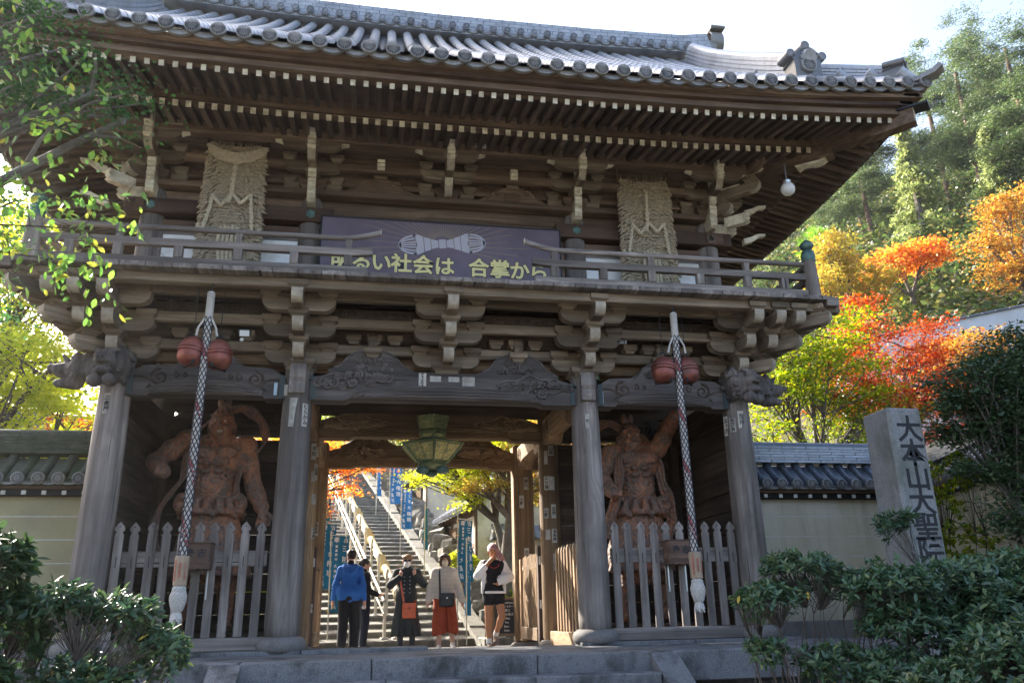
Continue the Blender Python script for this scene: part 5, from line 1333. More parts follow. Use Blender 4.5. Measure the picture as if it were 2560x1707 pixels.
# ------------------------------------------------------------------ guardian statues
def statue(ox, lab, kind):
    t = thing('guardian_statue', lab, 'statue', (ox, 1.28, 0), group='temple guardian statues')
    f = SDF((-1.0, -.5, .2), (1.0, .5, 3.62), .0145); L = kind == 'L'
    hx, hz = (.05, 3.0) if L else (-.10, 2.90)
    # torso
    cx = 0 if L else -.01; wz = 1.98
    f.cap((cx-.12, 0, 2.55), (cx+.12, 0, 2.55), .26, k=0, fl=(1, 1.25, 1)); f.cap((cx, .0, 2.5), (cx, -.02, 2.05), .25, .24, .08, fl=(1, 1.15, 1))
    f.ell((cx, -.08, 2.12), (.24, .2, .2), .08); f.ell((cx, 0, 1.88), (.30, .24, .2), .08)
    for s in (-1, 1):
        f.ell((cx+s*.155, -.185, 2.60), (.155, .095, .105), .014)
        for k in range(4): f.ell((cx+s*.082, -.24+.008*k, 2.44-k*.105), (.070, .052, .040), .005)
        for k in range(5): f.cap((cx+s*.19, -.19, 2.46-k*.085), (cx+s*.275, -.03, 2.40-k*.085), .032, .022, .008)
        f.cap((cx+s*.05, -.20, 2.76), (cx+s*.3, -.08, 2.80), .03, .03, .03)
    f.cap((cx, -.30, 2.7), (cx, -.30, 2.05), .014, k=.015, sub=True); f.ell((cx, -.31, 2.1), (.02, .03, .02), .01, True)
    for k in range(5): f.ell((cx-.14+.07*k, -.235+.012*abs(k-2), 2.72-.02*(2-abs(k-2))), (.018, .018, .018), .006)
    f.cap((cx, -.02, 2.65), (hx, -.08, hz-.14), .13, .115, .06)
    for s in (-1, 1): f.cap((cx+s*.2, 0, 2.78), (hx+s*.08, -.02, hz-.1), .09, .06, .06)
    # head
    f.ell((hx, -.10, hz+.06), (.165, .19, .20), .04); f.ell((hx, -.17, hz-.09), (.135, .14, .125), .05); f.ell((hx, -.26, hz-.175), (.06, .05, .04), .03)
    for s in (-1, 1):
        f.cap((hx+s*.03, -.285, hz+.075), (hx+s*.13, -.225, hz+.125), .026, .022, .02); f.ell((hx+s*.07, -.275, hz+.035), (.035, .03, .024), .008); f.ell((hx+s*.072, -.303, hz+.033), (.013, .01, .013), .002, True)
        f.ell((hx+s*.095, -.255, hz-.05), (.045, .05, .05), .03); f.ell((hx+s*.175, -.06, hz-.02), (.028, .06, .09), .015)
        f.ell((hx+s*.03, -.315, hz-.045), (.026, .03, .022), .012)
        f.cap((hx+s*.04, -.30, hz-.055), (hx+s*.11, -.25, hz-.13), .014, .014, .012)
    f.cap((hx, -.285, hz+.06), (hx, -.325, hz-.035), .026, .036, .02)
    for k in (-1, 0, 1): f.cap((hx+k*.05, -.275, hz+.16), (hx+k*.075, -.22, hz+.22), .013, .01, .01)
    if L:
        f.ell((hx, -.30, hz-.115), (.075, .06, .034), .012, True)
    else:
        f.cap((hx-.06, -.30, hz-.105), (hx+.06, -.30, hz-.105), .01, k=.01, sub=True); f.cap((hx-.05, -.295, hz-.13), (hx+.05, -.295, hz-.13), .016, k=.015)
    def hand_fist(p, d):
        p = np.array(p); f.ell(p, (.095, .10, .09), .03)
        for k in range(4): f.cap(p+(-.07+.045*k, -.07, .05), p+(-.07+.045*k, -.105, -.03), .03, .026, .008)
        f.cap(p+(-.08, -.03, .02), p+(.02, -.115, .035), .028, .022, .01)
    def hand_open(p, d):
        p = np.array(p); d = np.array(d)/np.linalg.norm(d); f.cap(p, p+d*.1, .065, .07, .03, fl=(1, 1.3, 1))
        for k, l in zip(range(4), (.12, .15, .14, .10)):
            b = p+d*.12+np.array((-.06+.04*k, 0, 0)); m = b+d*l*.6+np.array(((-.02+.014*k), -.01, 0)); f.chain([b, m, m+d*l*.4+np.array((0, -.05, 0))], [.026, .024, .018], .008)
        f.chain([p+d*.03+(.05, -.03, 0), p+d*.08+(.11, -.06, 0), p+d*.15+(.12, -.09, 0)], [.03, .026, .02], .012)
    def arm(P, R, bulge=True):
        f.chain(P, R, .05)
        a, b = np.array(P[0]), np.array(P[1]); m = (a+b)/2; f.ell(m+(0, -.05, .0), (R[0]*.95, R[0]*.9, R[0]*1.05), .03); f.ell(a+(0, -.02, .02), (R[0]*1.12, R[0]*1.05, R[0]*.95), .02); f.cap(a*.7+b*.3+(0, -R[0]*1.15, .03), m+(.01, -R[0]*1.2, -.10), .014, .01, .008)
        for q in (.25, .45): 
            c = np.array(P[1])*(1-q)+np.array(P[2])*q; f.ell(c, (R[1]*1.05,)*3, .04); f.cap(c+np.array((.02, -R[1]*.95, .03)), c+np.array((-.02, -R[1]*.9, -.08)), .016, .012, .008)
        w = np.array(P[2]); d = w-np.array(P[1]); d /= np.linalg.norm(d); f.cap(w-d*.03, w-d*.025, R[2]*1.3, R[2]*1.3, .004); f.cap(w-d*.075, w-d*.07, R[2]*1.27, R[2]*1.27, .004)
    if L:
        arm([(-.40, 0, 2.80), (-.82, 0, 2.50), (-.66, -.30, 2.33)], [.155, .115, .085]); hand_fist((-.60, -.38, 2.29), None)
        arm([(.38, .02, 2.72), (.53, .05, 2.16), (.69, -.14, 1.84)], [.15, .115, .08]); hand_open((.71, -.18, 1.80), (.12, -.25, -1))
    else:
        arm([(.36, 0, 2.76), (.56, -.02, 3.08), (.74, -.05, 3.38)], [.15, .12, .085]); hand_open((.76, -.08, 3.42), (.1, -.2, .5))
        arm([(-.38, 0, 2.68), (-.60, -.05, 2.32), (-.50, -.30, 2.08)], [.155, .12, .085]); hand_fist((-.47, -.36, 2.03), None)
    # legs under the skirt
    for s, lx, ly in ((-1, -.22, -.05), (1, .24, .05)):
        f.chain([(s*.16, 0, 1.75), (lx*1.1, ly-.06, 1.1), (lx*1.25, ly, .42)], [.20, .15, .09], .05); f.ell((lx*1.18, ly+.05, .85), (.12, .13, .2), .05); f.ell((lx*1.3, ly-.1, .30), (.10, .2, .07), .04)
    f.build('body', STATUE, t)
    # eyes and teeth
    ey = MB()
    for s in (-1, 1): ey.ball((hx+s*.07, -.288, hz+.035), (.022, .018, .014), 8, 6)
    ey.build('eyes', plain('painted_eye', (.5, .42, .33), .4) if L else bpy.data.materials['painted_eye'], t, True)
    if L:
        te = MB()
        for k in range(7):
            for dz in (-.003, -.004-.042): te.box((hx-.058+k*.017, -.268+.0015*(k-3)**2, hz-.112+dz), (hx-.044+k*.017, -.24, hz-.088+dz+.004), .003)
        te.build('teeth', PAPER, t)
    # topknot
    k_ = SDF((-.3, -.3, 3.0), (.3, .3, 3.55), .013)
    k_.ell((hx, -.04, hz+.28), (.075, .07, .09), 0).ell((hx, -.04, hz+.245), (.10, .09, .035), .01)
    for s in (-1, 1): k_.ell((hx+s*.055, -.05, hz+.34), (.045, .05, .085), .015)
    k_.cap((hx, -.08, hz+.24), (hx, -.07, hz+.42), .018, k=.01, sub=True).build('topknot', STATUE, t)
    # skirt with a folded-over waist sash
    g = SDF((-.75, -.52, .75), (.75, .5, 2.12), .017); r = random.Random(5 if L else 9)
    g.cap((0, 0, 1.88), (0, .0, 1.1), .33, .46, 0, fl=(1, 1.25, 1))
    for i in range(22):
        a = -PI+PI*i/21; sw = .06 if L else -.06
        x0, y0 = .33*math.cos(a), .27*math.sin(a); x1, y1 = .52*math.cos(a)+sw, .40*math.sin(a); g.cap((x0, y0, 1.80), (x1, y1, .95), .02, .038, .018)
    g.cap((0, 0, 2.2), (0, 0, 2.0), .36, .3, k=.01, sub=True) if False else None
    for i in range(9):
        a = -PI*1.02+PI*1.04*i/8; b_ = a+.22
        g.chain([(.34*math.cos(a), .30*math.sin(a)-.01, 1.95), (.40*math.cos(a), .36*math.sin(a), 1.80), (.41*math.cos(b_), .37*math.sin(b_), 1.72+.04*(i % 2))], [.045, .06, .035], .03)
    for s in (-1, 1): g.ell((s*.36, -.14, 1.98), (.10, .10, .07), .03); g.ell((s*.42, -.12, 1.90), (.07, .08, .10), .02)
    g.build('skirt', STATUE, t)
    # floating scarf
    def scarf(P, w, side, nm='scarf'):
        mb = MB(); sec = []; n = 12
        for i in range(n+1): u = -1+2*i/n; sec.append((u, .16*math.cos(u*9)+.10))
        for i in range(n, -1, -1): u = -1+2*i/n; sec.append((u, .16*math.cos(u*9)-.12))
        Q = []
        m = 8
        for i in range(len(P)-1):
            p0 = Vector(P[max(i-1, 0)]); p1 = Vector(P[i]); p2 = Vector(P[i+1]); p3 = Vector(P[min(i+2, len(P)-1)])
            for k in range(m):
                q = k/m; Q.append(.5*((2*p1)+(-p0+p2)*q+(2*p0-5*p1+4*p2-p3)*q*q+(-p0+3*p1-3*p2+p3)*q**3))
        Q.append(Vector(P[-1])); wl = [(w*(1+.15*math.sin(i*.5)), w*.6) for i in range(len(Q))]
        mb.sweep(Q, sec, sc=wl, side=side); recalc(mb.mesh('tmp', STATUE)) if False else None
        me = mb.mesh(nm, STATUE, True, 60); recalc(me); lk(nm, me, t)
    if L:
        scarf([(.02, .2, 3.22), (.2, .2, 3.33), (.40, .2, 3.27), (.56, .18, 3.10), (.62, .14, 2.85), (.54, .05, 2.66), (.38, -.05, 2.50), (.32, -.1, 2.25), (.32, -.12, 2.02), (.36, -.1, 1.85)], .085, (.5, -.6, .6))
        scarf([(-.1, .18, 3.2), (-.26, .1, 3.02), (-.36, -.1, 2.78), (-.39, -.16, 2.5), (-.40, -.16, 2.25), (-.53, -.14, 2.05), (-.66, -.12, 1.82), (-.70, -.1, 1.55), (-.62, -.1, 1.2)], .075, (.7, -.7, .2))
    else:
        scarf([(-.1, .2, 3.1), (-.28, .2, 3.22), (-.48, .2, 3.18), (-.62, .18, 3.0), (-.68, .12, 2.7), (-.6, .05, 2.5)], .085, (-.5, -.6, .6))
        scarf([(.08, .05, 2.98), (.24, -.02, 2.78), (.33, -.1, 2.48), (.37, -.12, 2.2), (.47, -.12, 1.94), (.47, -.1, 1.66), (.40, -.1, 1.4)], .085, (.7, -.7, .2))
        scarf([(-.22, .0, 2.82), (-.33, -.2, 2.62), (-.36, -.26, 2.3), (-.42, -.24, 1.98), (-.52, -.2, 1.68), (-.60, -.2, 1.4)], .08, (.7, -.7, .2))
    return t
statue(-3.13, 'weathered orange guardian statue with open mouth, left of the passage', 'L')
statue(3.07, 'weathered orange guardian statue with closed mouth and raised arm, right of the passage', 'R')
# ------------------------------------------------------------------ terrain
def sm(a, b, x): t = np.clip((x-a)/(b-a), 0, 1); return t*t*(3-2*t)
def terrain(x, y):
    x = np.asarray(x, float); y = np.asarray(y, float)
    back = np.clip(y-7.0, 0, 26)*.33*sm(-14, -4, x)*.97+np.clip(y-12, 0, 80)*.16*(1-sm(-14, -4, x))
    al = .74*(x-15)+.67*(y-9); hill = np.clip(al, 0, 75)*.66
    h = np.maximum(back, hill)-.32
    front = -1.27+.78*sm(2.5, 3.1, np.abs(x+.05))*(1-sm(-2.0, -1.9, y)*0)*sm(-7.5, -6.6, y)
    return np.where(y < -1.5, front, h)
gx = np.concatenate([np.linspace(-90, -16, 20), np.linspace(-15, 15, 61), np.linspace(16, 140, 50)])
gy = np.concatenate([np.linspace(-60, -9, 14), np.linspace(-8, -1.6, 20), np.linspace(-1.4, 40, 60), np.linspace(42, 150, 36)])
GXX, GYY = np.meshgrid(gx, gy, indexing='ij'); ZZ = terrain(GXX, GYY)
V = np.stack([GXX, GYY, ZZ], -1).reshape(-1, 3); ny_ = len(gy); I, J = np.meshgrid(np.arange(len(gx)-1), np.arange(ny_-1), indexing='ij'); a_ = (I*ny_+J).ravel()
F = np.stack([a_, a_+ny_, a_+ny_+1, a_+1], 1)
SOIL = plain('dark_soil_and_litter', (.075, .06, .042), .95, var=.4, scale=3, bump=.6, dirt=(.05, .07, .025))
gr = lk('ground', np_mesh('ground', V, F, SOIL, True)); gr['kind'] = 'structure'
fp = MB()
fp.box((-2.9, -60, -1.28), (2.8, -3.3, -1.262)); struct('front_path', fp, PAVE)
# ------------------------------------------------------------------ long stone stairs behind the gate
SB = Vector((1.28, 7.0, -.2)); SD = Vector((-.1305, .9914, 0)); SN = Vector((.9914, .1305, 0))
STM = Matrix(((SN.x, SD.x, 0, SB.x), (SN.y, SD.y, 0, SB.y), (0, 0, 1, SB.z), (0, 0, 0, 1)))     # local x = across (0 at right kerb), y = along
r6 = random.Random(12); RIS, TRD = .16, .485
stairs = None
for i in range(46):
    mb = MB(); w = -3.9
    while w < 0:
        l = r6.uniform(.8, 1.5); e = min(0, w+l); e = 0 if e > -.35 else e
        y0 = i*TRD+r6.uniform(-.015, .015); zf = RIS*(i+1)-.062+r6.uniform(-.008, .008); zk = RIS*(i+1)+.012
        mb.prism([(y0, RIS*i-.3), (y0-.004, zf-.03), (y0+.018, zf), (y0+.56, zk), (y0+.56, RIS*i-.3)], w+.004, e-.004, 'x', STM); w = e
    if stairs is None: stairs = struct('stairs', mb, STEPST)
    else: mb.build('step', STEPST, stairs)
s = -.5
while s < 22:                                               # sloping kerb stones
    l = r6.uniform(.7, 1.3); w = r6.uniform(.28, .36)
    pr = [(s, .33*s-.4), (s+l-.01, .33*(s+l)-.4), (s+l-.01, .33*(s+l)+.20+r6.uniform(-.03, .03)), (s, .33*s+.20+r6.uniform(-.03, .03))]
    MB().prism(pr, .005, w, 'x', STM).build('kerb_stone', STEPST, stairs); s += l
MB().box((.02, -.75, -.3), (.75, .1, .13), .03, STM).build('kerb_stone', STEPST, stairs)
# retaining wall of rough stones right of the stairs
rw = thing('retaining_wall', 'rough stone retaining wall climbing along the right side of the stairs', 'stone wall', (0, 0, 0))
def stone_me(sd):
    r = random.Random(sd); mb = MB(); mb.box((-.8, -.8, -.8), (.8, .8, .8), .22)
    for i, v in enumerate(mb.v): mb.v[i] = tuple(q*r.uniform(.72, 1.12) for q in v)
    return mb.mesh('stone', WALLST)
stm_ = [stone_me(i) for i in range(6)]
s = .9; k = 0
while s < 15:
    d = r6.uniform(.45, .75)
    for lv in range(1 if s < 3 else 2):
        o = lk('stone', stm_[k % 6], rw, STM @ Vector((.62+r6.uniform(-.04, .1)+lv*.05, s+r6.uniform(-.1, .1), .33*s+.18+lv*.42)), (0, 0, r6.uniform(0, 6)), (r6.uniform(.30, .44), r6.uniform(.28, .42), r6.uniform(.22, .32))); k += 1
    s += d
for x, y, q in ((2.1, 6.6, .32), (2.5, 6.9, .42), (2.0, 7.3, .4), (2.9, 6.5, .36), (2.6, 7.6, .5), (3.3, 7.2, .45), (1.75, 6.95, .28)):
    lk('stone', stm_[k % 6], rw, (x, y, -.15+q*.5), (0, 0, k), (q, q, q*.9)); k += 1
# handrail with turning drums in the middle of the stairs
GOLD = plain('bright_brass', (.62, .50, .27), .32, .35, var=.15, scale=30); RAILM = plain('pale_painted_steel', (.58, .54, .45), .4, .3, var=.1)
hr = thing('stair_railing', 'steel handrail with a row of golden prayer drums up the middle of the stairs', 'railing', tuple(STM @ Vector((-1.6, 0, 0))))
HM = Matrix.Translation(-Vector(STM @ Vector((-1.6, 0, 0)))) @ STM @ Matrix.Translation((-1.6, 0, 0))
def hp_(x, s, h): return HM @ Vector((x, s, .33*s+h+.06))
s = .25; n_ = 0
while s < 19:
    for xx, hh in ((.0, .98), (-.24, .78)):
        MB().tube([hp_(xx, s+.0, 0), hp_(xx, s, hh)], .034, 8).build('post', RAILM, hr, True); MB().box((xx-.075, s-.075, .33*s-.0), (xx+.075, s+.075, .33*s+.075), .012, HM).build('post_foot', RAILM, hr)
    s += 1.35; n_ += 1
for a, b in ((.0, 5.3), (5.4, 10.6), (10.7, 19)):
    MB().tube([hp_(-.30, a, .80), hp_(-.30, b, .80)], .028, 8).build('pipe_rail', STEEL, hr, True); MB().tube([hp_(-.30, a, .55), hp_(-.30, b, .55)], .02, 8).build('pipe_rail', RAILM, hr, True)
sl = math.atan(.33)
dm = MB(); DT = Matrix.Rotation(-PI/2, 4, 'X'); dm.lathe([(.08, 0), (.095, .0), (.10, .03), (.092, .05), (.092, 2.0), (.10, 2.02), (.10, 2.05)], 10, T=DT); dm.mat(0)
dm_me = dm.mesh('prayer_drum', [GOLD, plain('dull_brass', (.45, .33, .14), .5, .6)], True, 30)
pl = MB().rings([(.21, .02, -.15), (.22, .02, .06), (.17, .02, .11), (.07, .02, .13)]).mesh('drum_end_plate', GOLD)
for k in range(7):
    s = .6+2.7*k; p = hp_(.1, s, .74); q = math.atan2(SD.y, SD.x)-PI/2
    d = lk('prayer_drum', dm_me, hr, p, (sl, 0, q)); lk('drum_end_plate', pl, hr, hp_(.1, s-.03, .74), (0, 0, q)); lk('drum_end_plate', pl, hr, hp_(.1, s+2.08, .75), (0, 0, q))
    MB().box((.02, s, .33*s+.5), (.18, s+.03, .33*s+.56)).build('crossbar', RAILM, hr) if False else None
    MB().tube([hp_(.1, s-.02, .55), hp_(.1, s+2.2, .55)], .022, 6).build('lower_bar', RAILM, hr, True)
# ------------------------------------------------------------------ long banners on poles
BCL = plain('teal_banner_cloth', (.006, .14, .26), .75, var=.15, scale=4); BCL2 = plain('bright_blue_banner_cloth', (.02, .17, .42), .75, var=.15); BWH = plain('white_print', (.75, .75, .74), .7, var=.05); POLE = plain('bamboo_pole', (.55, .52, .42), .5, var=.1); YTIE = plain('yellow_tie', (.65, .45, .06), .6)
def banner(x, y, zb, h, w, yaw, lab, mat=BCL, pole=None, tilt=0.0, full=True, wv=.03):
    t = thing('banner', lab, 'banner', (x, y, 0), yaw, group='teal votive banners'); mb = MB(); nx, nz = 6, 14
    def P(u, v): return Vector((u*w*(1-.25*wv*10*math.sin(v*3)**2*(1-v)*.5), wv*math.sin(u*5+v*4)+tilt*v*.3, zb+v*h))
    for i in range(nx+1):
        for j in range(nz+1):
            p = P(i/nx, j/nz); mb.v += [tuple(p), (p.x, p.y+.004, p.z)]
    for i in range(nx):
        for j in range(nz):
            a = 2*(i*(nz+1)+j); b = 2*((i+1)*(nz+1)+j); mb.f += [(a, b, b+2, a+2), (a+1, a+3, b+3, b+1)]; mb.m += [0, 0]
    mb.build('cloth', mat, t, True)
    zg = float(terrain(x, y))+.1 if pole is None else pole
    MB().tube([(-.03+tilt*-.1, 0, zg), (-.03, 0, zb+h+.12)], .014, 6).build('pole', POLE, t, True); MB().tube([(-.03, 0, zb+h+.03), (w, 0, zb+h+.03)], .009, 5).build('crossbar', POLE, t)
    for q in (.02, .25, .5, .75, .98): MB().box((-.05, -.012, zb+q*h-.012), (.005, .012, zb+q*h+.012)).build('tie', YTIE, t)
    if full:
        def put(s, u, v, size):
            if u < .02: return
            p = P(u, v); lk('character', text_mesh(s, size, BWH, .0004, .002), t, (p.x, p.y-.006, p.z), (PI/2, 0, 0))
        for i, c in enumerate('奉納'): put(c, .25+.5*i, .945, w*.36)
        for i, c in enumerate('三鬼大権現'): put(c, .68, .83-.15*i, w*.42)
        for i, c in enumerate('宮島弥山'): put(c, .25, .86-.055*i, w*.16)
        for i, c in enumerate('大本山'): put(c, .25, .60-.065*i, w*.2)
        for i, c in enumerate('大聖院'): put(c, .25, .34-.13*i, w*.36)
    return t
banner(-1.70, 6.9, .46, 1.50, .34, .1, 'teal banner with white lettering nearest the left edge of the stairs', tilt=-.3)
banner(-2.0, 7.8, .95, 1.35, .34, .15, 'teal banner behind the nearest one, left of the stairs')
banner(-2.35, 7.3, 1.35, 1.0, .30, .2, 'teal banner half hidden behind the left door post')
banner(-2.35, 10.2, 1.9, 1.3, .42, .1, 'teal banner under the red maple on the left')
banner(.92, 6.7, 1.02, 1.25, .33, .35, 'teal banner with white lettering between the striped shirt and the runner')
banner(1.04, 6.3, .35, 1.40, .22, 1.25, 'teal banner seen edge on beside the stone kerb', wv=.05, pole=-.2)
banner(.47, 10.6, 1.95, 1.05, .12, 1.2, 'narrow folded teal banner by the tiled side wall', wv=.05, mat=BCL)
banner(-.02, 13.5, 2.75, 1.15, .30, .2, 'blue banner above the kerb halfway up the stairs', BCL2)
banner(-.30, 16.4, 3.85, 1.35, .38, .2, 'tall blue banner higher up the stairs', BCL2)
banner(-.72, 18.5, 4.4, 1.25, .22, .9, 'blue banner highest up by the stairs, seen edge on', BCL2)
# ------------------------------------------------------------------ buildings right of the stairs and beyond
MUD = plain('pale_mud_wall', (.62, .58, .48), .9, var=.1, scale=3)
def tiled_roof(par, T, L, half, z0, rise, mat, step=.27, ov=.35):
    """gable roof along local x, slopes in y; rows of round tiles as one joined part"""
    mb = MB(); n = int(L/step)
    for sg in (-1, 1):
        mb.add([T @ Vector((-ov, sg*(half+ov), z0-.12)), T @ Vector((L+ov, sg*(half+ov), z0-.12)), T @ Vector((L+ov, 0, z0+rise)), T @ Vector((-ov, 0, z0+rise))], [(0, 1, 2, 3)])
        mb.add([T @ Vector((-ov, sg*(half+ov), z0-.18)), T @ Vector((L+ov, sg*(half+ov), z0-.18)), T @ Vector((L+ov, 0, z0+rise-.08)), T @ Vector((-ov, 0, z0+rise-.08))], [(3, 2, 1, 0)])
        for i in range(n+4):
            x = -ov+.08+i*(L+2*ov-.16)/(n+3); mb.tube([T @ Vector((x, sg*(half+ov+.02), z0-.09)), T @ Vector((x, sg*.05, z0+rise+.03))], .065, 6)
    mb.sweep([T @ Vector((-ov, 0, z0+rise)), T @ Vector((L+ov, 0, z0+rise))], [(-.14, -.05), (.14, -.05), (.11, .2), (.06, .27), (-.06, .27), (-.11, .2)])
    o = mb.build('roof', mat, par); return o
def house(name, lab, M4, L, D, z0, z1, rise, wallm, roofm, wins=(), cat='building'):
    t = thing(name, lab, cat, tuple(M4.translation)); T = Matrix.Translation(-M4.translation) @ M4
    MB().box((0, -D/2, z0), (L, D/2, z1), 0, T).build('wall', wallm, t)
    MB().prism([(-D/2, z1), (D/2, z1), (0, z1+rise*.95)], .02, L-.02, 'x', T).build('gable', wallm, t)
    tiled_roof(t, T, L, D/2, z1+.05, rise, roofm)
    k = 0
    while k <= L+.01:
        for sg in (-1, 1): MB().box((k-.07, sg*D/2-.03, z0), (k+.07, sg*D/2+.03, z1), 0, T).build('post', BROWN['z'], t)
        k += 1.3
    for sg in (-1, 1):
        for z in (z0+.1, z1-.15, (z0+z1)/2): MB().box((0, sg*D/2-.025, z-.06), (L, sg*D/2+.025, z+.06), 0, T).build('beam', BROWN['x'], t)
        for i in range(int(L/.4)+1): MB().box((.1+i*.4-.035, sg*(D/2+.3)-.06, z1-.16), (.1+i*.4+.035, sg*D/2, z1-.08), 0, T).build('rafter', BROWN['y'], t)
    for (x, sg, za, w, h) in wins:
        o = MB().box((x, sg*D/2-.05, za), (x+w, sg*D/2+.05, za+h), 0, T).build('window', DARK['z'], t)
        for i in range(int(w/.11)): MB().box((x+.04+i*.11, sg*(D/2+.055)-.02, za), (x+.08+i*.11, sg*(D/2+.055)+.02, za+h), 0, T).build('window_slat', WARM['z'], o)
    return t
HS = STM @ Matrix(((0, -1, 0, 2.0), (1, 0, 0, 3.6), (0, 0, 1, 0), (0, 0, 0, 1)))
house('side_building', 'low white-walled building with sunlit tiled roof right of the stairs, behind the maple', HS, 3.4, 2.0, 1.3, 3.25, .75, WHITE, TILE, [(.5, 1, 2.1, .9, .8), (1.9, 1, 2.1, .9, .8)])
HS2 = STM @ Matrix(((0, -1, 0, 2.6), (1, 0, 0, 10.2), (0, 0, 1, 0), (0, 0, 0, 1)))
house('side_hall', 'brown-roofed hall higher up on the right of the stairs', HS2, 5.5, 3.2, 3.3, 5.2, 1.3, MUD, TILE, [(.6, 1, 3.9, 1.2, .9), (2.4, 1, 3.9, 1.2, .9), (4.2, 1, 3.9, 1.0, .9)])
t = thing('hillside_wall', 'long pale retaining wall with a thin tile coping climbing the slope above the red maple', 'wall', (0, 0, 0))
PALEW = plain('pale_rendered_wall', (.62, .63, .64), .8, var=.08, scale=1.2, dirt=(.50, .50, .49)); PALEG = plain('pale_grey_metal_roof', (.42, .44, .48), .45, .2)
MB().prism([(15.2, 3.0), (27.5, 6.0), (27.5, 12.0), (15.2, 9.15)], 14.0, 14.3, 'y').build('wall', PALEW, t)
for k in range(20):
    x = 15.2+k*.615; z = 9.15+(x-15.2)*.2317; MB().box((-.30, -.12, 0), (.30, .42, .07), .015, Matrix.Translation((x+.3, 14.0, z+.07)) @ Matrix.Rotation(-.2277, 4, 'Y')).build('coping_tile', TILE_BLUE, t)
house('neighbour_house', 'house with a pale roof just behind the green maple on the right', Matrix.Translation((8.6, 13.0, .8)) @ Matrix.Rotation(-.1, 4, 'Z'), 6, 4, 0, 2.2, 1.25, MUD, PALEG, [(1, -1, .8, 1.4, 1.0), (3.6, -1, .8, 1.4, 1.0)])
house('neighbour_house', 'dark tiled house glimpsed behind the yellow-green maples on the left', Matrix.Translation((-17, 19, .8)) @ Matrix.Rotation(.25, 4, 'Z'), 8, 6, 0, 4.2, 2.2, MUD, TILE_BLUE, [(1, -1, 1.2, 1.6, 1.2), (4.5, -1, 1.2, 1.6, 1.2)])
# wall of cream plaster seen behind the runner
t = thing('garden_wall', 'cream plaster garden wall with a tile coping behind the trees right of the stairs', 'wall', (0, 0, 0))
MB().box((2.2, 9.9, -.3), (9.0, 10.15, 2.15)).build('wall', PLASTER, t)
mb = MB(); mb.prism([(9.65, 2.15), (10.4, 2.15), (10.03, 2.5)], 2.1, 9.1, 'x'); mb.build('coping', TILE_BLUE, t)
cm = MB().tube([(0, -.40, -.02), (0, 0, .33)], .06, 8).mesh('round_tile', TILE_BLUE, True)
for i in range(28): lk('round_tile', cm, t, (2.15+i*.25, 10.03, 2.17))
# ------------------------------------------------------------------ plaster walls left and right of the gate
def plaster_wall(org, yaw, L, lab, dark):
    t = thing('plaster_wall', lab, 'wall', org, yaw, group='plaster walls beside the gate'); tm = TILE_DK if dark else TILE_BLUE
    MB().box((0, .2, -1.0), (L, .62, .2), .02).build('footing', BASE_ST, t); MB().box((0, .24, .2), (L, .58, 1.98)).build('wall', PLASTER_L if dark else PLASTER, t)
    z = .52
    while z < 1.9: MB().box((0, .236, z-.006), (L, .24, z+.006)).build('white_line', LINEW, t); z += .30
    MB().box((0, .12, 1.98), (L, .6, 2.06), .006).build('eave_beam', BLACKW['x'], t); MB().box((0, .06, 2.06), (L, .7, 2.11), .006).build('eave_board', BROWN['x'], t)
    # tile field base
    pts = [(-.04, 2.14), (.10, 2.20), (.26, 2.32), (.40, 2.52), (.40, 2.10), (.0, 2.10)]
    MB().prism(pts, 0, L, 'x').build('tile_bed', tm, t); MB().prism([(.82-a, b) for a, b in pts][::-1], 0, L, 'x').build('tile_bed', tm, t)
    path = [(0, -.045, 2.18), (0, .08, 2.235), (0, .2, 2.315), (0, .3, 2.42), (0, .38, 2.55)]
    rm_ = MB().tube(path, [.075, .072, .07, .068, .066], 10).mesh('round_tile', tm, True); dsc = disc_mesh(.078, TILE_DISC)
    lp = MB()
    for i in range(9):
        q = -1+2*i/8; xx = q*.115; zz = -.03-.03*(1-q*q); lp.v += [(xx, 0, zz+.03), (xx, 0, zz-.015), (xx, .03, zz-.015), (xx, .03, zz+.03)]
    for i in range(8):
        for k in range(4): lp.f.append((i*4+k, i*4+(k+1) % 4, i*4+4+(k+1) % 4, i*4+4+k)); lp.m.append(0)
    lm = lp.mesh('pan_tile', TILE_DISC); recalc(lm); re = MB().box((-.026, .10, 1.99), (.026, .12, 2.042)).mesh('rafter_end', WHITE)
    n = int(L/.2465)
    for i in range(n+1):
        x = .06+i*.2465; lk('round_tile', rm_, t, (x, 0, 0)); lk('eave_disc', dsc, t, (x, -.03, 2.18), (PI/2, 0, 0)); lk('rafter_end', re, t, (x+.04, 0, 0))
        lk('pan_tile', lm, t, (x+.123, -.03, 2.175))
        lk('pan_tile', MB().prism([(.02, -.05), (.38, .27), (.38, .24), (.03, -.09)], -.06, .06, 'x').mesh('pan_tile', tm) if i == 0 else bpy.data.meshes[pan_nm[0]], t, (x+.123, 0, 2.24)) if i else pan_nm.__setitem__(0, lk('pan_tile', MB().prism([(.02, -.05), (.38, .27), (.38, .24), (.03, -.09)], -.06, .06, 'x').mesh('pan_tile', tm), t, (x+.123, 0, 2.24)).data.name)
    for k in range(6):                                       # courses of flat ridge tiles
        x = -(k % 2)*.2; zz = 2.56+k*.045; wd = .16-.008*k
        rr = MB(); 
        while x < L:
            e = x+.42; rr.box((max(0, x)+.003, .41-wd, zz), (min(L, e)-.003, .41+wd, zz+.04), .004); x = e
        rr.build('ridge_course', tm if dark else TILE, t)
    x = 0
    while x < L:
        MB().tube([(x+.003, .41, 2.83), (min(L, x+.5)-.003, .41, 2.83)], .085, 10).build('ridge_tile', tm if dark else TILE_BLUE, t, True); x += .5
    return t
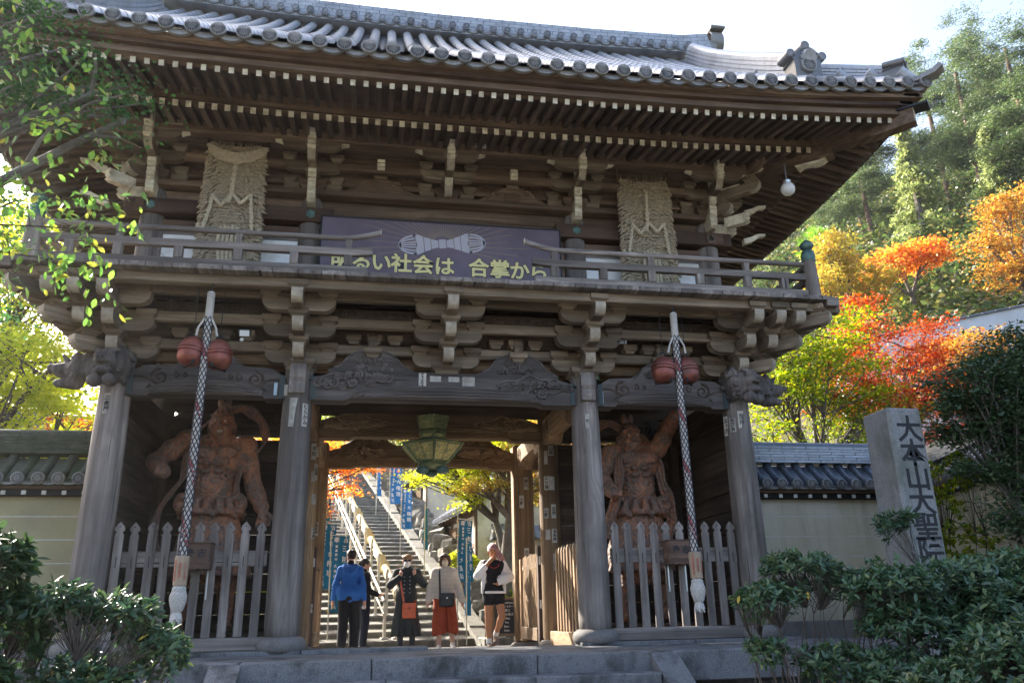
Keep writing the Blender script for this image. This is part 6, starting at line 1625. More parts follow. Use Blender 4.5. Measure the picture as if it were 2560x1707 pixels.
pan_nm = ['']; LINEW = plain('faded_white_line', (.60, .58, .52), .7, var=.12, dirt=(.45, .41, .33))
plaster_wall((-12.2, .84, 0), 0, 7.65, 'ochre plaster wall with mossy tiles, both toned darker for shade, left of the gate', True)
plaster_wall((4.42, .84, 0), 0, 3.4, 'ochre plaster wall with blue-grey tiles between the gate and the stone pillar', False)
plaster_wall((7.75, 1.2, 0), math.radians(-106), 4.2, 'ochre plaster wall turning towards the viewer behind the right-hand shrubs', False)
# ------------------------------------------------------------------ inscribed stone pillar
sp = thing('stone_pillar', 'tall square granite pillar with black carved characters right of the gate', 'stone pillar', (5.335, -1.86, 0))
MB().box((-.225, -.25, -.75), (.225, .25, 2.65), .022).build('shaft', PILLAR_ST, sp)
MB().box((-.5, -.55, -.9), (.5, .55, -.35), .03).build('plinth', STONE, sp)
for i, c in enumerate('大本山大聖院'):
    lk('carved_character', text_mesh(c, .335, INK, .002, .0065), sp, (.03, -.252, 2.37-.285*i), (PI/2, 0, 0))
# ------------------------------------------------------------------ menu chalkboard
cb = thing('chalkboard', 'small A-frame menu chalkboard standing behind the right-hand door leaf', 'chalkboard', (1.62, 5.0, -.2), -.05)
SLATE = plain('dark_slate', (.03, .034, .042), .7, var=.2)
for sgn, q in ((1, .12), (-1, -.12)):
    T = Matrix.Rotation(sgn*-.12, 4, 'X')
    MB().box((-.26, sgn*-.13-.015, .0), (-.22, sgn*-.13+.015, .86), .004, T).build('leg', BROWN['z'], cb); MB().box((.22, sgn*-.13-.015, .0), (.26, sgn*-.13+.015, .86), .004, T).build('leg', BROWN['z'], cb)
T = Matrix.Rotation(-.12, 4, 'X')
for z in (.2, .84): MB().box((-.26, -.146, z-.02), (.26, -.114, z+.02), .004, T).build('rail', BROWN['x'], cb)
MB().box((-.22, -.135, .22), (.22, -.125, .82), 0, T).build('board', SLATE, cb)
for i, (txt, sz) in enumerate((('Hand Lemonade', .052), ('ハンドレモネード', .045), ('お茶と', .055), ('お好み焼き', .055), ('Coffee', .05), ('Tea', .05), ('Beer', .05), ('Cake', .05))):
    o = lk('writing', text_mesh(txt, sz, BWH, .0003, .0004), cb, T @ Vector((0, -.137, .76-.07*i)), (PI/2-.12, 0, 0))
# ------------------------------------------------------------------ vegetation
def leaves_np(C, size, rs, up=.6, asp=.55, droop=.2, axis=None, fold=.12):
    n = len(C); a = rs.normal(size=(n, 3)); a[:, 2] = a[:, 2]*.35-droop
    if axis is not None: a = a*.45+axis
    a /= np.linalg.norm(a, axis=1)[:, None]+1e-9
    nr = rs.normal(size=(n, 3))*(1-up); nr[:, 2] += up; b = np.cross(nr, a); b /= np.linalg.norm(b, axis=1)[:, None]+1e-9; nn = np.cross(a, b)
    s = (size*rs.uniform(.7, 1.3, n))[:, None]
    V = np.stack([C-a*s*.5, C+b*s*asp*.5+nn*s*fold, C+a*s*.5, C-b*s*asp*.5+nn*s*fold], 1).reshape(-1, 3)
    F = np.arange(4*n).reshape(n, 4)
    return V, F
def bez(p0, p1, p2, n): 
    t = np.linspace(0, 1, n)[:, None]; return (1-t)**2*p0+2*t*(1-t)*p1+t*t*p2
def tree(name, lab, cat, base, lobes, nclump, nleaf, lsize, lmat, r0=.16, bark=BARK, seed=0, flat=.4, cr=.55, asp=.6, limbs=True, group=None, up=.6, forkz=.35, thin=1.0, crown_kind=None):
    rs = np.random.RandomState(seed); base = np.array(base, float)
    t = thing(name, lab, cat, tuple(base), 0, group)
    lb = [(np.array(c, float)-base, np.array(r, float)) for c, r in lobes]; vol = np.array([r[0]*r[1]*r[2] for _, r in lb]); vol /= vol.sum()
    cen = sum(c*v for (c, _), v in zip(lb, vol)); zmin = min(c[2]-r[2] for c, r in lb)
    fork = np.array([cen[0]*.35, cen[1]*.35, max(.3, zmin*(.55+forkz))])
    if not limbs: fork = np.array([cen[0]*1.0, cen[1]*1.0, max(c[2] for c, r in lb)*.86])
    mb = MB(); n0 = 8
    P = bez(np.zeros(3)-np.array([0, 0, .2]), np.array([fork[0]*.1+rs.normal()*.12, fork[1]*.1+rs.normal()*.12, fork[2]*.55]), fork, n0)
    mb.tube([tuple(p) for p in P], [r0*(1.35 if i == 0 else 1.12-.42*i/(n0-1)) for i in range(n0)], 9)
    C = []
    for (c, r), v in zip(lb, vol):
        k = max(2, int(nclump*v)); d = rs.normal(size=(k, 3)); d /= np.linalg.norm(d, axis=1)[:, None]; q = rs.uniform(.35, 1, k)**.45; pts = c+d*r*q[:, None]; C.append(pts)
        if limbs:
            mid = fork+(c-fork)*.5+np.array([rs.normal()*.2, rs.normal()*.2, .25*np.linalg.norm(c-fork)*.5]); L = bez(fork, mid, c, 8); mb.tube([tuple(p) for p in L], [r0*thin*(.62-.42*i/7) for i in range(8)], 7)
            m = min(k, 26)
            for p in pts[rs.choice(k, m, replace=False)]:
                s0 = L[rs.randint(2, 8)]; mid = (s0+p)/2+rs.normal(size=3)*.12*np.linalg.norm(p-s0)+np.array([0, 0, .06]); B = bez(s0, mid, p, 5); mb.tube([tuple(x) for x in B], [r0*thin*(.16-.13*i/4)+.004 for i in range(5)], 5, False)
    mb.build('trunk', bark, t, True)
    C = np.concatenate(C); per = max(1, nleaf//len(C)); sig = rs.uniform(.5, 1.25, len(C))*cr
    pos = np.repeat(C, per, 0)+rs.normal(size=(len(C)*per, 3))*np.repeat(sig, per)[:, None]*np.array([.5, .5, .5*flat])
    V, F = leaves_np(pos, lsize, rs, up, asp)
    o = lk('crown', np_mesh('crown', V, F, lmat), t)
    if crown_kind: o['kind'] = crown_kind
    return t
tz = lambda x, y: float(terrain(x, y))
MP = 'maple tree'
# left of the gate
tree('maple_tree', 'large yellow-green maple glowing behind the left plaster wall', MP, (-10.2, 9.5, tz(-10, 9.5)), [((-9.6, 9, 7.6), (1.9, 1.7, 1.0)), ((-8.3, 8.8, 6.1), (1.5, 1.5, .8)), ((-10.6, 9, 5.6), (1.8, 1.5, .9)), ((-8.0, 9.4, 4.6), (1.4, 1.4, .7)), ((-10.2, 9, 4.2), (1.9, 1.4, .6)), ((-11.8, 9.5, 7), (1.6, 1.4, 1.2)), ((-9.2, 9, 9.3), (1.6, 1.4, .9))], 320, 44000, .10, L_YG, .2, seed=1, flat=.3, cr=.75)
tree('maple_tree', 'yellow-green maple farther back on the left edge', MP, (-15.5, 14, tz(-15.5, 14)), [((-14.5, 14, 9.5), (2.6, 2, 1.5)), ((-12.5, 14, 7.4), (2.2, 1.8, 1.0)), ((-15.5, 14, 6.3), (2.6, 2, 1.2)), ((-12.6, 13.6, 5.2), (2.0, 1.6, .8)), ((-13, 14, 11.5), (2.2, 1.8, 1.2))], 280, 32000, .14, L_YG, .24, seed=2, flat=.3, cr=.9)
tree('maple_tree', 'small red maple low behind the left plaster wall', MP, (-9.3, 13.2, tz(-9.3, 13)), [((-9.0, 13, 5.2), (1.1, .9, .6)), ((-10.4, 13, 4.6), (1.1, .9, .5)), ((-11.8, 13.4, 4.9), (.9, .9, .5))], 70, 6500, .12, L_RED, .12, seed=3, flat=.3, cr=.6)
tree('broadleaf_tree', 'shaded green tree behind the maples left of the gate', 'tree', (-20, 20, tz(-20, 20)), [((-19, 20, 9), (4, 3, 3)), ((-23, 21, 11), (4, 3, 3.5)), ((-15, 22, 8), (3, 3, 2.5))], 150, 9000, .35, L_GREEN, .35, seed=4, flat=.6, cr=1.4)
# right of the gate
tree('maple_tree', 'green maple right of the gate above the plaster wall', MP, (9.9, 7.6, tz(9.9, 7.6)), [((9.1, 7.6, 6.7), (1.3, 1.2, .6)), ((10.6, 8, 7.3), (1.3, 1.3, .7)), ((9.0, 7.6, 5.4), (1.2, 1.2, .6)), ((10.6, 7.6, 5.9), (1.5, 1.3, .7)), ((12.0, 8.2, 5.3), (1.3, 1.2, .7)), ((8.5, 7.5, 4.2), (.8, 1.0, .45)), ((11.3, 7.6, 4.6), (1.1, 1, .4))], 200, 20000, .095, L_GREEN, .13, seed=5, flat=.3, cr=.7)
tree('maple_tree', 'scarlet maple behind the stone pillar', MP, (13.6, 9.4, tz(13.6, 9.4)), [((12.6, 9, 8.2), (.9, 1, .6)), ((14.0, 9, 7.4), (1.5, 1.2, .7)), ((12.3, 8.8, 6.6), (1.3, 1.1, .6)), ((14.6, 9, 6.2), (1.4, 1.2, .6)), ((12.8, 8.6, 5.5), (1.4, 1.1, .5)), ((14.6, 9, 5.1), (1.1, 1, .45)), ((11.2, 8.6, 5.6), (.8, .8, .3))], 170, 17000, .10, L_RED, .12, seed=6, flat=.28, cr=.65)
tree('maple_tree', 'golden maple behind the scarlet one at the right edge', MP, (17.6, 11.5, tz(17.6, 11.5)), [((16.8, 11, 7.6), (1.2, 1.0, .5)), ((18.2, 11, 8.2), (1.2, 1, .5)), ((17.4, 11, 6.6), (1.3, 1.0, .5))], 90, 7500, .12, L_ORANGE, .13, seed=7, flat=.3, cr=.65)
tree('maple_tree', 'amber maple on the slope left of the grey roof', MP, (21.2, 22, tz(21.2, 22)), [((20.6, 21.5, 16.9), (1.0, 1.0, .7)), ((21.8, 22, 15.9), (1.3, 1.2, .7)), ((20.2, 21.5, 15.0), (1.1, 1.1, .6)), ((22.2, 22, 14.4), (1.3, 1.2, .7)), ((23.2, 22, 15.6), (.9, 1, .5))], 120, 8500, .17, L_GOLD, .16, seed=8, flat=.4, cr=.75)
tree('maple_tree', 'yellow-orange maple at the right edge below the pines', MP, (27.6, 18, tz(27.6, 18)), [((27.4, 18, 17.3), (1.2, 1.1, .7)), ((26.2, 18, 15.6), (1.0, 1, .55)), ((28.4, 18, 15.8), (1.2, 1.1, .7)), ((27.0, 18, 14.3), (1.4, 1.2, .6)), ((28.9, 18, 18.2), (.9, 1.0, .7))], 120, 8500, .15, L_ORANGE, .17, seed=9, flat=.4, cr=.75)
tree('maple_tree', 'reddish-orange maple behind the yellow-orange one on the slope', MP, (27.5, 25, tz(27.5, 25)), [((26.2, 24.5, 17.8), (1.4, 1.2, .6)), ((28.2, 24.5, 18.3), (1.4, 1.2, .7)), ((24.8, 24.5, 16.8), (1.0, 1.0, .5))], 80, 6000, .18, L_PINK, .18, seed=10, flat=.35, cr=.8)
# seen through the passage
tree('maple_tree', 'salmon-red maple overhanging the left side of the stairs', MP, (-4.9, 10.6, tz(-4.9, 10.6)), [((-2.5, 10, 4.3), (1.0, .8, .42)), ((-1.3, 10, 4.15), (.8, .8, .36)), ((-2.6, 9.7, 3.5), (.9, .8, .36)), ((-2.7, 9.5, 2.7), (.7, .7, .28)), ((-1.5, 10.4, 3.5), (.55, .6, .22)), ((-4.2, 10.4, 4.2), (1.1, 1, .6))], 150, 13000, .075, L_PINK, .12, seed=11, flat=.25, cr=.42)
tree('maple_tree', 'yellow-green maple leaning over the right side of the stairs', MP, (2.35, 9.0, tz(2.4, 9)), [((.75, 9.3, 4.05), (.65, .7, .36)), ((1.5, 9.0, 4.3), (.8, .7, .4)), ((.3, 9.4, 3.55), (.45, .5, .22)), ((1.3, 9, 3.55), (.7, .7, .32)), ((2.3, 9, 4.4), (.8, .8, .5)), ((1.75, 9.2, 3.7), (.5, .5, .35)), ((1.3, 8.8, 3.0), (.4, .4, .25))], 140, 14000, .075, L_YG, .11, seed=12, flat=.3, cr=.4)
tree('maple_tree', 'orange-tinted maple with a mossy trunk behind the runner', MP, (2.15, 8.0, tz(2.2, 8)), [((2.2, 8, 3.75), (.7, .7, .4)), ((1.7, 8, 3.15), (.55, .6, .28)), ((2.7, 8.2, 3.1), (.7, .6, .35)), ((2.9, 8.2, 4.0), (.8, .7, .4))], 90, 6500, .075, L_GOLD, .15, seed=13, flat=.35, cr=.4)
for i, (x, y, z, r, m, lab) in enumerate(((-2, 33, 13, 4.0, L_GREEN, 'green tree at the top of the stairs, left of centre'), (3.5, 31, 13, 4.0, L_GOLD, 'autumn-tinted tree at the top of the stairs'), (8, 28, 12, 4.0, L_GREEN, 'green tree up the slope behind the side hall'), (-19, 27, 9.5, 4.0, L_YG, 'yellow-green tree on the slope left of the stairs'), (7.5, 19, 8.2, 2.6, L_ORANGE, 'orange tree behind the cream garden wall'))):
    tree('broadleaf_tree', lab, 'tree', (x, y, tz(x, y)), [((x, y, z), (r, r*.8, r*.8)), ((x-r*.6, y, z-r*.7), (r*.7, r*.7, r*.5)), ((x+r*.7, y, z-r*.6), (r*.7, r*.7, r*.5))], 110, 8000, .26, m, .25, seed=20+i, flat=.5, cr=1.1)
# ---- hillside: pines, a pale cedar, broadleaf filling
def pine(x, y, h, lab, sd, lean=0.0, s=1.0):
    rs = np.random.RandomState(sd); b = np.array([x, y, tz(x, y)]); lobes = []
    for k in range(9):
        f = .38+.62*k/8; w = (1.05-f)*3.6*s+.9
        for q in range(2):
            a = rs.uniform(0, 6.28); d = w*rs.uniform(.35, 1.0); lobes.append(((x+lean*h*f+d*math.cos(a), y+d*math.sin(a), b[2]+h*f+rs.uniform(-.4, .4)), (w*.55, w*.55, .5)))
    return tree('pine_tree', lab, 'pine tree', tuple(b), lobes, 200, 20000, .33, L_PINE, .22, BARK_PINE, limbs=False, seed=sd, flat=.38, cr=1.1, asp=.2, group='pines on the hillside', up=.3, forkz=.2)
for i, (x, y, h, lab) in enumerate(((55, 45, 19, 'tall pine on the skyline at the right edge, highest crown of all'), (49, 45, 18.5, 'pine on the skyline left of the highest one'), (43.5, 50, 16, 'leaning pine lowest on the skyline beside the roof corner'), (60, 50, 20, 'dense pine at the very right edge of the skyline'), (46, 38, 17, 'pine with a bare reddish trunk in mid slope'), (51, 38, 18, 'second pine in mid slope with a long bare trunk'), (57, 40, 18, 'dark pine in mid slope by the right edge'), (40, 44, 14, 'bright-tipped pine right of the eave corner'), (44, 31, 13, 'low pine above the orange maples'), (50, 30, 15, 'pine above the yellow maple at the right edge'))):
    pine(x, y, h, lab, 40+i, .02*(i % 3-1))
def cedar(x, y, h, lab, sd):
    rs = np.random.RandomState(sd); b = np.array([x, y, tz(x, y)]); t = thing('cedar_tree', lab, 'cedar tree', tuple(b))
    MB().tube([(0, 0, -.3), (0, 0, h*.5), (0, 0, h)], [.3, .2, .03], 8).build('trunk', BARK, t, True); C = []
    for k in range(130):
        f = rs.uniform(.06, 1)**.8; w = (1-f)*h*.26+.15; a = rs.uniform(0, 6.28); m = 60
        q = rs.uniform(.15, 1, m); C.append(np.stack([w*q*math.cos(a)+rs.normal(size=m)*.18, w*q*math.sin(a)+rs.normal(size=m)*.18, h*f-.35*w*q+rs.normal(size=m)*.16], 1))
    V, F = leaves_np(np.concatenate(C), .34, rs, .2, .4, .6); lk('crown', np_mesh('crown', V, F, L_CEDAR), t)
cedar(37.3, 35, 12, 'pale green conical cedar in the middle of the hillside', 60); cedar(42.5, 33, 9.5, 'smaller pale cedar right of the conical one', 61)
rs = np.random.RandomState(77); C = []; SZ = []
xs = rs.uniform(16, 95, 3600); ys = rs.uniform(12, 95, 3600); al = .74*(xs-15)+.67*(ys-9); ok = (al > 12) & (al < 84) & (np.arctan2(ys+10.5, xs+1) < 1.1)
for x, y in zip(xs[ok][:950], ys[ok][:950]):
    z0 = tz(x, y); r = rs.uniform(1.3, 2.6); m = 120; d = rs.normal(size=(m, 3)); d /= np.linalg.norm(d, axis=1)[:, None]; d[:, 2] = np.abs(d[:, 2])*1.1-.1
    C.append(np.array([x, y, z0+r*.7])+d*r*rs.uniform(.7, 1.1, m)[:, None])
C = np.concatenate(C); V, F = leaves_np(C, .42, rs, .45, .6)
L_HILL = leaf('hillside_leaf', [(.04, .07, .022), (.07, .105, .032), (.12, .15, .045), (.15, .13, .05), (.055, .085, .027), (.035, .06, .02)], .3)
hw = lk('wooded_hillside', np_mesh('wooded_hillside', V, F, L_HILL)); tag(hw, 'dense mixed woodland covering the steep hillside between the single trees', 'woodland', kind='stuff')
# far ridge of trees behind everything on the left and centre
rs = np.random.RandomState(78); C = []
for k in range(260):
    x = rs.uniform(-70, 22); y = rs.uniform(38, 62); z0 = tz(x, y); r = rs.uniform(1.6, 3.0); m = 90; d = rs.normal(size=(m, 3)); d /= np.linalg.norm(d, axis=1)[:, None]; C.append(np.array([x, y, z0+r*.8])+d*r*np.array([1, 1, 1.25]))
V, F = leaves_np(np.concatenate(C), .5, rs, .4, .6); tag(lk('distant_wood', np_mesh('distant_wood', V, F, L_HILL)), 'distant wood on the slope behind the gate', 'woodland', kind='stuff')
# fan palm
t = thing('fan_palm', 'small fan palm on the slope beside the balcony corner post', 'palm', (22.2, 25, tz(22.2, 25))); hh = 18.6-tz(22.2, 25)
MB().tube([(0, 0, -.2), (.05, 0, hh*.5), (0, 0, hh)], [.16, .14, .12], 9).build('trunk', BARK, t, True); r_ = random.Random(6)
fm = MB()
for k in range(17): a = -1.25+2.5*k/16; fm.add([(0, 0, 0), (.045*math.cos(a+1.57)+.35*math.sin(a), .0, .35*math.cos(a)+.045*math.sin(a+1.57)), (.72*math.sin(a), .03, .72*math.cos(a)), (.35*math.sin(a)-.045*math.cos(a+1.57), 0, .35*math.cos(a)-.045*math.sin(a+1.57))], [(0, 1, 2, 3)])
fm.tube([(0, 0, -.55), (0, 0, 0)], .012, 4); frond = fm.mesh('frond', leaf('palm_leaf', [(.10, .20, .03), (.16, .28, .05)], .4))
for k in range(22):
    a = 2.4*k; e = 1.5-k*.12; d = Vector((math.cos(a)*math.cos(e), math.sin(a)*math.cos(e), math.sin(e))); q = d.to_track_quat('Z', 'Y').to_euler(); lk('frond', frond, t, Vector((0, 0, hh))+d*.6, q)
# ---- shrubs with whorled leathery leaves
def leaf_shape(L, W):
    mb = MB(); mb.add([(0, 0, 0), (L*.3, W*.42, L*.03), (L*.65, W*.46, L*.0), (L, 0, -L*.10), (L*.65, -W*.46, 0), (L*.3, -W*.42, L*.03), (L*.35, 0, -L*.03), (L*.7, 0, -L*.05)], [(0, 6, 1), (1, 6, 7, 2), (2, 7, 3), (0, 5, 6), (5, 4, 7, 6), (4, 3, 7)]); return mb
LSV = np.array([(0, 0, 0), (.3, .42, .03), (.65, .46, 0), (1, 0, -.10), (.65, -.46, 0), (.3, -.42, .03)])
def shrub(name, lab, base, lobes, ntip, per, L, W, mat, seed, stems=16, sr=.0062, cat='shrub', whorl=.6, group=None, yellow=6, spray=.035):
    rs = np.random.RandomState(seed); base = np.array(base, float); t = thing(name, lab, cat, tuple(base), 0, group)
    lb = [(np.array(c, float)-base, np.array(r, float)) for c, r in lobes]; vol = np.array([r[0]*r[1]*r[2] for _, r in lb])**.8; vol /= vol.sum(); mb = MB(); tips = []; dirs = []
    for (c, r), v in zip(lb, vol):
        k = max(4, int(ntip*v)); d = rs.normal(size=(k, 3)); d /= np.linalg.norm(d, axis=1)[:, None]; d[:, 2] = np.where(rs.uniform(0, 1, k) < .55, np.abs(d[:, 2])*.95, d[:, 2]*1.15)
        p = c+d*r*(rs.uniform(.25, 1, k)**.4)[:, None]; tips.append(p); dd = d*.6+np.array([0, 0, .7]); dirs.append(dd/np.linalg.norm(dd, axis=1)[:, None])
    tips = np.concatenate(tips); dirs = np.concatenate(dirs); hubs = []
    for s in range(stems):
        p = tips[rs.randint(len(tips))]; b = np.array([rs.normal()*.08+p[0]*.6, rs.normal()*.08+p[1]*.6, 0]); e = b+(p-b)*.68; mid = (b+e)/2+np.array([rs.normal()*.05, rs.normal()*.05, .05]); P = bez(b, mid, e, 6); mb.tube([tuple(x) for x in P], [sr*(1.5-.9*i/5) for i in range(6)], 5, False); hubs += [P[3], P[4], P[5]]
    hubs = np.array(hubs)
    for p in tips:
        h = hubs[np.argmin(((hubs-p)**2).sum(1)+rs.uniform(0, .03, len(hubs)))]; mid = (h+p)/2+rs.normal(size=3)*.03; mb.tube([tuple(x) for x in bez(h, mid, p, 4)], [sr*.5, sr*.42, sr*.34, sr*.25], 3, False)
    mb.build('stems', TWIG, t, True)
    tips = tips; n = len(tips)*per; C = np.repeat(tips, per, 0)-np.repeat(dirs, per, 0)*(rs.uniform(0, 1, n)**1.5*spray*2)[:, None]; D = np.repeat(dirs, per, 0)
    a = rs.normal(size=(n, 3)); a -= D*(a*D).sum(1)[:, None]; a /= np.linalg.norm(a, axis=1)[:, None]+1e-9; a = a*whorl*1.4+D*(1-whorl)*1.3+rs.normal(size=(n, 3))*.32; a[:, 2] -= .08; a /= np.linalg.norm(a, axis=1)[:, None]
    nr = D*1.0+rs.normal(size=(n, 3))*.35; b = np.cross(nr, a); b /= np.linalg.norm(b, axis=1)[:, None]+1e-9; nn = np.cross(a, b); s = L*rs.uniform(.6, 1.25, n)
    V = C[:, None]+a[:, None]*(LSV[None, :, 0]*s[:, None])[..., None]+b[:, None]*(LSV[None, :, 1]*(s*W/L)[:, None])[..., None]+nn[:, None]*(LSV[None, :, 2]*s[:, None])[..., None]
    V = V.reshape(-1, 3); i0 = np.arange(n)*6; F = np.concatenate([np.stack([i0, i0+1, i0+2, i0+3], 1), np.stack([i0, i0+3, i0+4, i0+5], 1)])
    o = lk('foliage', np_mesh('foliage', V, F, mat), t); o['kind'] = 'stuff'
    ym = leaf_shape(L*1.1, W*1.1).mesh('yellow_leaf', YLEAF)
    for k in range(yellow): p = tips[rs.randint(len(tips))]; lk('yellow_leaf', ym, t, tuple(p+np.array([0, -.04, -.03])), (rs.uniform(-.6, .6), rs.uniform(.5, 1.3), rs.uniform(0, 6)))
    return t
YLEAF = plain('fallen_yellow_leaf', (.42, .30, .04), .6)
zb = -.48
shrub('evergreen_shrub', 'open leggy evergreen shrub right of the steps, cream wall showing through its stems', (2.45, -4.3, zb), [((2.12, -4.4, .46), (.27, .3, .14)), ((2.55, -4.2, .70), (.36, .3, .15)), ((2.9, -4.3, .55), (.26, .3, .15)), ((2.05, -4.4, .10), (.18, .25, .10)), ((2.55, -4.5, .02), (.34, .25, .13))], 520, 9, .066, .024, L_SHRUB, 1, 34)
shrub('evergreen_shrub', 'rounded evergreen shrub in front of the foot of the stone pillar', (3.35, -4.3, zb), [((3.2, -4.4, .54), (.38, .35, .20)), ((3.6, -4.3, .54), (.36, .35, .20)), ((3.3, -4.5, .22), (.5, .3, .26)), ((3.0, -4.6, -.1), (.4, .3, .2))], 900, 9, .066, .024, L_SHRUB, 2, 26)
shrub('evergreen_shrub', 'dense dark evergreen shrub at the right edge of the bed', (4.25, -4.3, zb), [((4.0, -4.3, .60), (.36, .35, .18)), ((4.45, -4.4, .62), (.36, .35, .22)), ((4.1, -4.6, .3), (.5, .35, .3)), ((4.5, -4.6, .1), (.5, .35, .3)), ((3.8, -4.7, -.05), (.45, .3, .25))], 1300, 9, .072, .028, L_SHRUB, 3, 24)
shrub('evergreen_shrub', 'low evergreen shrub at the bottom right corner, closest to the viewer', (3.6, -5.4, zb-.25), [((3.3, -5.5, .02), (.45, .35, .28)), ((3.8, -5.5, .10), (.42, .35, .28)), ((2.85, -5.4, -.15), (.35, .3, .22))], 900, 9, .066, .025, L_SHRUB, 4, 20)
shrub('evergreen_shrub', 'small bare-stemmed shoot tips rising beside the stone pillar', (4.62, -2.6, -.4), [((4.55, -2.6, 1.22), (.16, .12, .14)), ((4.75, -2.6, 1.28), (.14, .12, .12))], 26, 12, .10, .03, L_SHRUB, 5, 8, yellow=0)
shrub('evergreen_shrub', 'glossy dark evergreen shrub on the left edge', (-3.0, -5.5, zb-.1), [((-3.05, -5.6, .70), (.28, .3, .22)), ((-2.95, -5.5, .35), (.3, .3, .3)), ((-3.1, -5.6, .05), (.35, .3, .25)), ((-2.85, -5.7, -.2), (.3, .3, .2))], 620, 9, .078, .032, L_DARK, 6, 18, yellow=3)
shrub('evergreen_shrub', 'sprawling evergreen shrub over the left bell-rope tassel', (-2.45, -5.4, zb-.15), [((-2.62, -5.5, .50), (.22, .25, .12)), ((-2.32, -5.4, .44), (.24, .25, .13)), ((-2.10, -5.4, .24), (.16, .25, .14)), ((-2.45, -5.5, .10), (.26, .25, .16)), ((-2.28, -5.5, -.18), (.26, .25, .16))], 560, 9, .060, .023, L_SHRUB, 7, 30, yellow=5)
tree('evergreen_tree', 'dark evergreen tree at the right edge beside the stone pillar', 'tree', (6.75, -2.2, -.45), [((6.3, -2.2, 2.95), (.5, .5, .30)), ((6.05, -2.2, 2.5), (.38, .4, .24)), ((6.8, -2.2, 2.55), (.6, .5, .45)), ((6.15, -2.2, 1.95), (.28, .3, .18)), ((6.7, -2.2, 1.85), (.5, .4, .3)), ((6.3, -2.3, 1.35), (.3, .3, .2)), ((6.9, -2.2, 1.2), (.4, .4, .3)), ((6.9, -2.2, 3.3), (.5, .5, .3))], 210, 21000, .068, L_DARK, .075, seed=66, flat=.6, cr=.24, asp=.42)
shrub('evergreen_shrub', 'thin sunlit shrub against the turning wall right of the pillar', (5.85, -1.6, -.4), [((5.9, -1.6, 1.5), (.4, .35, .3)), ((6.2, -1.7, 1.95), (.35, .3, .25)), ((6.35, -1.4, 1.1), (.5, .4, .25))], 150, 11, .09, .032, L_GREEN, 9, 18, yellow=0)
for i, (x, y, z, r, lab) in enumerate(((2.5, 8.0, .5, .6, 'sunlit low bush on the bank behind the runner'), (1.25, 9.6, 1.55, .5, 'bright bush beside the kerb behind the striped shirt'), (3.4, 7.8, .8, .7, 'low bush under the cream garden wall'), (-3.3, 8.5, .8, .6, 'low bush left of the stairs behind the banners'))):
    shrub('garden_bush', lab, (x, y, z-.6), [((x, y, z), (r, r*.8, r*.6))], 190, 10, .085, .04, L_GREEN if i % 2 == 0 else L_YG, 30+i, 14, yellow=0)
# ---- overhanging branches at the upper left
fg = thing('overhanging_branch', 'leafy green branches hanging into view at the upper left', 'tree', (-6.2, -5.2, -1.2)); O = np.array([-6.2, -5.2, -1.2]); rs = np.random.RandomState(5); mb = MB()
mb.tube([tuple(np.array(p)-O) for p in ((-6.2, -5.2, -1.4), (-6.1, -5.2, 1.5), (-5.6, -5.2, 3.6), (-5.2, -5.2, 6))], [.16, .14, .11, .07], 9)
main = [((-5.7, -5.2, 3.4), (-4.6, -5.1, 4.6), (-3.35, -5.1, 4.35)), ((-5.6, -5.2, 3.2), (-4.4, -5.1, 4.2), (-3.05, -5.0, 3.75)), ((-5.6, -5.2, 3.0), (-4.3, -5.2, 3.5), (-2.8, -5.0, 3.25)), ((-5.8, -5.2, 2.6), (-4.4, -5.2, 3.0), (-2.72, -5.1, 2.98)), ((-5.8, -5.2, 2.5), (-4.4, -5.2, 2.9), (-3.2, -5.1, 2.75)), ((-5.7, -5.2, 3.3), (-4.7, -5.0, 4.6), (-3.7, -5.2, 4.9)), ((-5.8, -5.2, 2.8), (-4.6, -5.2, 3.4), (-3.35, -5.2, 3.2))]
tips = []; 
for mi, m in enumerate(main):
    P = bez(*[np.array(q) for q in m], 12); mb.tube([tuple(p-O) for p in P], [.013*(1-.85*i/11)+.002 for i in range(12)], 5)
    for k in range(16):
        i = rs.randint(5, 12); d = rs.normal(size=3)*np.array([.30, .22, .16])+np.array([.12, 0, -.03]); e = P[i]+d; Q = bez(P[i], P[i]+d*.5+np.array([0, 0, .05]), e, 5); mb.tube([tuple(p-O) for p in Q], [.0035, .003, .0026, .002, .0015], 4, False)
        bare = (mi == 2 and k % 2 == 0)
        if not bare:
            for q in (1, 2, 3, 4): tips.append((Q[q], d))
mb.build('limbs', TWIG, fg, True)
lm = [leaf_shape(.082, .043).mesh('leaf', L_FG) for _ in range(1)]
rs2 = np.random.RandomState(8); nl = 0; C = []
for p, d in tips:
    for k in range(3):
        q = p+rs2.normal(size=3)*.05
        if nl < 295 and k == 0 and p[0] > -3.75:
            lk('leaf', lm[0], fg, tuple(q-O), (rs2.uniform(-.7, .7), rs2.uniform(.2, 1.3), rs2.uniform(0, 6.28)), (rs2.uniform(.7, 1.15),)*3); nl += 1
        else: C.append(q-O)
C = np.array(C); n = len(C); a = rs2.normal(size=(n, 3)); a[:, 2] -= .9; a /= np.linalg.norm(a, axis=1)[:, None]; nr = rs2.normal(size=(n, 3))*.6+np.array([0, -.4, .7]); b = np.cross(nr, a); b /= np.linalg.norm(b, axis=1)[:, None]; nn = np.cross(a, b)
s = .078*rs2.uniform(.6, 1.15, n)
V = (C[:, None]+a[:, None]*(LSV[None, :, 0]*s[:, None])[..., None]+b[:, None]*(LSV[None, :, 1]*(s*.52)[:, None])[..., None]+nn[:, None]*(LSV[None, :, 2]*s[:, None])[..., None]).reshape(-1, 3); i0 = np.arange(n)*6
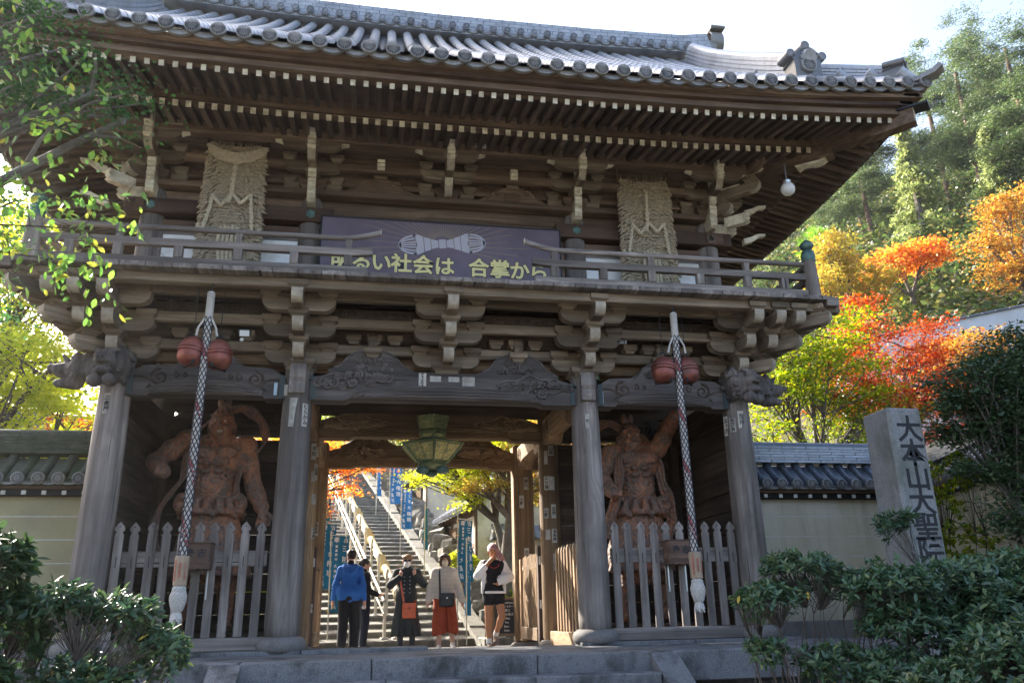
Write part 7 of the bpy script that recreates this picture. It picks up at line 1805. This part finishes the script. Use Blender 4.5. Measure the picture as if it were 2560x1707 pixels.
o = lk('small_leaves', np_mesh('small_leaves', V, np.concatenate([np.stack([i0, i0+1, i0+2, i0+3], 1), np.stack([i0, i0+3, i0+4, i0+5], 1)]), L_FG), fg); o['kind'] = 'stuff'
tree('maple_tree', 'dark green maple spray in the top left corner under the eave', MP, (-7.2, -3.6, -1.2), [((-4.6, -3.6, 5.6), (.8, .6, .5)), ((-3.7, -3.6, 5.1), (.6, .5, .35)), ((-4.3, -3.6, 4.7), (.7, .5, .35)), ((-3.35, -3.6, 4.85), (.35, .4, .22)), ((-4.7, -3.6, 6.4), (.7, .6, .5)), ((-4.5, -3.6, 3.9), (.6, .5, .3)), ((-4.6, -3.4, 3.0), (.5, .5, .35))], 110, 7000, .05, L_FGM, .14, seed=90, flat=.35, cr=.32)
# ------------------------------------------------------------------ thin volume added to stand in for lens glare veil
hz = MB().box((-120, -90, -4), (160, 170, 75)); hme = hz.mesh('lens_veil_haze', [])
HZM = bpy.data.materials.new('lens_veil_haze'); HZM.use_nodes = True; _t = HZM.node_tree; _t.nodes.clear(); _o = _t.nodes.new('ShaderNodeOutputMaterial'); _v = _t.nodes.new('ShaderNodeVolumePrincipled')
_v.inputs['Density'].default_value = .00035; _v.inputs['Color'].default_value = (.93, .95, 1, 1); _v.inputs['Anisotropy'].default_value = .72
_t.links.new(_v.outputs[0], _o.inputs[1]); hme.materials.append(HZM); hzo = lk('lens_veil_haze', hme); hzo['kind'] = 'stuff'
# ------------------------------------------------------------------ people
def skin_mat(n, c): 
    t = NT(n); v = t.coord('Object'); f = t.noise(v, 14, 4); t.b.inputs['Subsurface Weight'].default_value = .08
    return t.fin(t.mix(t.ramp(f, [(.3, 0), (.7, 1)]), tuple(q*.88 for q in c), c), .5, spec=.35)
SKIN_A = skin_mat('light_skin', (.56, .32, .22)); SKIN_B = skin_mat('tanned_skin', (.44, .205, .10))
def cloth(n, c, rough=.85, var=.12, stripes=None, bump=.35):
    t = NT(n); v = t.coord('Object'); f = t.noise(v, 7, 4, .6); w = t.noise(v, 160, 2); col = t.mix(t.ramp(f, [(.3, 0), (.7, 1)]), tuple(q*(1-var) for q in c), tuple(q*(1+var) for q in c))
    if stripes:
        sx = t.n('SeparateXYZ'); t.set(sx.inputs[0], v); st = t.math('FRACT', t.math('MULTIPLY', sx.outputs[2], stripes[1])); col = t.mix(t.ramp(st, [(.58, 0), (.66, 1)]), col, stripes[0])
    t.bump(t.math('ADD', t.math('MULTIPLY', f, 2.0), w), bump, .004); return t.fin(col, rough, spec=.25)
C_BLUE = cloth('blue_fleece', (.022, .115, .40)); C_BLK = cloth('black_cloth', (.016, .016, .019)); C_NAVY = cloth('navy_cloth', (.014, .017, .028)); C_CHAR = cloth('charcoal_coat', (.030, .034, .034), .8, .2)
C_STRIPE = cloth('cream_striped_knit', (.60, .52, .43), .9, .08, ((.40, .31, .25), 46)); C_RUST = cloth('rust_corduroy', (.27, .05, .022), .9, .2); C_WHITE = cloth('white_cloth', (.74, .73, .72), .8, .05)
C_RED = None
def bandana():
    t = NT('red_patterned_bandana'); v = t.coord('Object'); vo = t.n('TexVoronoi', feature='DISTANCE_TO_EDGE'); t.set(vo.inputs['Vector'], v); vo.inputs['Scale'].default_value = 42
    return t.fin(t.mix(t.ramp(vo.outputs[0], [(.06, 1), (.12, 0)]), (.24, .025, .04), (.55, .42, .40)), .8)
C_RED = bandana(); L_ORBAG = plain('orange_leather', (.50, .085, .022), .42, var=.12, scale=12, bump=.05); L_BLKBAG = plain('black_bag_fabric', (.02, .02, .022), .6, var=.15); SHOE_W = plain('white_shoe', (.62, .60, .56), .6); SHOE_B = plain('dark_shoe', (.03, .028, .03), .5); SHOE_BR = plain('brown_trail_shoe', (.12, .085, .07), .6, dirt=(.25, .2, .17)); SHOE_G = plain('dark_sneaker_green_trim', (.05, .07, .045), .6, dirt=(.22, .32, .06))
HAIR_D = plain('dark_brown_hair', (.028, .018, .013), .5, var=.3, scale=30, bump=.5); HAIR_B = plain('warm_brown_hair', (.075, .032, .018), .45, var=.3, scale=30, bump=.5); HAIR_L = plain('light_brown_hair', (.26, .14, .06), .45, var=.3, scale=30, bump=.5)
MASK = plain('white_face_mask', (.75, .74, .72), .8, var=.03); MASKB = plain('beige_face_mask', (.62, .50, .36), .8, var=.03)
def lim(s, k, P): return [np.array(p, float)*k for p in P]
class Fig:
    """one standing figure, height H, facing -y; joints can be overridden"""
    def __init__(s, label, loc, rz, H, skin, group='visitors walking through the gate', **J):
        s.k = k = H/1.70; s.t = thing('person', label, 'person', loc, rz, group); s.skin = skin
        s.J = dict(head=(0, -.02, 1.585), yaw=0.0, neck=(0, .015, 1.43), ls=(-.165, .015, 1.36), rs=(.165, .015, 1.36), le=(-.225, .03, 1.10), re=(.225, .03, 1.10), lw=(-.235, -.05, .86), rw=(.235, -.05, .86), lh=(-.085, 0, .90), rh=(.085, 0, .90), lk=(-.09, -.02, .49), rk=(.09, -.02, .49), la=(-.095, .02, .085), ra=(.095, .02, .085), lf=None, rf=None, lhand=(0, -.1, -1), rhand=(0, -.1, -1), build=1.0)
        s.J.update(J)
    def grid(s, h=.010, lo=(-.5, -.48, -.02), hi=(.5, .45, 1.76)): return SDF(np.array(lo)*s.k, np.array(hi)*s.k, h)
    def p(s, n): return np.array(s.J[n], float)*s.k
    def torso(s, f, e=0.0, z0=.80):
        k = s.k; b = s.J['build']
        f.cap(np.array((-.075, .01, 1.29))*k, np.array((.075, .01, 1.29))*k, (.115*b+e)*k, k=.0, fl=(1, 1.12, 1)); f.cap(np.array((0, .01, 1.30))*k, np.array((0, 0, 1.05))*k, (.125*b+e)*k, (.115*b+e)*k, .05, fl=(.92, 1.15, 1))
        f.ell(np.array((0, .01, .93))*k, np.array((.165*b+e, .125*b+e, .14+e))*k, .06)
        for a in ('l', 'r'): f.cap(s.p(a+'s'), np.array((0, .015, 1.36))*k, (.058*b+e)*k, (.08*b+e)*k, .04)
        f.cap(s.p('neck')+(0, 0, -.06*k), s.p('neck')+(0, 0, .02*k), (.062+e)*k, (.05+e)*k, .03)
    def arms(s, f, e=0.0, r=(.050, .040, .029), end=1.0, only='lr'):
        k = s.k
        for a in only:
            A, B, C = s.p(a+'s'), s.p(a+'e'), s.p(a+'w'); D = B+(C-B)*end; f.chain([A, B, D], [(r[0]+e)*k, (r[1]+e)*k, (r[2]+e+(1-end)*.01)*k], .03)
    def legs(s, f, e=0.0, r=(.086, .056, .038), end=1.0):
        k = s.k
        for a in 'lr':
            A, B, C = s.p(a+'h'), s.p(a+'k'), s.p(a+'a'); D = B+(C-B)*end; f.chain([A, B], [(r[0]+e)*k, (r[1]+e)*k], .03); f.chain([B, D], [(r[1]+e)*k, (r[2]+e)*k], .02)
            if e < .005 and end == 1.0: m = B+(C-B)*.28; f.ell(m+(0, .022*k, 0), np.array((.052, .055, .10))*k, .03)
    def hand(s, f, a):
        k = s.k; w = s.p(a+'w'); d = np.array(s.J[a+'hand'], float); d /= np.linalg.norm(d); sg = -1 if a == 'l' else 1
        sd = np.cross(d, np.array((0, 0, 1.0)) if abs(d[2]) < .8 else np.array((sg*1.0, 0, 0))); sd /= np.linalg.norm(sd)+1e-9; nr = np.cross(sd, d)
        f.cap(w, w+d*.075*k, .027*k, .034*k, .015)
        for i, l in enumerate((.062, .074, .07, .052)):
            b = w+d*.09*k+sd*(-.028+.0187*i)*k; m = b+d*l*.55*k+nr*.008*k; f.chain([b, m, m+d*l*.4*k+nr*.018*k], [.0105*k, .0098*k, .0085*k], .004)
        b = w+d*.03*k-sd*.028*k; f.chain([b, b+d*.03*k-sd*.022*k, b+d*.062*k-sd*.026*k+nr*.01*k], [.013*k, .0115*k, .009*k], .008)
    def head(s, f):
        k = s.k; c = s.p('head'); R = Euler((0, 0, s.J['yaw'])); m = np.array(R.to_matrix())
        q = lambda x, y, z: c+m@np.array((x, y, z))*k; rt = (0, 0, s.J['yaw'])
        f.ell(q(0, .012, .03), np.array((.074, .092, .092))*k, .02, rot=rt); f.ell(q(0, -.022, -.045), np.array((.056, .066, .066))*k, .03, rot=rt); f.ell(q(0, -.06, -.095), np.array((.026, .022, .018))*k, .02, rot=rt)
        f.cap(q(0, -.086, .012), q(0, -.108, -.026), .010*k, .015*k, .012)
        for sg in (-1, 1): f.ell(q(sg*.030, -.088, .008), np.array((.017, .012, .010))*k, .008, True, rot=rt); f.ell(q(sg*.076, .012, -.012), np.array((.012, .022, .033))*k, .008, rot=rt); f.cap(q(sg*.018, -.088, .026), q(sg*.046, -.076, .026), .007*k, k=.008)
        f.cap(q(-.02, -.084, -.062), q(.02, -.084, -.062), .007*k, k=.006); f.cap(s.p('neck'), q(0, .012, -.06), .052*k, .05*k, .025)
        s.q = q; s.rt = rt
    def feet(s, mat, name='shoe', e=0.0):
        k = s.k
        for a in 'lr':
            A = s.p(a+'a'); d = np.array(s.J[a+'f'] if s.J[a+'f'] else (0, -1, 0), float); d /= np.linalg.norm(d); z = 0
            f = SDF(A-np.array((.2, .25, .2))*k, A+np.array((.2, .25, .12))*k, .009)
            dn = np.array((0, 0, -.062*k)) if s.J[a+'f'] is None or abs(d[2]) < .3 else np.cross(np.cross(d, (0, 0, -1)), d)*.06*k
            f.cap(A+dn*.7-d*.035*k, A+dn*.8+d*.14*k, (.037+e)*k, (.034+e)*k, 0, fl=(1, 1, 1.15)); f.ell(A+dn*.75+d*.115*k, np.array((.045, .06, .033))*k, .02); f.cap(A+(0, 0, .01*k), A+dn*.5+d*.05*k, (.040+e)*k, (.036+e)*k, .03)
            f.build(name, mat, s.t)
    def body(s):
        f = s.grid(); s.torso(f, -.006); s.arms(f); s.legs(f); s.head(f); s.hand(f, 'l'); s.hand(f, 'r')
        for a in 'lr':
            A = s.p(a+'a'); d = np.array(s.J[a+'f'] if s.J[a+'f'] else (0, -1, 0), float); f.cap(A, A+np.array((0, 0, -.04*s.k))+d*.09*s.k, .032*s.k, .026*s.k, .02)
        f.build('body', s.skin, s.t)
    def eyes(s):
        mb = MB()
        for sg in (-1, 1): mb.ball(tuple(s.q(sg*.030, -.084, .008)), .009*s.k, 8, 6)
        mb.build('eyes', plain('dark_eye', (.03, .02, .018), .25) if 'dark_eye' not in bpy.data.materials else bpy.data.materials['dark_eye'], s.t, True)
    def hair(s, mat, kind):
        f = SDF(s.p('head')-np.array((.16, .17, .22))*s.k, s.p('head')+np.array((.16, .18, .18))*s.k, .008); k = s.k; q = s.q; rt = s.rt; r = random.Random(3)
        f.ell(q(0, .018, .040), np.array((.086, .098, .095))*k, 0, rot=rt)
        if kind == 'bob':
            f.ell(q(0, .03, -.02), np.array((.092, .085, .10))*k, .03, rot=rt)
            for sg in (-1, 1): f.chain([q(sg*.07, -.04, .06), q(sg*.085, -.02, -.02), q(sg*.075, 0, -.10)], [.03*k, .032*k, .018*k], .02)
            for i in range(7): f.cap(q(-.06+.02*i, -.072+.004*abs(i-3), .075), q(-.055+.018*i, -.092+.006*abs(i-3), .032), .016*k, .010*k, .008)
            f.ell(q(0, -.105, -.04), np.array((.062, .05, .075))*k, .01, True, rot=rt)
        elif kind == 'short':
            f.ell(q(0, -.10, -.03), np.array((.074, .06, .085))*k, .012, True, rot=rt); f.ell(q(0, .02, -.11), np.array((.1, .12, .06))*k, .02, True, rot=rt)
            for i in range(14): a = r.uniform(0, 6.28); f.cap(q(.05*math.cos(a), .03+.05*math.sin(a), .10), q(.075*math.cos(a+.3), .02+.08*math.sin(a+.3), .085), .022*k, .012*k, .012)
        elif kind == 'fluffy':
            f.ell(q(0, -.11, -.04), np.array((.070, .06, .085))*k, .012, True, rot=rt); f.ell(q(0, .02, -.13), np.array((.1, .12, .06))*k, .02, True, rot=rt)
            for i in range(26): a = r.uniform(0, 6.28); f.cap(q(.06*math.cos(a), .02+.06*math.sin(a), .09), q(.098*math.cos(a+.2), .015+.10*math.sin(a+.2), r.uniform(.02, .09)), .026*k, .010*k, .014)
        elif kind == 'tied':
            f.ell(q(0, -.09, -.03), np.array((.080, .07, .085))*k, .012, True, rot=rt); f.ell(q(0, -.01, -.11), np.array((.1, .1, .06))*k, .02, True, rot=rt); f.ell(q(0, .115, .03), np.array((.035, .04, .04))*k, .015, rot=rt)
        f.build('hair', mat, s.t)
    def mask(s, mat):
        f = SDF(s.p('head')-np.array((.12, .17, .16))*s.k, s.p('head')+np.array((.12, .05, .05))*s.k, .007); k = s.k
        f.ell(s.q(0, -.030, -.048), np.array((.064, .084, .072))*k, 0, rot=s.rt); f.cap(s.q(0, -.085, -.02), s.q(0, -.098, -.045), .012*k, .014*k, .025); f.box(s.q(0, .06, -.05), np.array((.12, .10, .2))*k, .01, .01, True, rot=s.rt); f.ell(s.q(0, -.07, .045), np.array((.1, .1, .045))*k, .01, True, rot=s.rt)
        f.build('face_mask', mat, s.t)
    def part(s, f, name, mat): return f.build(name, mat, s.t)
# --- man in the blue jacket, seen from behind, walking away towards the stairs
P1 = Fig('man in a bright blue hooded jacket walking away towards the stairs, seen from behind', (-1.275, 5.25, -.2), PI, 1.76, SKIN_A, le=(-.24, .05, 1.09), re=(.25, .0, 1.10), lw=(-.27, -.02, .84), rw=(.285, -.06, .85), lk=(-.10, -.06, .49), rk=(.09, .02, .49), la=(-.10, .0, .085), ra=(.10, .10, .095), rf=(.05, -1, -.1), yaw=.55)
P1.body(); P1.hair(HAIR_D, 'short'); f = P1.grid(); P1.legs(f, .028, (.086, .06, .052), .97); f.ell(np.array((0, .02, .93))*P1.k, np.array((.18, .145, .14))*P1.k, .04); P1.part(f, 'trousers', C_BLK)
f = P1.grid(); P1.torso(f, .010); P1.arms(f, .013, end=.93); k = P1.k
for i in range(6): f.cap(np.array((-.12+.01*i, .135-.004*i, 1.40-.028*i))*k, np.array((.12-.01*i, .135-.004*i, 1.40-.028*i))*k, .020*k, k=.018)
f.chain([np.array((-.10, .05, 1.43))*k, np.array((-.07, .13, 1.33))*k, np.array((0, .15, 1.27))*k, np.array((.07, .13, 1.33))*k, np.array((.10, .05, 1.43))*k], [.035*k]*5, .03); f.cap(np.array((-.1, .06, 1.0))*k, np.array((.1, .06, 1.0))*k, .12*k, k=.08); f.box(np.array((0, 0, .40))*k, np.array((.35, .4, .42))*k, .01, .02, True) if False else f.cap(np.array((-.10, .02, .90))*k, np.array((.10, .02, .90))*k, .105*k, k=.05)
for i in range(7): f.cap(np.array((-.12+.04*i, .135, 1.22))*k, np.array((-.10+.033*i, .115, 1.0))*k, .012*k, k=.03)
P1.part(f, 'jacket', C_BLUE); f = P1.grid(); f.cap(P1.p('neck')+(0, 0, -.02), P1.p('neck')+(0, .0, .045), .066*k, .062*k, 0); P1.part(f, 'collar', C_BLK); P1.feet(SHOE_G)
w = P1.t.matrix_basis @ Vector(P1.p('lw')+np.array((0, -.01, -.13))); pp = thing('paper', 'crumpled white paper in the hand of the man in blue', 'paper', tuple(Vector((-1.275, 5.25, -.2))+Matrix.Rotation(PI, 3, 'Z') @ Vector(P1.p('lw')+np.array((0, -.02, -.12)))))
mb = MB(); mb.ball((0, 0, 0), (.045, .03, .05), 7, 5); r_ = random.Random(2); mb.v = [tuple(q*r_.uniform(.6, 1.25) for q in v) for v in mb.v]; mb.build('sheet', MASK, pp)
# --- woman in dark clothes half hidden behind him
P2 = Fig('woman in dark clothes half hidden behind the man in blue, looking right', (-1.02, 5.85, -.2), PI*.62, 1.64, SKIN_A, yaw=-.05, le=(-.21, -.02, 1.08), lw=(-.16, -.24, 1.0), lhand=(.1, -1, 0), build=.92)
P2.body(); P2.hair(HAIR_D, 'tied'); P2.eyes(); f = P2.grid(); P2.legs(f, .026, (.086, .058, .048), .97); f.ell(np.array((0, .01, .93))*P2.k, np.array((.17, .14, .14))*P2.k, .04); P2.part(f, 'trousers', C_NAVY); f = P2.grid(); P2.torso(f, .026); P2.arms(f, .02, end=.9); P2.part(f, 'jacket', C_BLK); P2.feet(SHOE_B)
# --- woman in the black coat, both hands raised to her face
P3 = Fig('woman with sunglasses and white mask in a long black coat, hands raised', (-.27, 4.25, -.2), 0, 1.60, SKIN_A, ls=(-.18, .0, 1.365), rs=(.18, .0, 1.365), le=(-.30, -.12, 1.16), re=(.31, -.12, 1.17), lw=(-.125, -.20, 1.30), rw=(.135, -.20, 1.32), lhand=(.12, -.12, 1), rhand=(-.1, -.1, 1), la=(-.10, .0, .085), ra=(.12, -.03, .085))
P3.body(); P3.hair(HAIR_L, 'fluffy'); P3.mask(MASK); k = P3.k
gm = MB()
for sg in (-1, 1): gm.ball(tuple(P3.q(sg*.036, -.092, .010)), (.031*k, .012*k, .022*k), 10, 6); gm.tube([tuple(P3.q(sg*.06, -.085, .014)), tuple(P3.q(sg*.082, .0, .012))], .004, 5)
gm.tube([tuple(P3.q(-.02, -.104, .012)), tuple(P3.q(.02, -.104, .012))], .005, 5); gm.build('sunglasses', plain('dark_lens', (.008, .008, .01), .12, spec=.7), P3.t, True)
f = P3.grid(); P3.torso(f, .032); P3.arms(f, .030, end=.88); f.cap(np.array((0, .01, 1.0))*k, np.array((0, .01, .92))*k, .17*k, .19*k, .05, fl=(1, 1.2, 1)); f.cap(P3.p('neck')+(0, -.01, -.05), P3.p('neck')+(0, -.01, .02), .072*k, .066*k, .02); P3.part(f, 'jacket', C_CHAR)
f = P3.grid(.010, (-.42, -.4, .05), (.42, .4, 1.05)); f.cap(np.array((0, .01, .98))*k, np.array((0, .0, .45))*k, .17*k, .25*k, 0, fl=(1, 1.35, 1))
for i in range(20): a = -PI+2*PI*i/20; f.cap(np.array((.15*math.cos(a), .11*math.sin(a), .95))*k, np.array((.245*math.cos(a)+.01*(i % 3), .18*math.sin(a), .29+.02*(i % 2)))*k, .02*k, .036*k, .022)
f.cap(np.array((.03, -.25, .30))*k, np.array((.03, -.17, .75))*k, .035*k, .006*k, .02, True); f.box(np.array((0, 0, .12))*k, np.array((.4, .4, .14))*k, .005, .01, True); P3.part(f, 'coat_skirt', C_CHAR)
bt = MB()
for i in range(5):
    for sg in (-1, 1): bt.ball((sg*.052*k, (-.152-.002*i)*k, (1.30-.07*i)*k), .010*k, 7, 5)
bt.build('buttons', SILV, P3.t, True); P3.feet(SHOE_B, 'boot', .012)
f = SDF((-.2, -.3, .0), (.25, .3, .35), .009); [f.cap(P3.p(a+'a'), P3.p(a+'a')+np.array((0, 0, .2))*k, .052*k, .056*k, .01) for a in 'lr']; P3.part(f, 'boot_shaft', SHOE_B)
def bag(name, lab, org, w, h, d, mat, strap, clasp, rd=.02):
    t = thing(name, lab, 'bag', org); f = SDF((-w/2-.03, -d/2-.03, -h-.03), (w/2+.03, d/2+.03, .03), .009); f.box((0, 0, -h/2), (w/2, d/2, h/2), rd, 0); f.box((0, -d/2, -h*.16), (w/2*.98, .012, h*.20), .008, .006); f.build('bag_body', mat, t)
    mb = MB(); sec = [(-.016, -.004), (.016, -.004), (.016, .004), (-.016, .004)]; mb.sweep([Vector(p)-Vector(org) for p in strap], sec, up=(0, -1, 0)); mb.build('strap', mat, t); MB().box((-.012, -d/2-.022, -h*.38), (.012, -d/2-.012, -h*.26), .003).build('clasp', clasp, t)
    return t
X0 = np.array((-.27, 4.25, -.2)); g3 = lambda x, y, z: tuple(X0+np.array((x, y, z))*k)
bag('shoulder_bag', 'orange-red leather shoulder bag worn by the woman in the black coat', g3(.045, -.225, .83), .235, .245, .06, L_ORBAG, [g3(-.055, -.20, .85), g3(-.085, -.185, 1.02), g3(-.12, -.165, 1.2), g3(-.135, -.10, 1.37), g3(-.12, 0, 1.44), g3(-.02, .13, 1.3), g3(.14, .15, 1.0), g3(.16, -.16, .85)], IRON)
# --- woman in the striped jumper
P4 = Fig('woman in a cream striped jumper and rust culottes with a beige mask', (.375, 4.0, -.2), 0, 1.60, SKIN_A, le=(-.245, .03, 1.10), re=(.25, .03, 1.10), lw=(-.30, -.06, .87), rw=(.325, -.04, .86), lk=(-.105, -.05, .49), rk=(.13, .05, .50), la=(-.10, -.06, .085), ra=(.16, .10, .12), rf=(.1, -1, -.25), lhand=(-.1, -.1, -1), rhand=(.1, -.1, -1))
P4.body(); P4.hair(HAIR_B, 'bob'); P4.eyes(); P4.mask(MASKB); k = P4.k
f = P4.grid(); P4.torso(f, .030); P4.arms(f, .024, (.054, .052, .04), .95); f.cap(np.array((-.04, .01, 1.0))*k, np.array((.04, .01, .93))*k, .17*k, .165*k, .06, fl=(1, 1.15, 1))
for i in range(6): f.cap(np.array((-.13+.05*i, -.155, 1.25))*k, np.array((-.12+.05*i, -.155, .92))*k, .010*k, k=.03)
P4.part(f, 'jumper', C_STRIPE)
f = P4.grid(.010, (-.42, -.4, .1), (.42, .4, 1.05)); f.ell(np.array((0, .01, .90))*k, np.array((.185, .145, .12))*k, 0)
for a, sg in (('l', -1), ('r', 1)):
    A, B, C = P4.p(a+'h'), P4.p(a+'k'), P4.p(a+'a'); e = B+(C-B)*.42; f.chain([A, B+(sg*.012, 0, 0), e+(sg*.015, 0, 0)], [.115*k, .105*k, .112*k], .03)
    for i in range(9): an = 2*PI*i/9; f.cap(A+np.array((.09*math.cos(an), .09*math.sin(an), -.05))*k, e+np.array((.105*math.cos(an), .105*math.sin(an), -.015))*k, .014*k, .020*k, .016)
    f.cap(e+np.array((0, 0, -.12))*k, e+np.array((0, 0, -.03))*k, .095*k, k=.01, sub=True)
P4.part(f, 'culottes', C_RUST); P4.feet(SHOE_W)
X0 = np.array((.375, 4.0, -.2)); g4 = lambda x, y, z: tuple(X0+np.array((x, y, z))*k)
bag('shoulder_bag', 'black fabric shoulder bag worn in front by the woman in stripes', g4(.02, -.225, .985), .275, .225, .09, L_BLKBAG, [g4(-.10, -.215, .97), g4(-.105, -.21, 1.15), g4(-.108, -.155, 1.34), g4(-.10, -.03, 1.45), g4(0, .16, 1.3), g4(.15, .16, 1.05), g4(.17, -.16, .96)], STEEL, .06)
# --- runner with the red bandana
P5 = Fig('runner in black tank top and shorts with a red bandana, eating', (1.235, 4.0, -.2), 0, 1.77, SKIN_B, head=(-.01, -.05, 1.57), le=(-.275, -.04, 1.17), lw=(-.10, -.19, 1.38), lhand=(.6, -.2, .6), re=(.30, .02, 1.14), rw=(.12, -.20, 1.05), rhand=(-1, -.15, -.25), lk=(-.095, -.05, .49), la=(-.085, -.03, .085), rk=(.125, -.10, .51), ra=(.06, .20, .22), rf=(-.1, -.7, -.8))
P5.body(); P5.eyes(); k = P5.k
f = P5.grid(); P5.torso(f, .012); f.box(np.array((0, 0, 1.55))*k, np.array((.3, .3, .12))*k, .01, .02, True); P5.part(f, 'tank_top', C_BLK)
f = P5.grid(.010, (-.4, -.4, .5), (.4, .4, 1.1)); f.ell(np.array((0, .01, .91))*k, np.array((.178, .14, .13))*k, 0)
for a in 'lr': A, B = P5.p(a+'h'), P5.p(a+'k'); f.cap(A, A+(B-A)*.36, .105*k, .096*k, .03)
P5.part(f, 'shorts', C_BLK)
f = P5.grid(); P5.arms(f, .014, (.056, .050, .040), .62, 'l'); P5.arms(f, .014, (.056, .050, .040), .78, 'r')
for sg in (-1, 1): f.chain([np.array((sg*.16, .02, 1.36))*k, np.array((sg*.165, -.06, 1.18))*k, np.array((sg*.19, -.03, .90))*k], [.062*k, .04*k, .026*k], .03)
f.chain([np.array((-.12, .13, 1.3))*k, np.array((.12, .13, 1.3))*k], [.07*k]*2, .03); f.chain([np.array((-.13, .13, 1.05))*k, np.array((.13, .13, 1.05))*k], [.06*k]*2, .06); f.cap(np.array((-.14, -.125, .90))*k, np.array((.15, -.125, .90))*k, .022*k, k=.01)
f.cap(np.array((.10, -.19, 1.12))*k, np.array((.27, -.14, 1.16))*k, .055*k, .05*k, .03); P5.part(f, 'white_jacket', C_WHITE)
f = SDF(P5.p('head')-np.array((.2, .2, .3))*k, P5.p('head')+np.array((.3, .22, .2))*k, .008); q = P5.q; f.ell(q(0, .012, .045), np.array((.088, .103, .095))*k, 0); f.ell(q(0, -.06, -.055), np.array((.085, .09, .085))*k, .01, True); f.ell(q(0, .02, -.09), np.array((.1, .12, .05))*k, .02, True); P5.part(f, 'cap', C_WHITE)
f = SDF(P5.p('head')-np.array((.2, .2, .3))*k, P5.p('head')+np.array((.3, .22, .2))*k, .008); f.ell(q(.008, -.01, .040), np.array((.083, .104, .088))*k, 0); f.ell(q(0, -.06, -.055), np.array((.085, .09, .085))*k, .01, True); f.box(q(0, .10, .03), np.array((.12, .09, .2))*k, .01, .01, True); f.chain([q(.075, -.02, -.0), q(.11, -.02, -.07), q(.17, -.03, -.13)], [.04*k, .05*k, .032*k], .02); f.chain([q(.1, -.03, -.06), q(.12, -.06, -.15)], [.045*k, .02*k], .02); P5.part(f, 'bandana', C_RED)
P5.feet(SHOE_BR); f = SDF((-.3, -.3, .0), (.3, .35, .4), .009); [f.cap(P5.p(a+'a')+(P5.p(a+'k')-P5.p(a+'a'))*.05, P5.p(a+'a')+(P5.p(a+'k')-P5.p(a+'a'))*.18, .048*k, .047*k, 0) for a in 'lr']; P5.part(f, 'socks', C_WHITE)
nb = MB(); nb.tube([tuple(np.array((.085*math.sin(a), -.075-.06*math.cos(a)*.6-.03, 1.36-.07*math.cos(a)))*k) for a in [-1.6+3.2*i/14 for i in range(15)]], .007, 5); nb.build('neck_cord', plain('red_cord', (.45, .03, .03), .6), P5.t, True)
pp = thing('paper', 'folded white papers held at the waist by the runner', 'paper', tuple(np.array((1.235, 4.0, -.2))+np.array((.13, -.25, 1.08))*k)); MB().box((-.10, -.012, -.05), (.10, .012, .06), .004, Matrix.Rotation(-.3, 4, 'Y') @ Matrix.Rotation(.2, 4, 'Z')).build('sheet', C_WHITE, pp)
bpy.data.scenes.remove(_TS)
for o in COL.objects:
    if o.name.split('.')[0] in ('carving', 'carved_frieze', 'strut_carving', 'nails', 'buttons', 'sun_rays', 'ridge_lip'): o['kind'] = 'stuff'
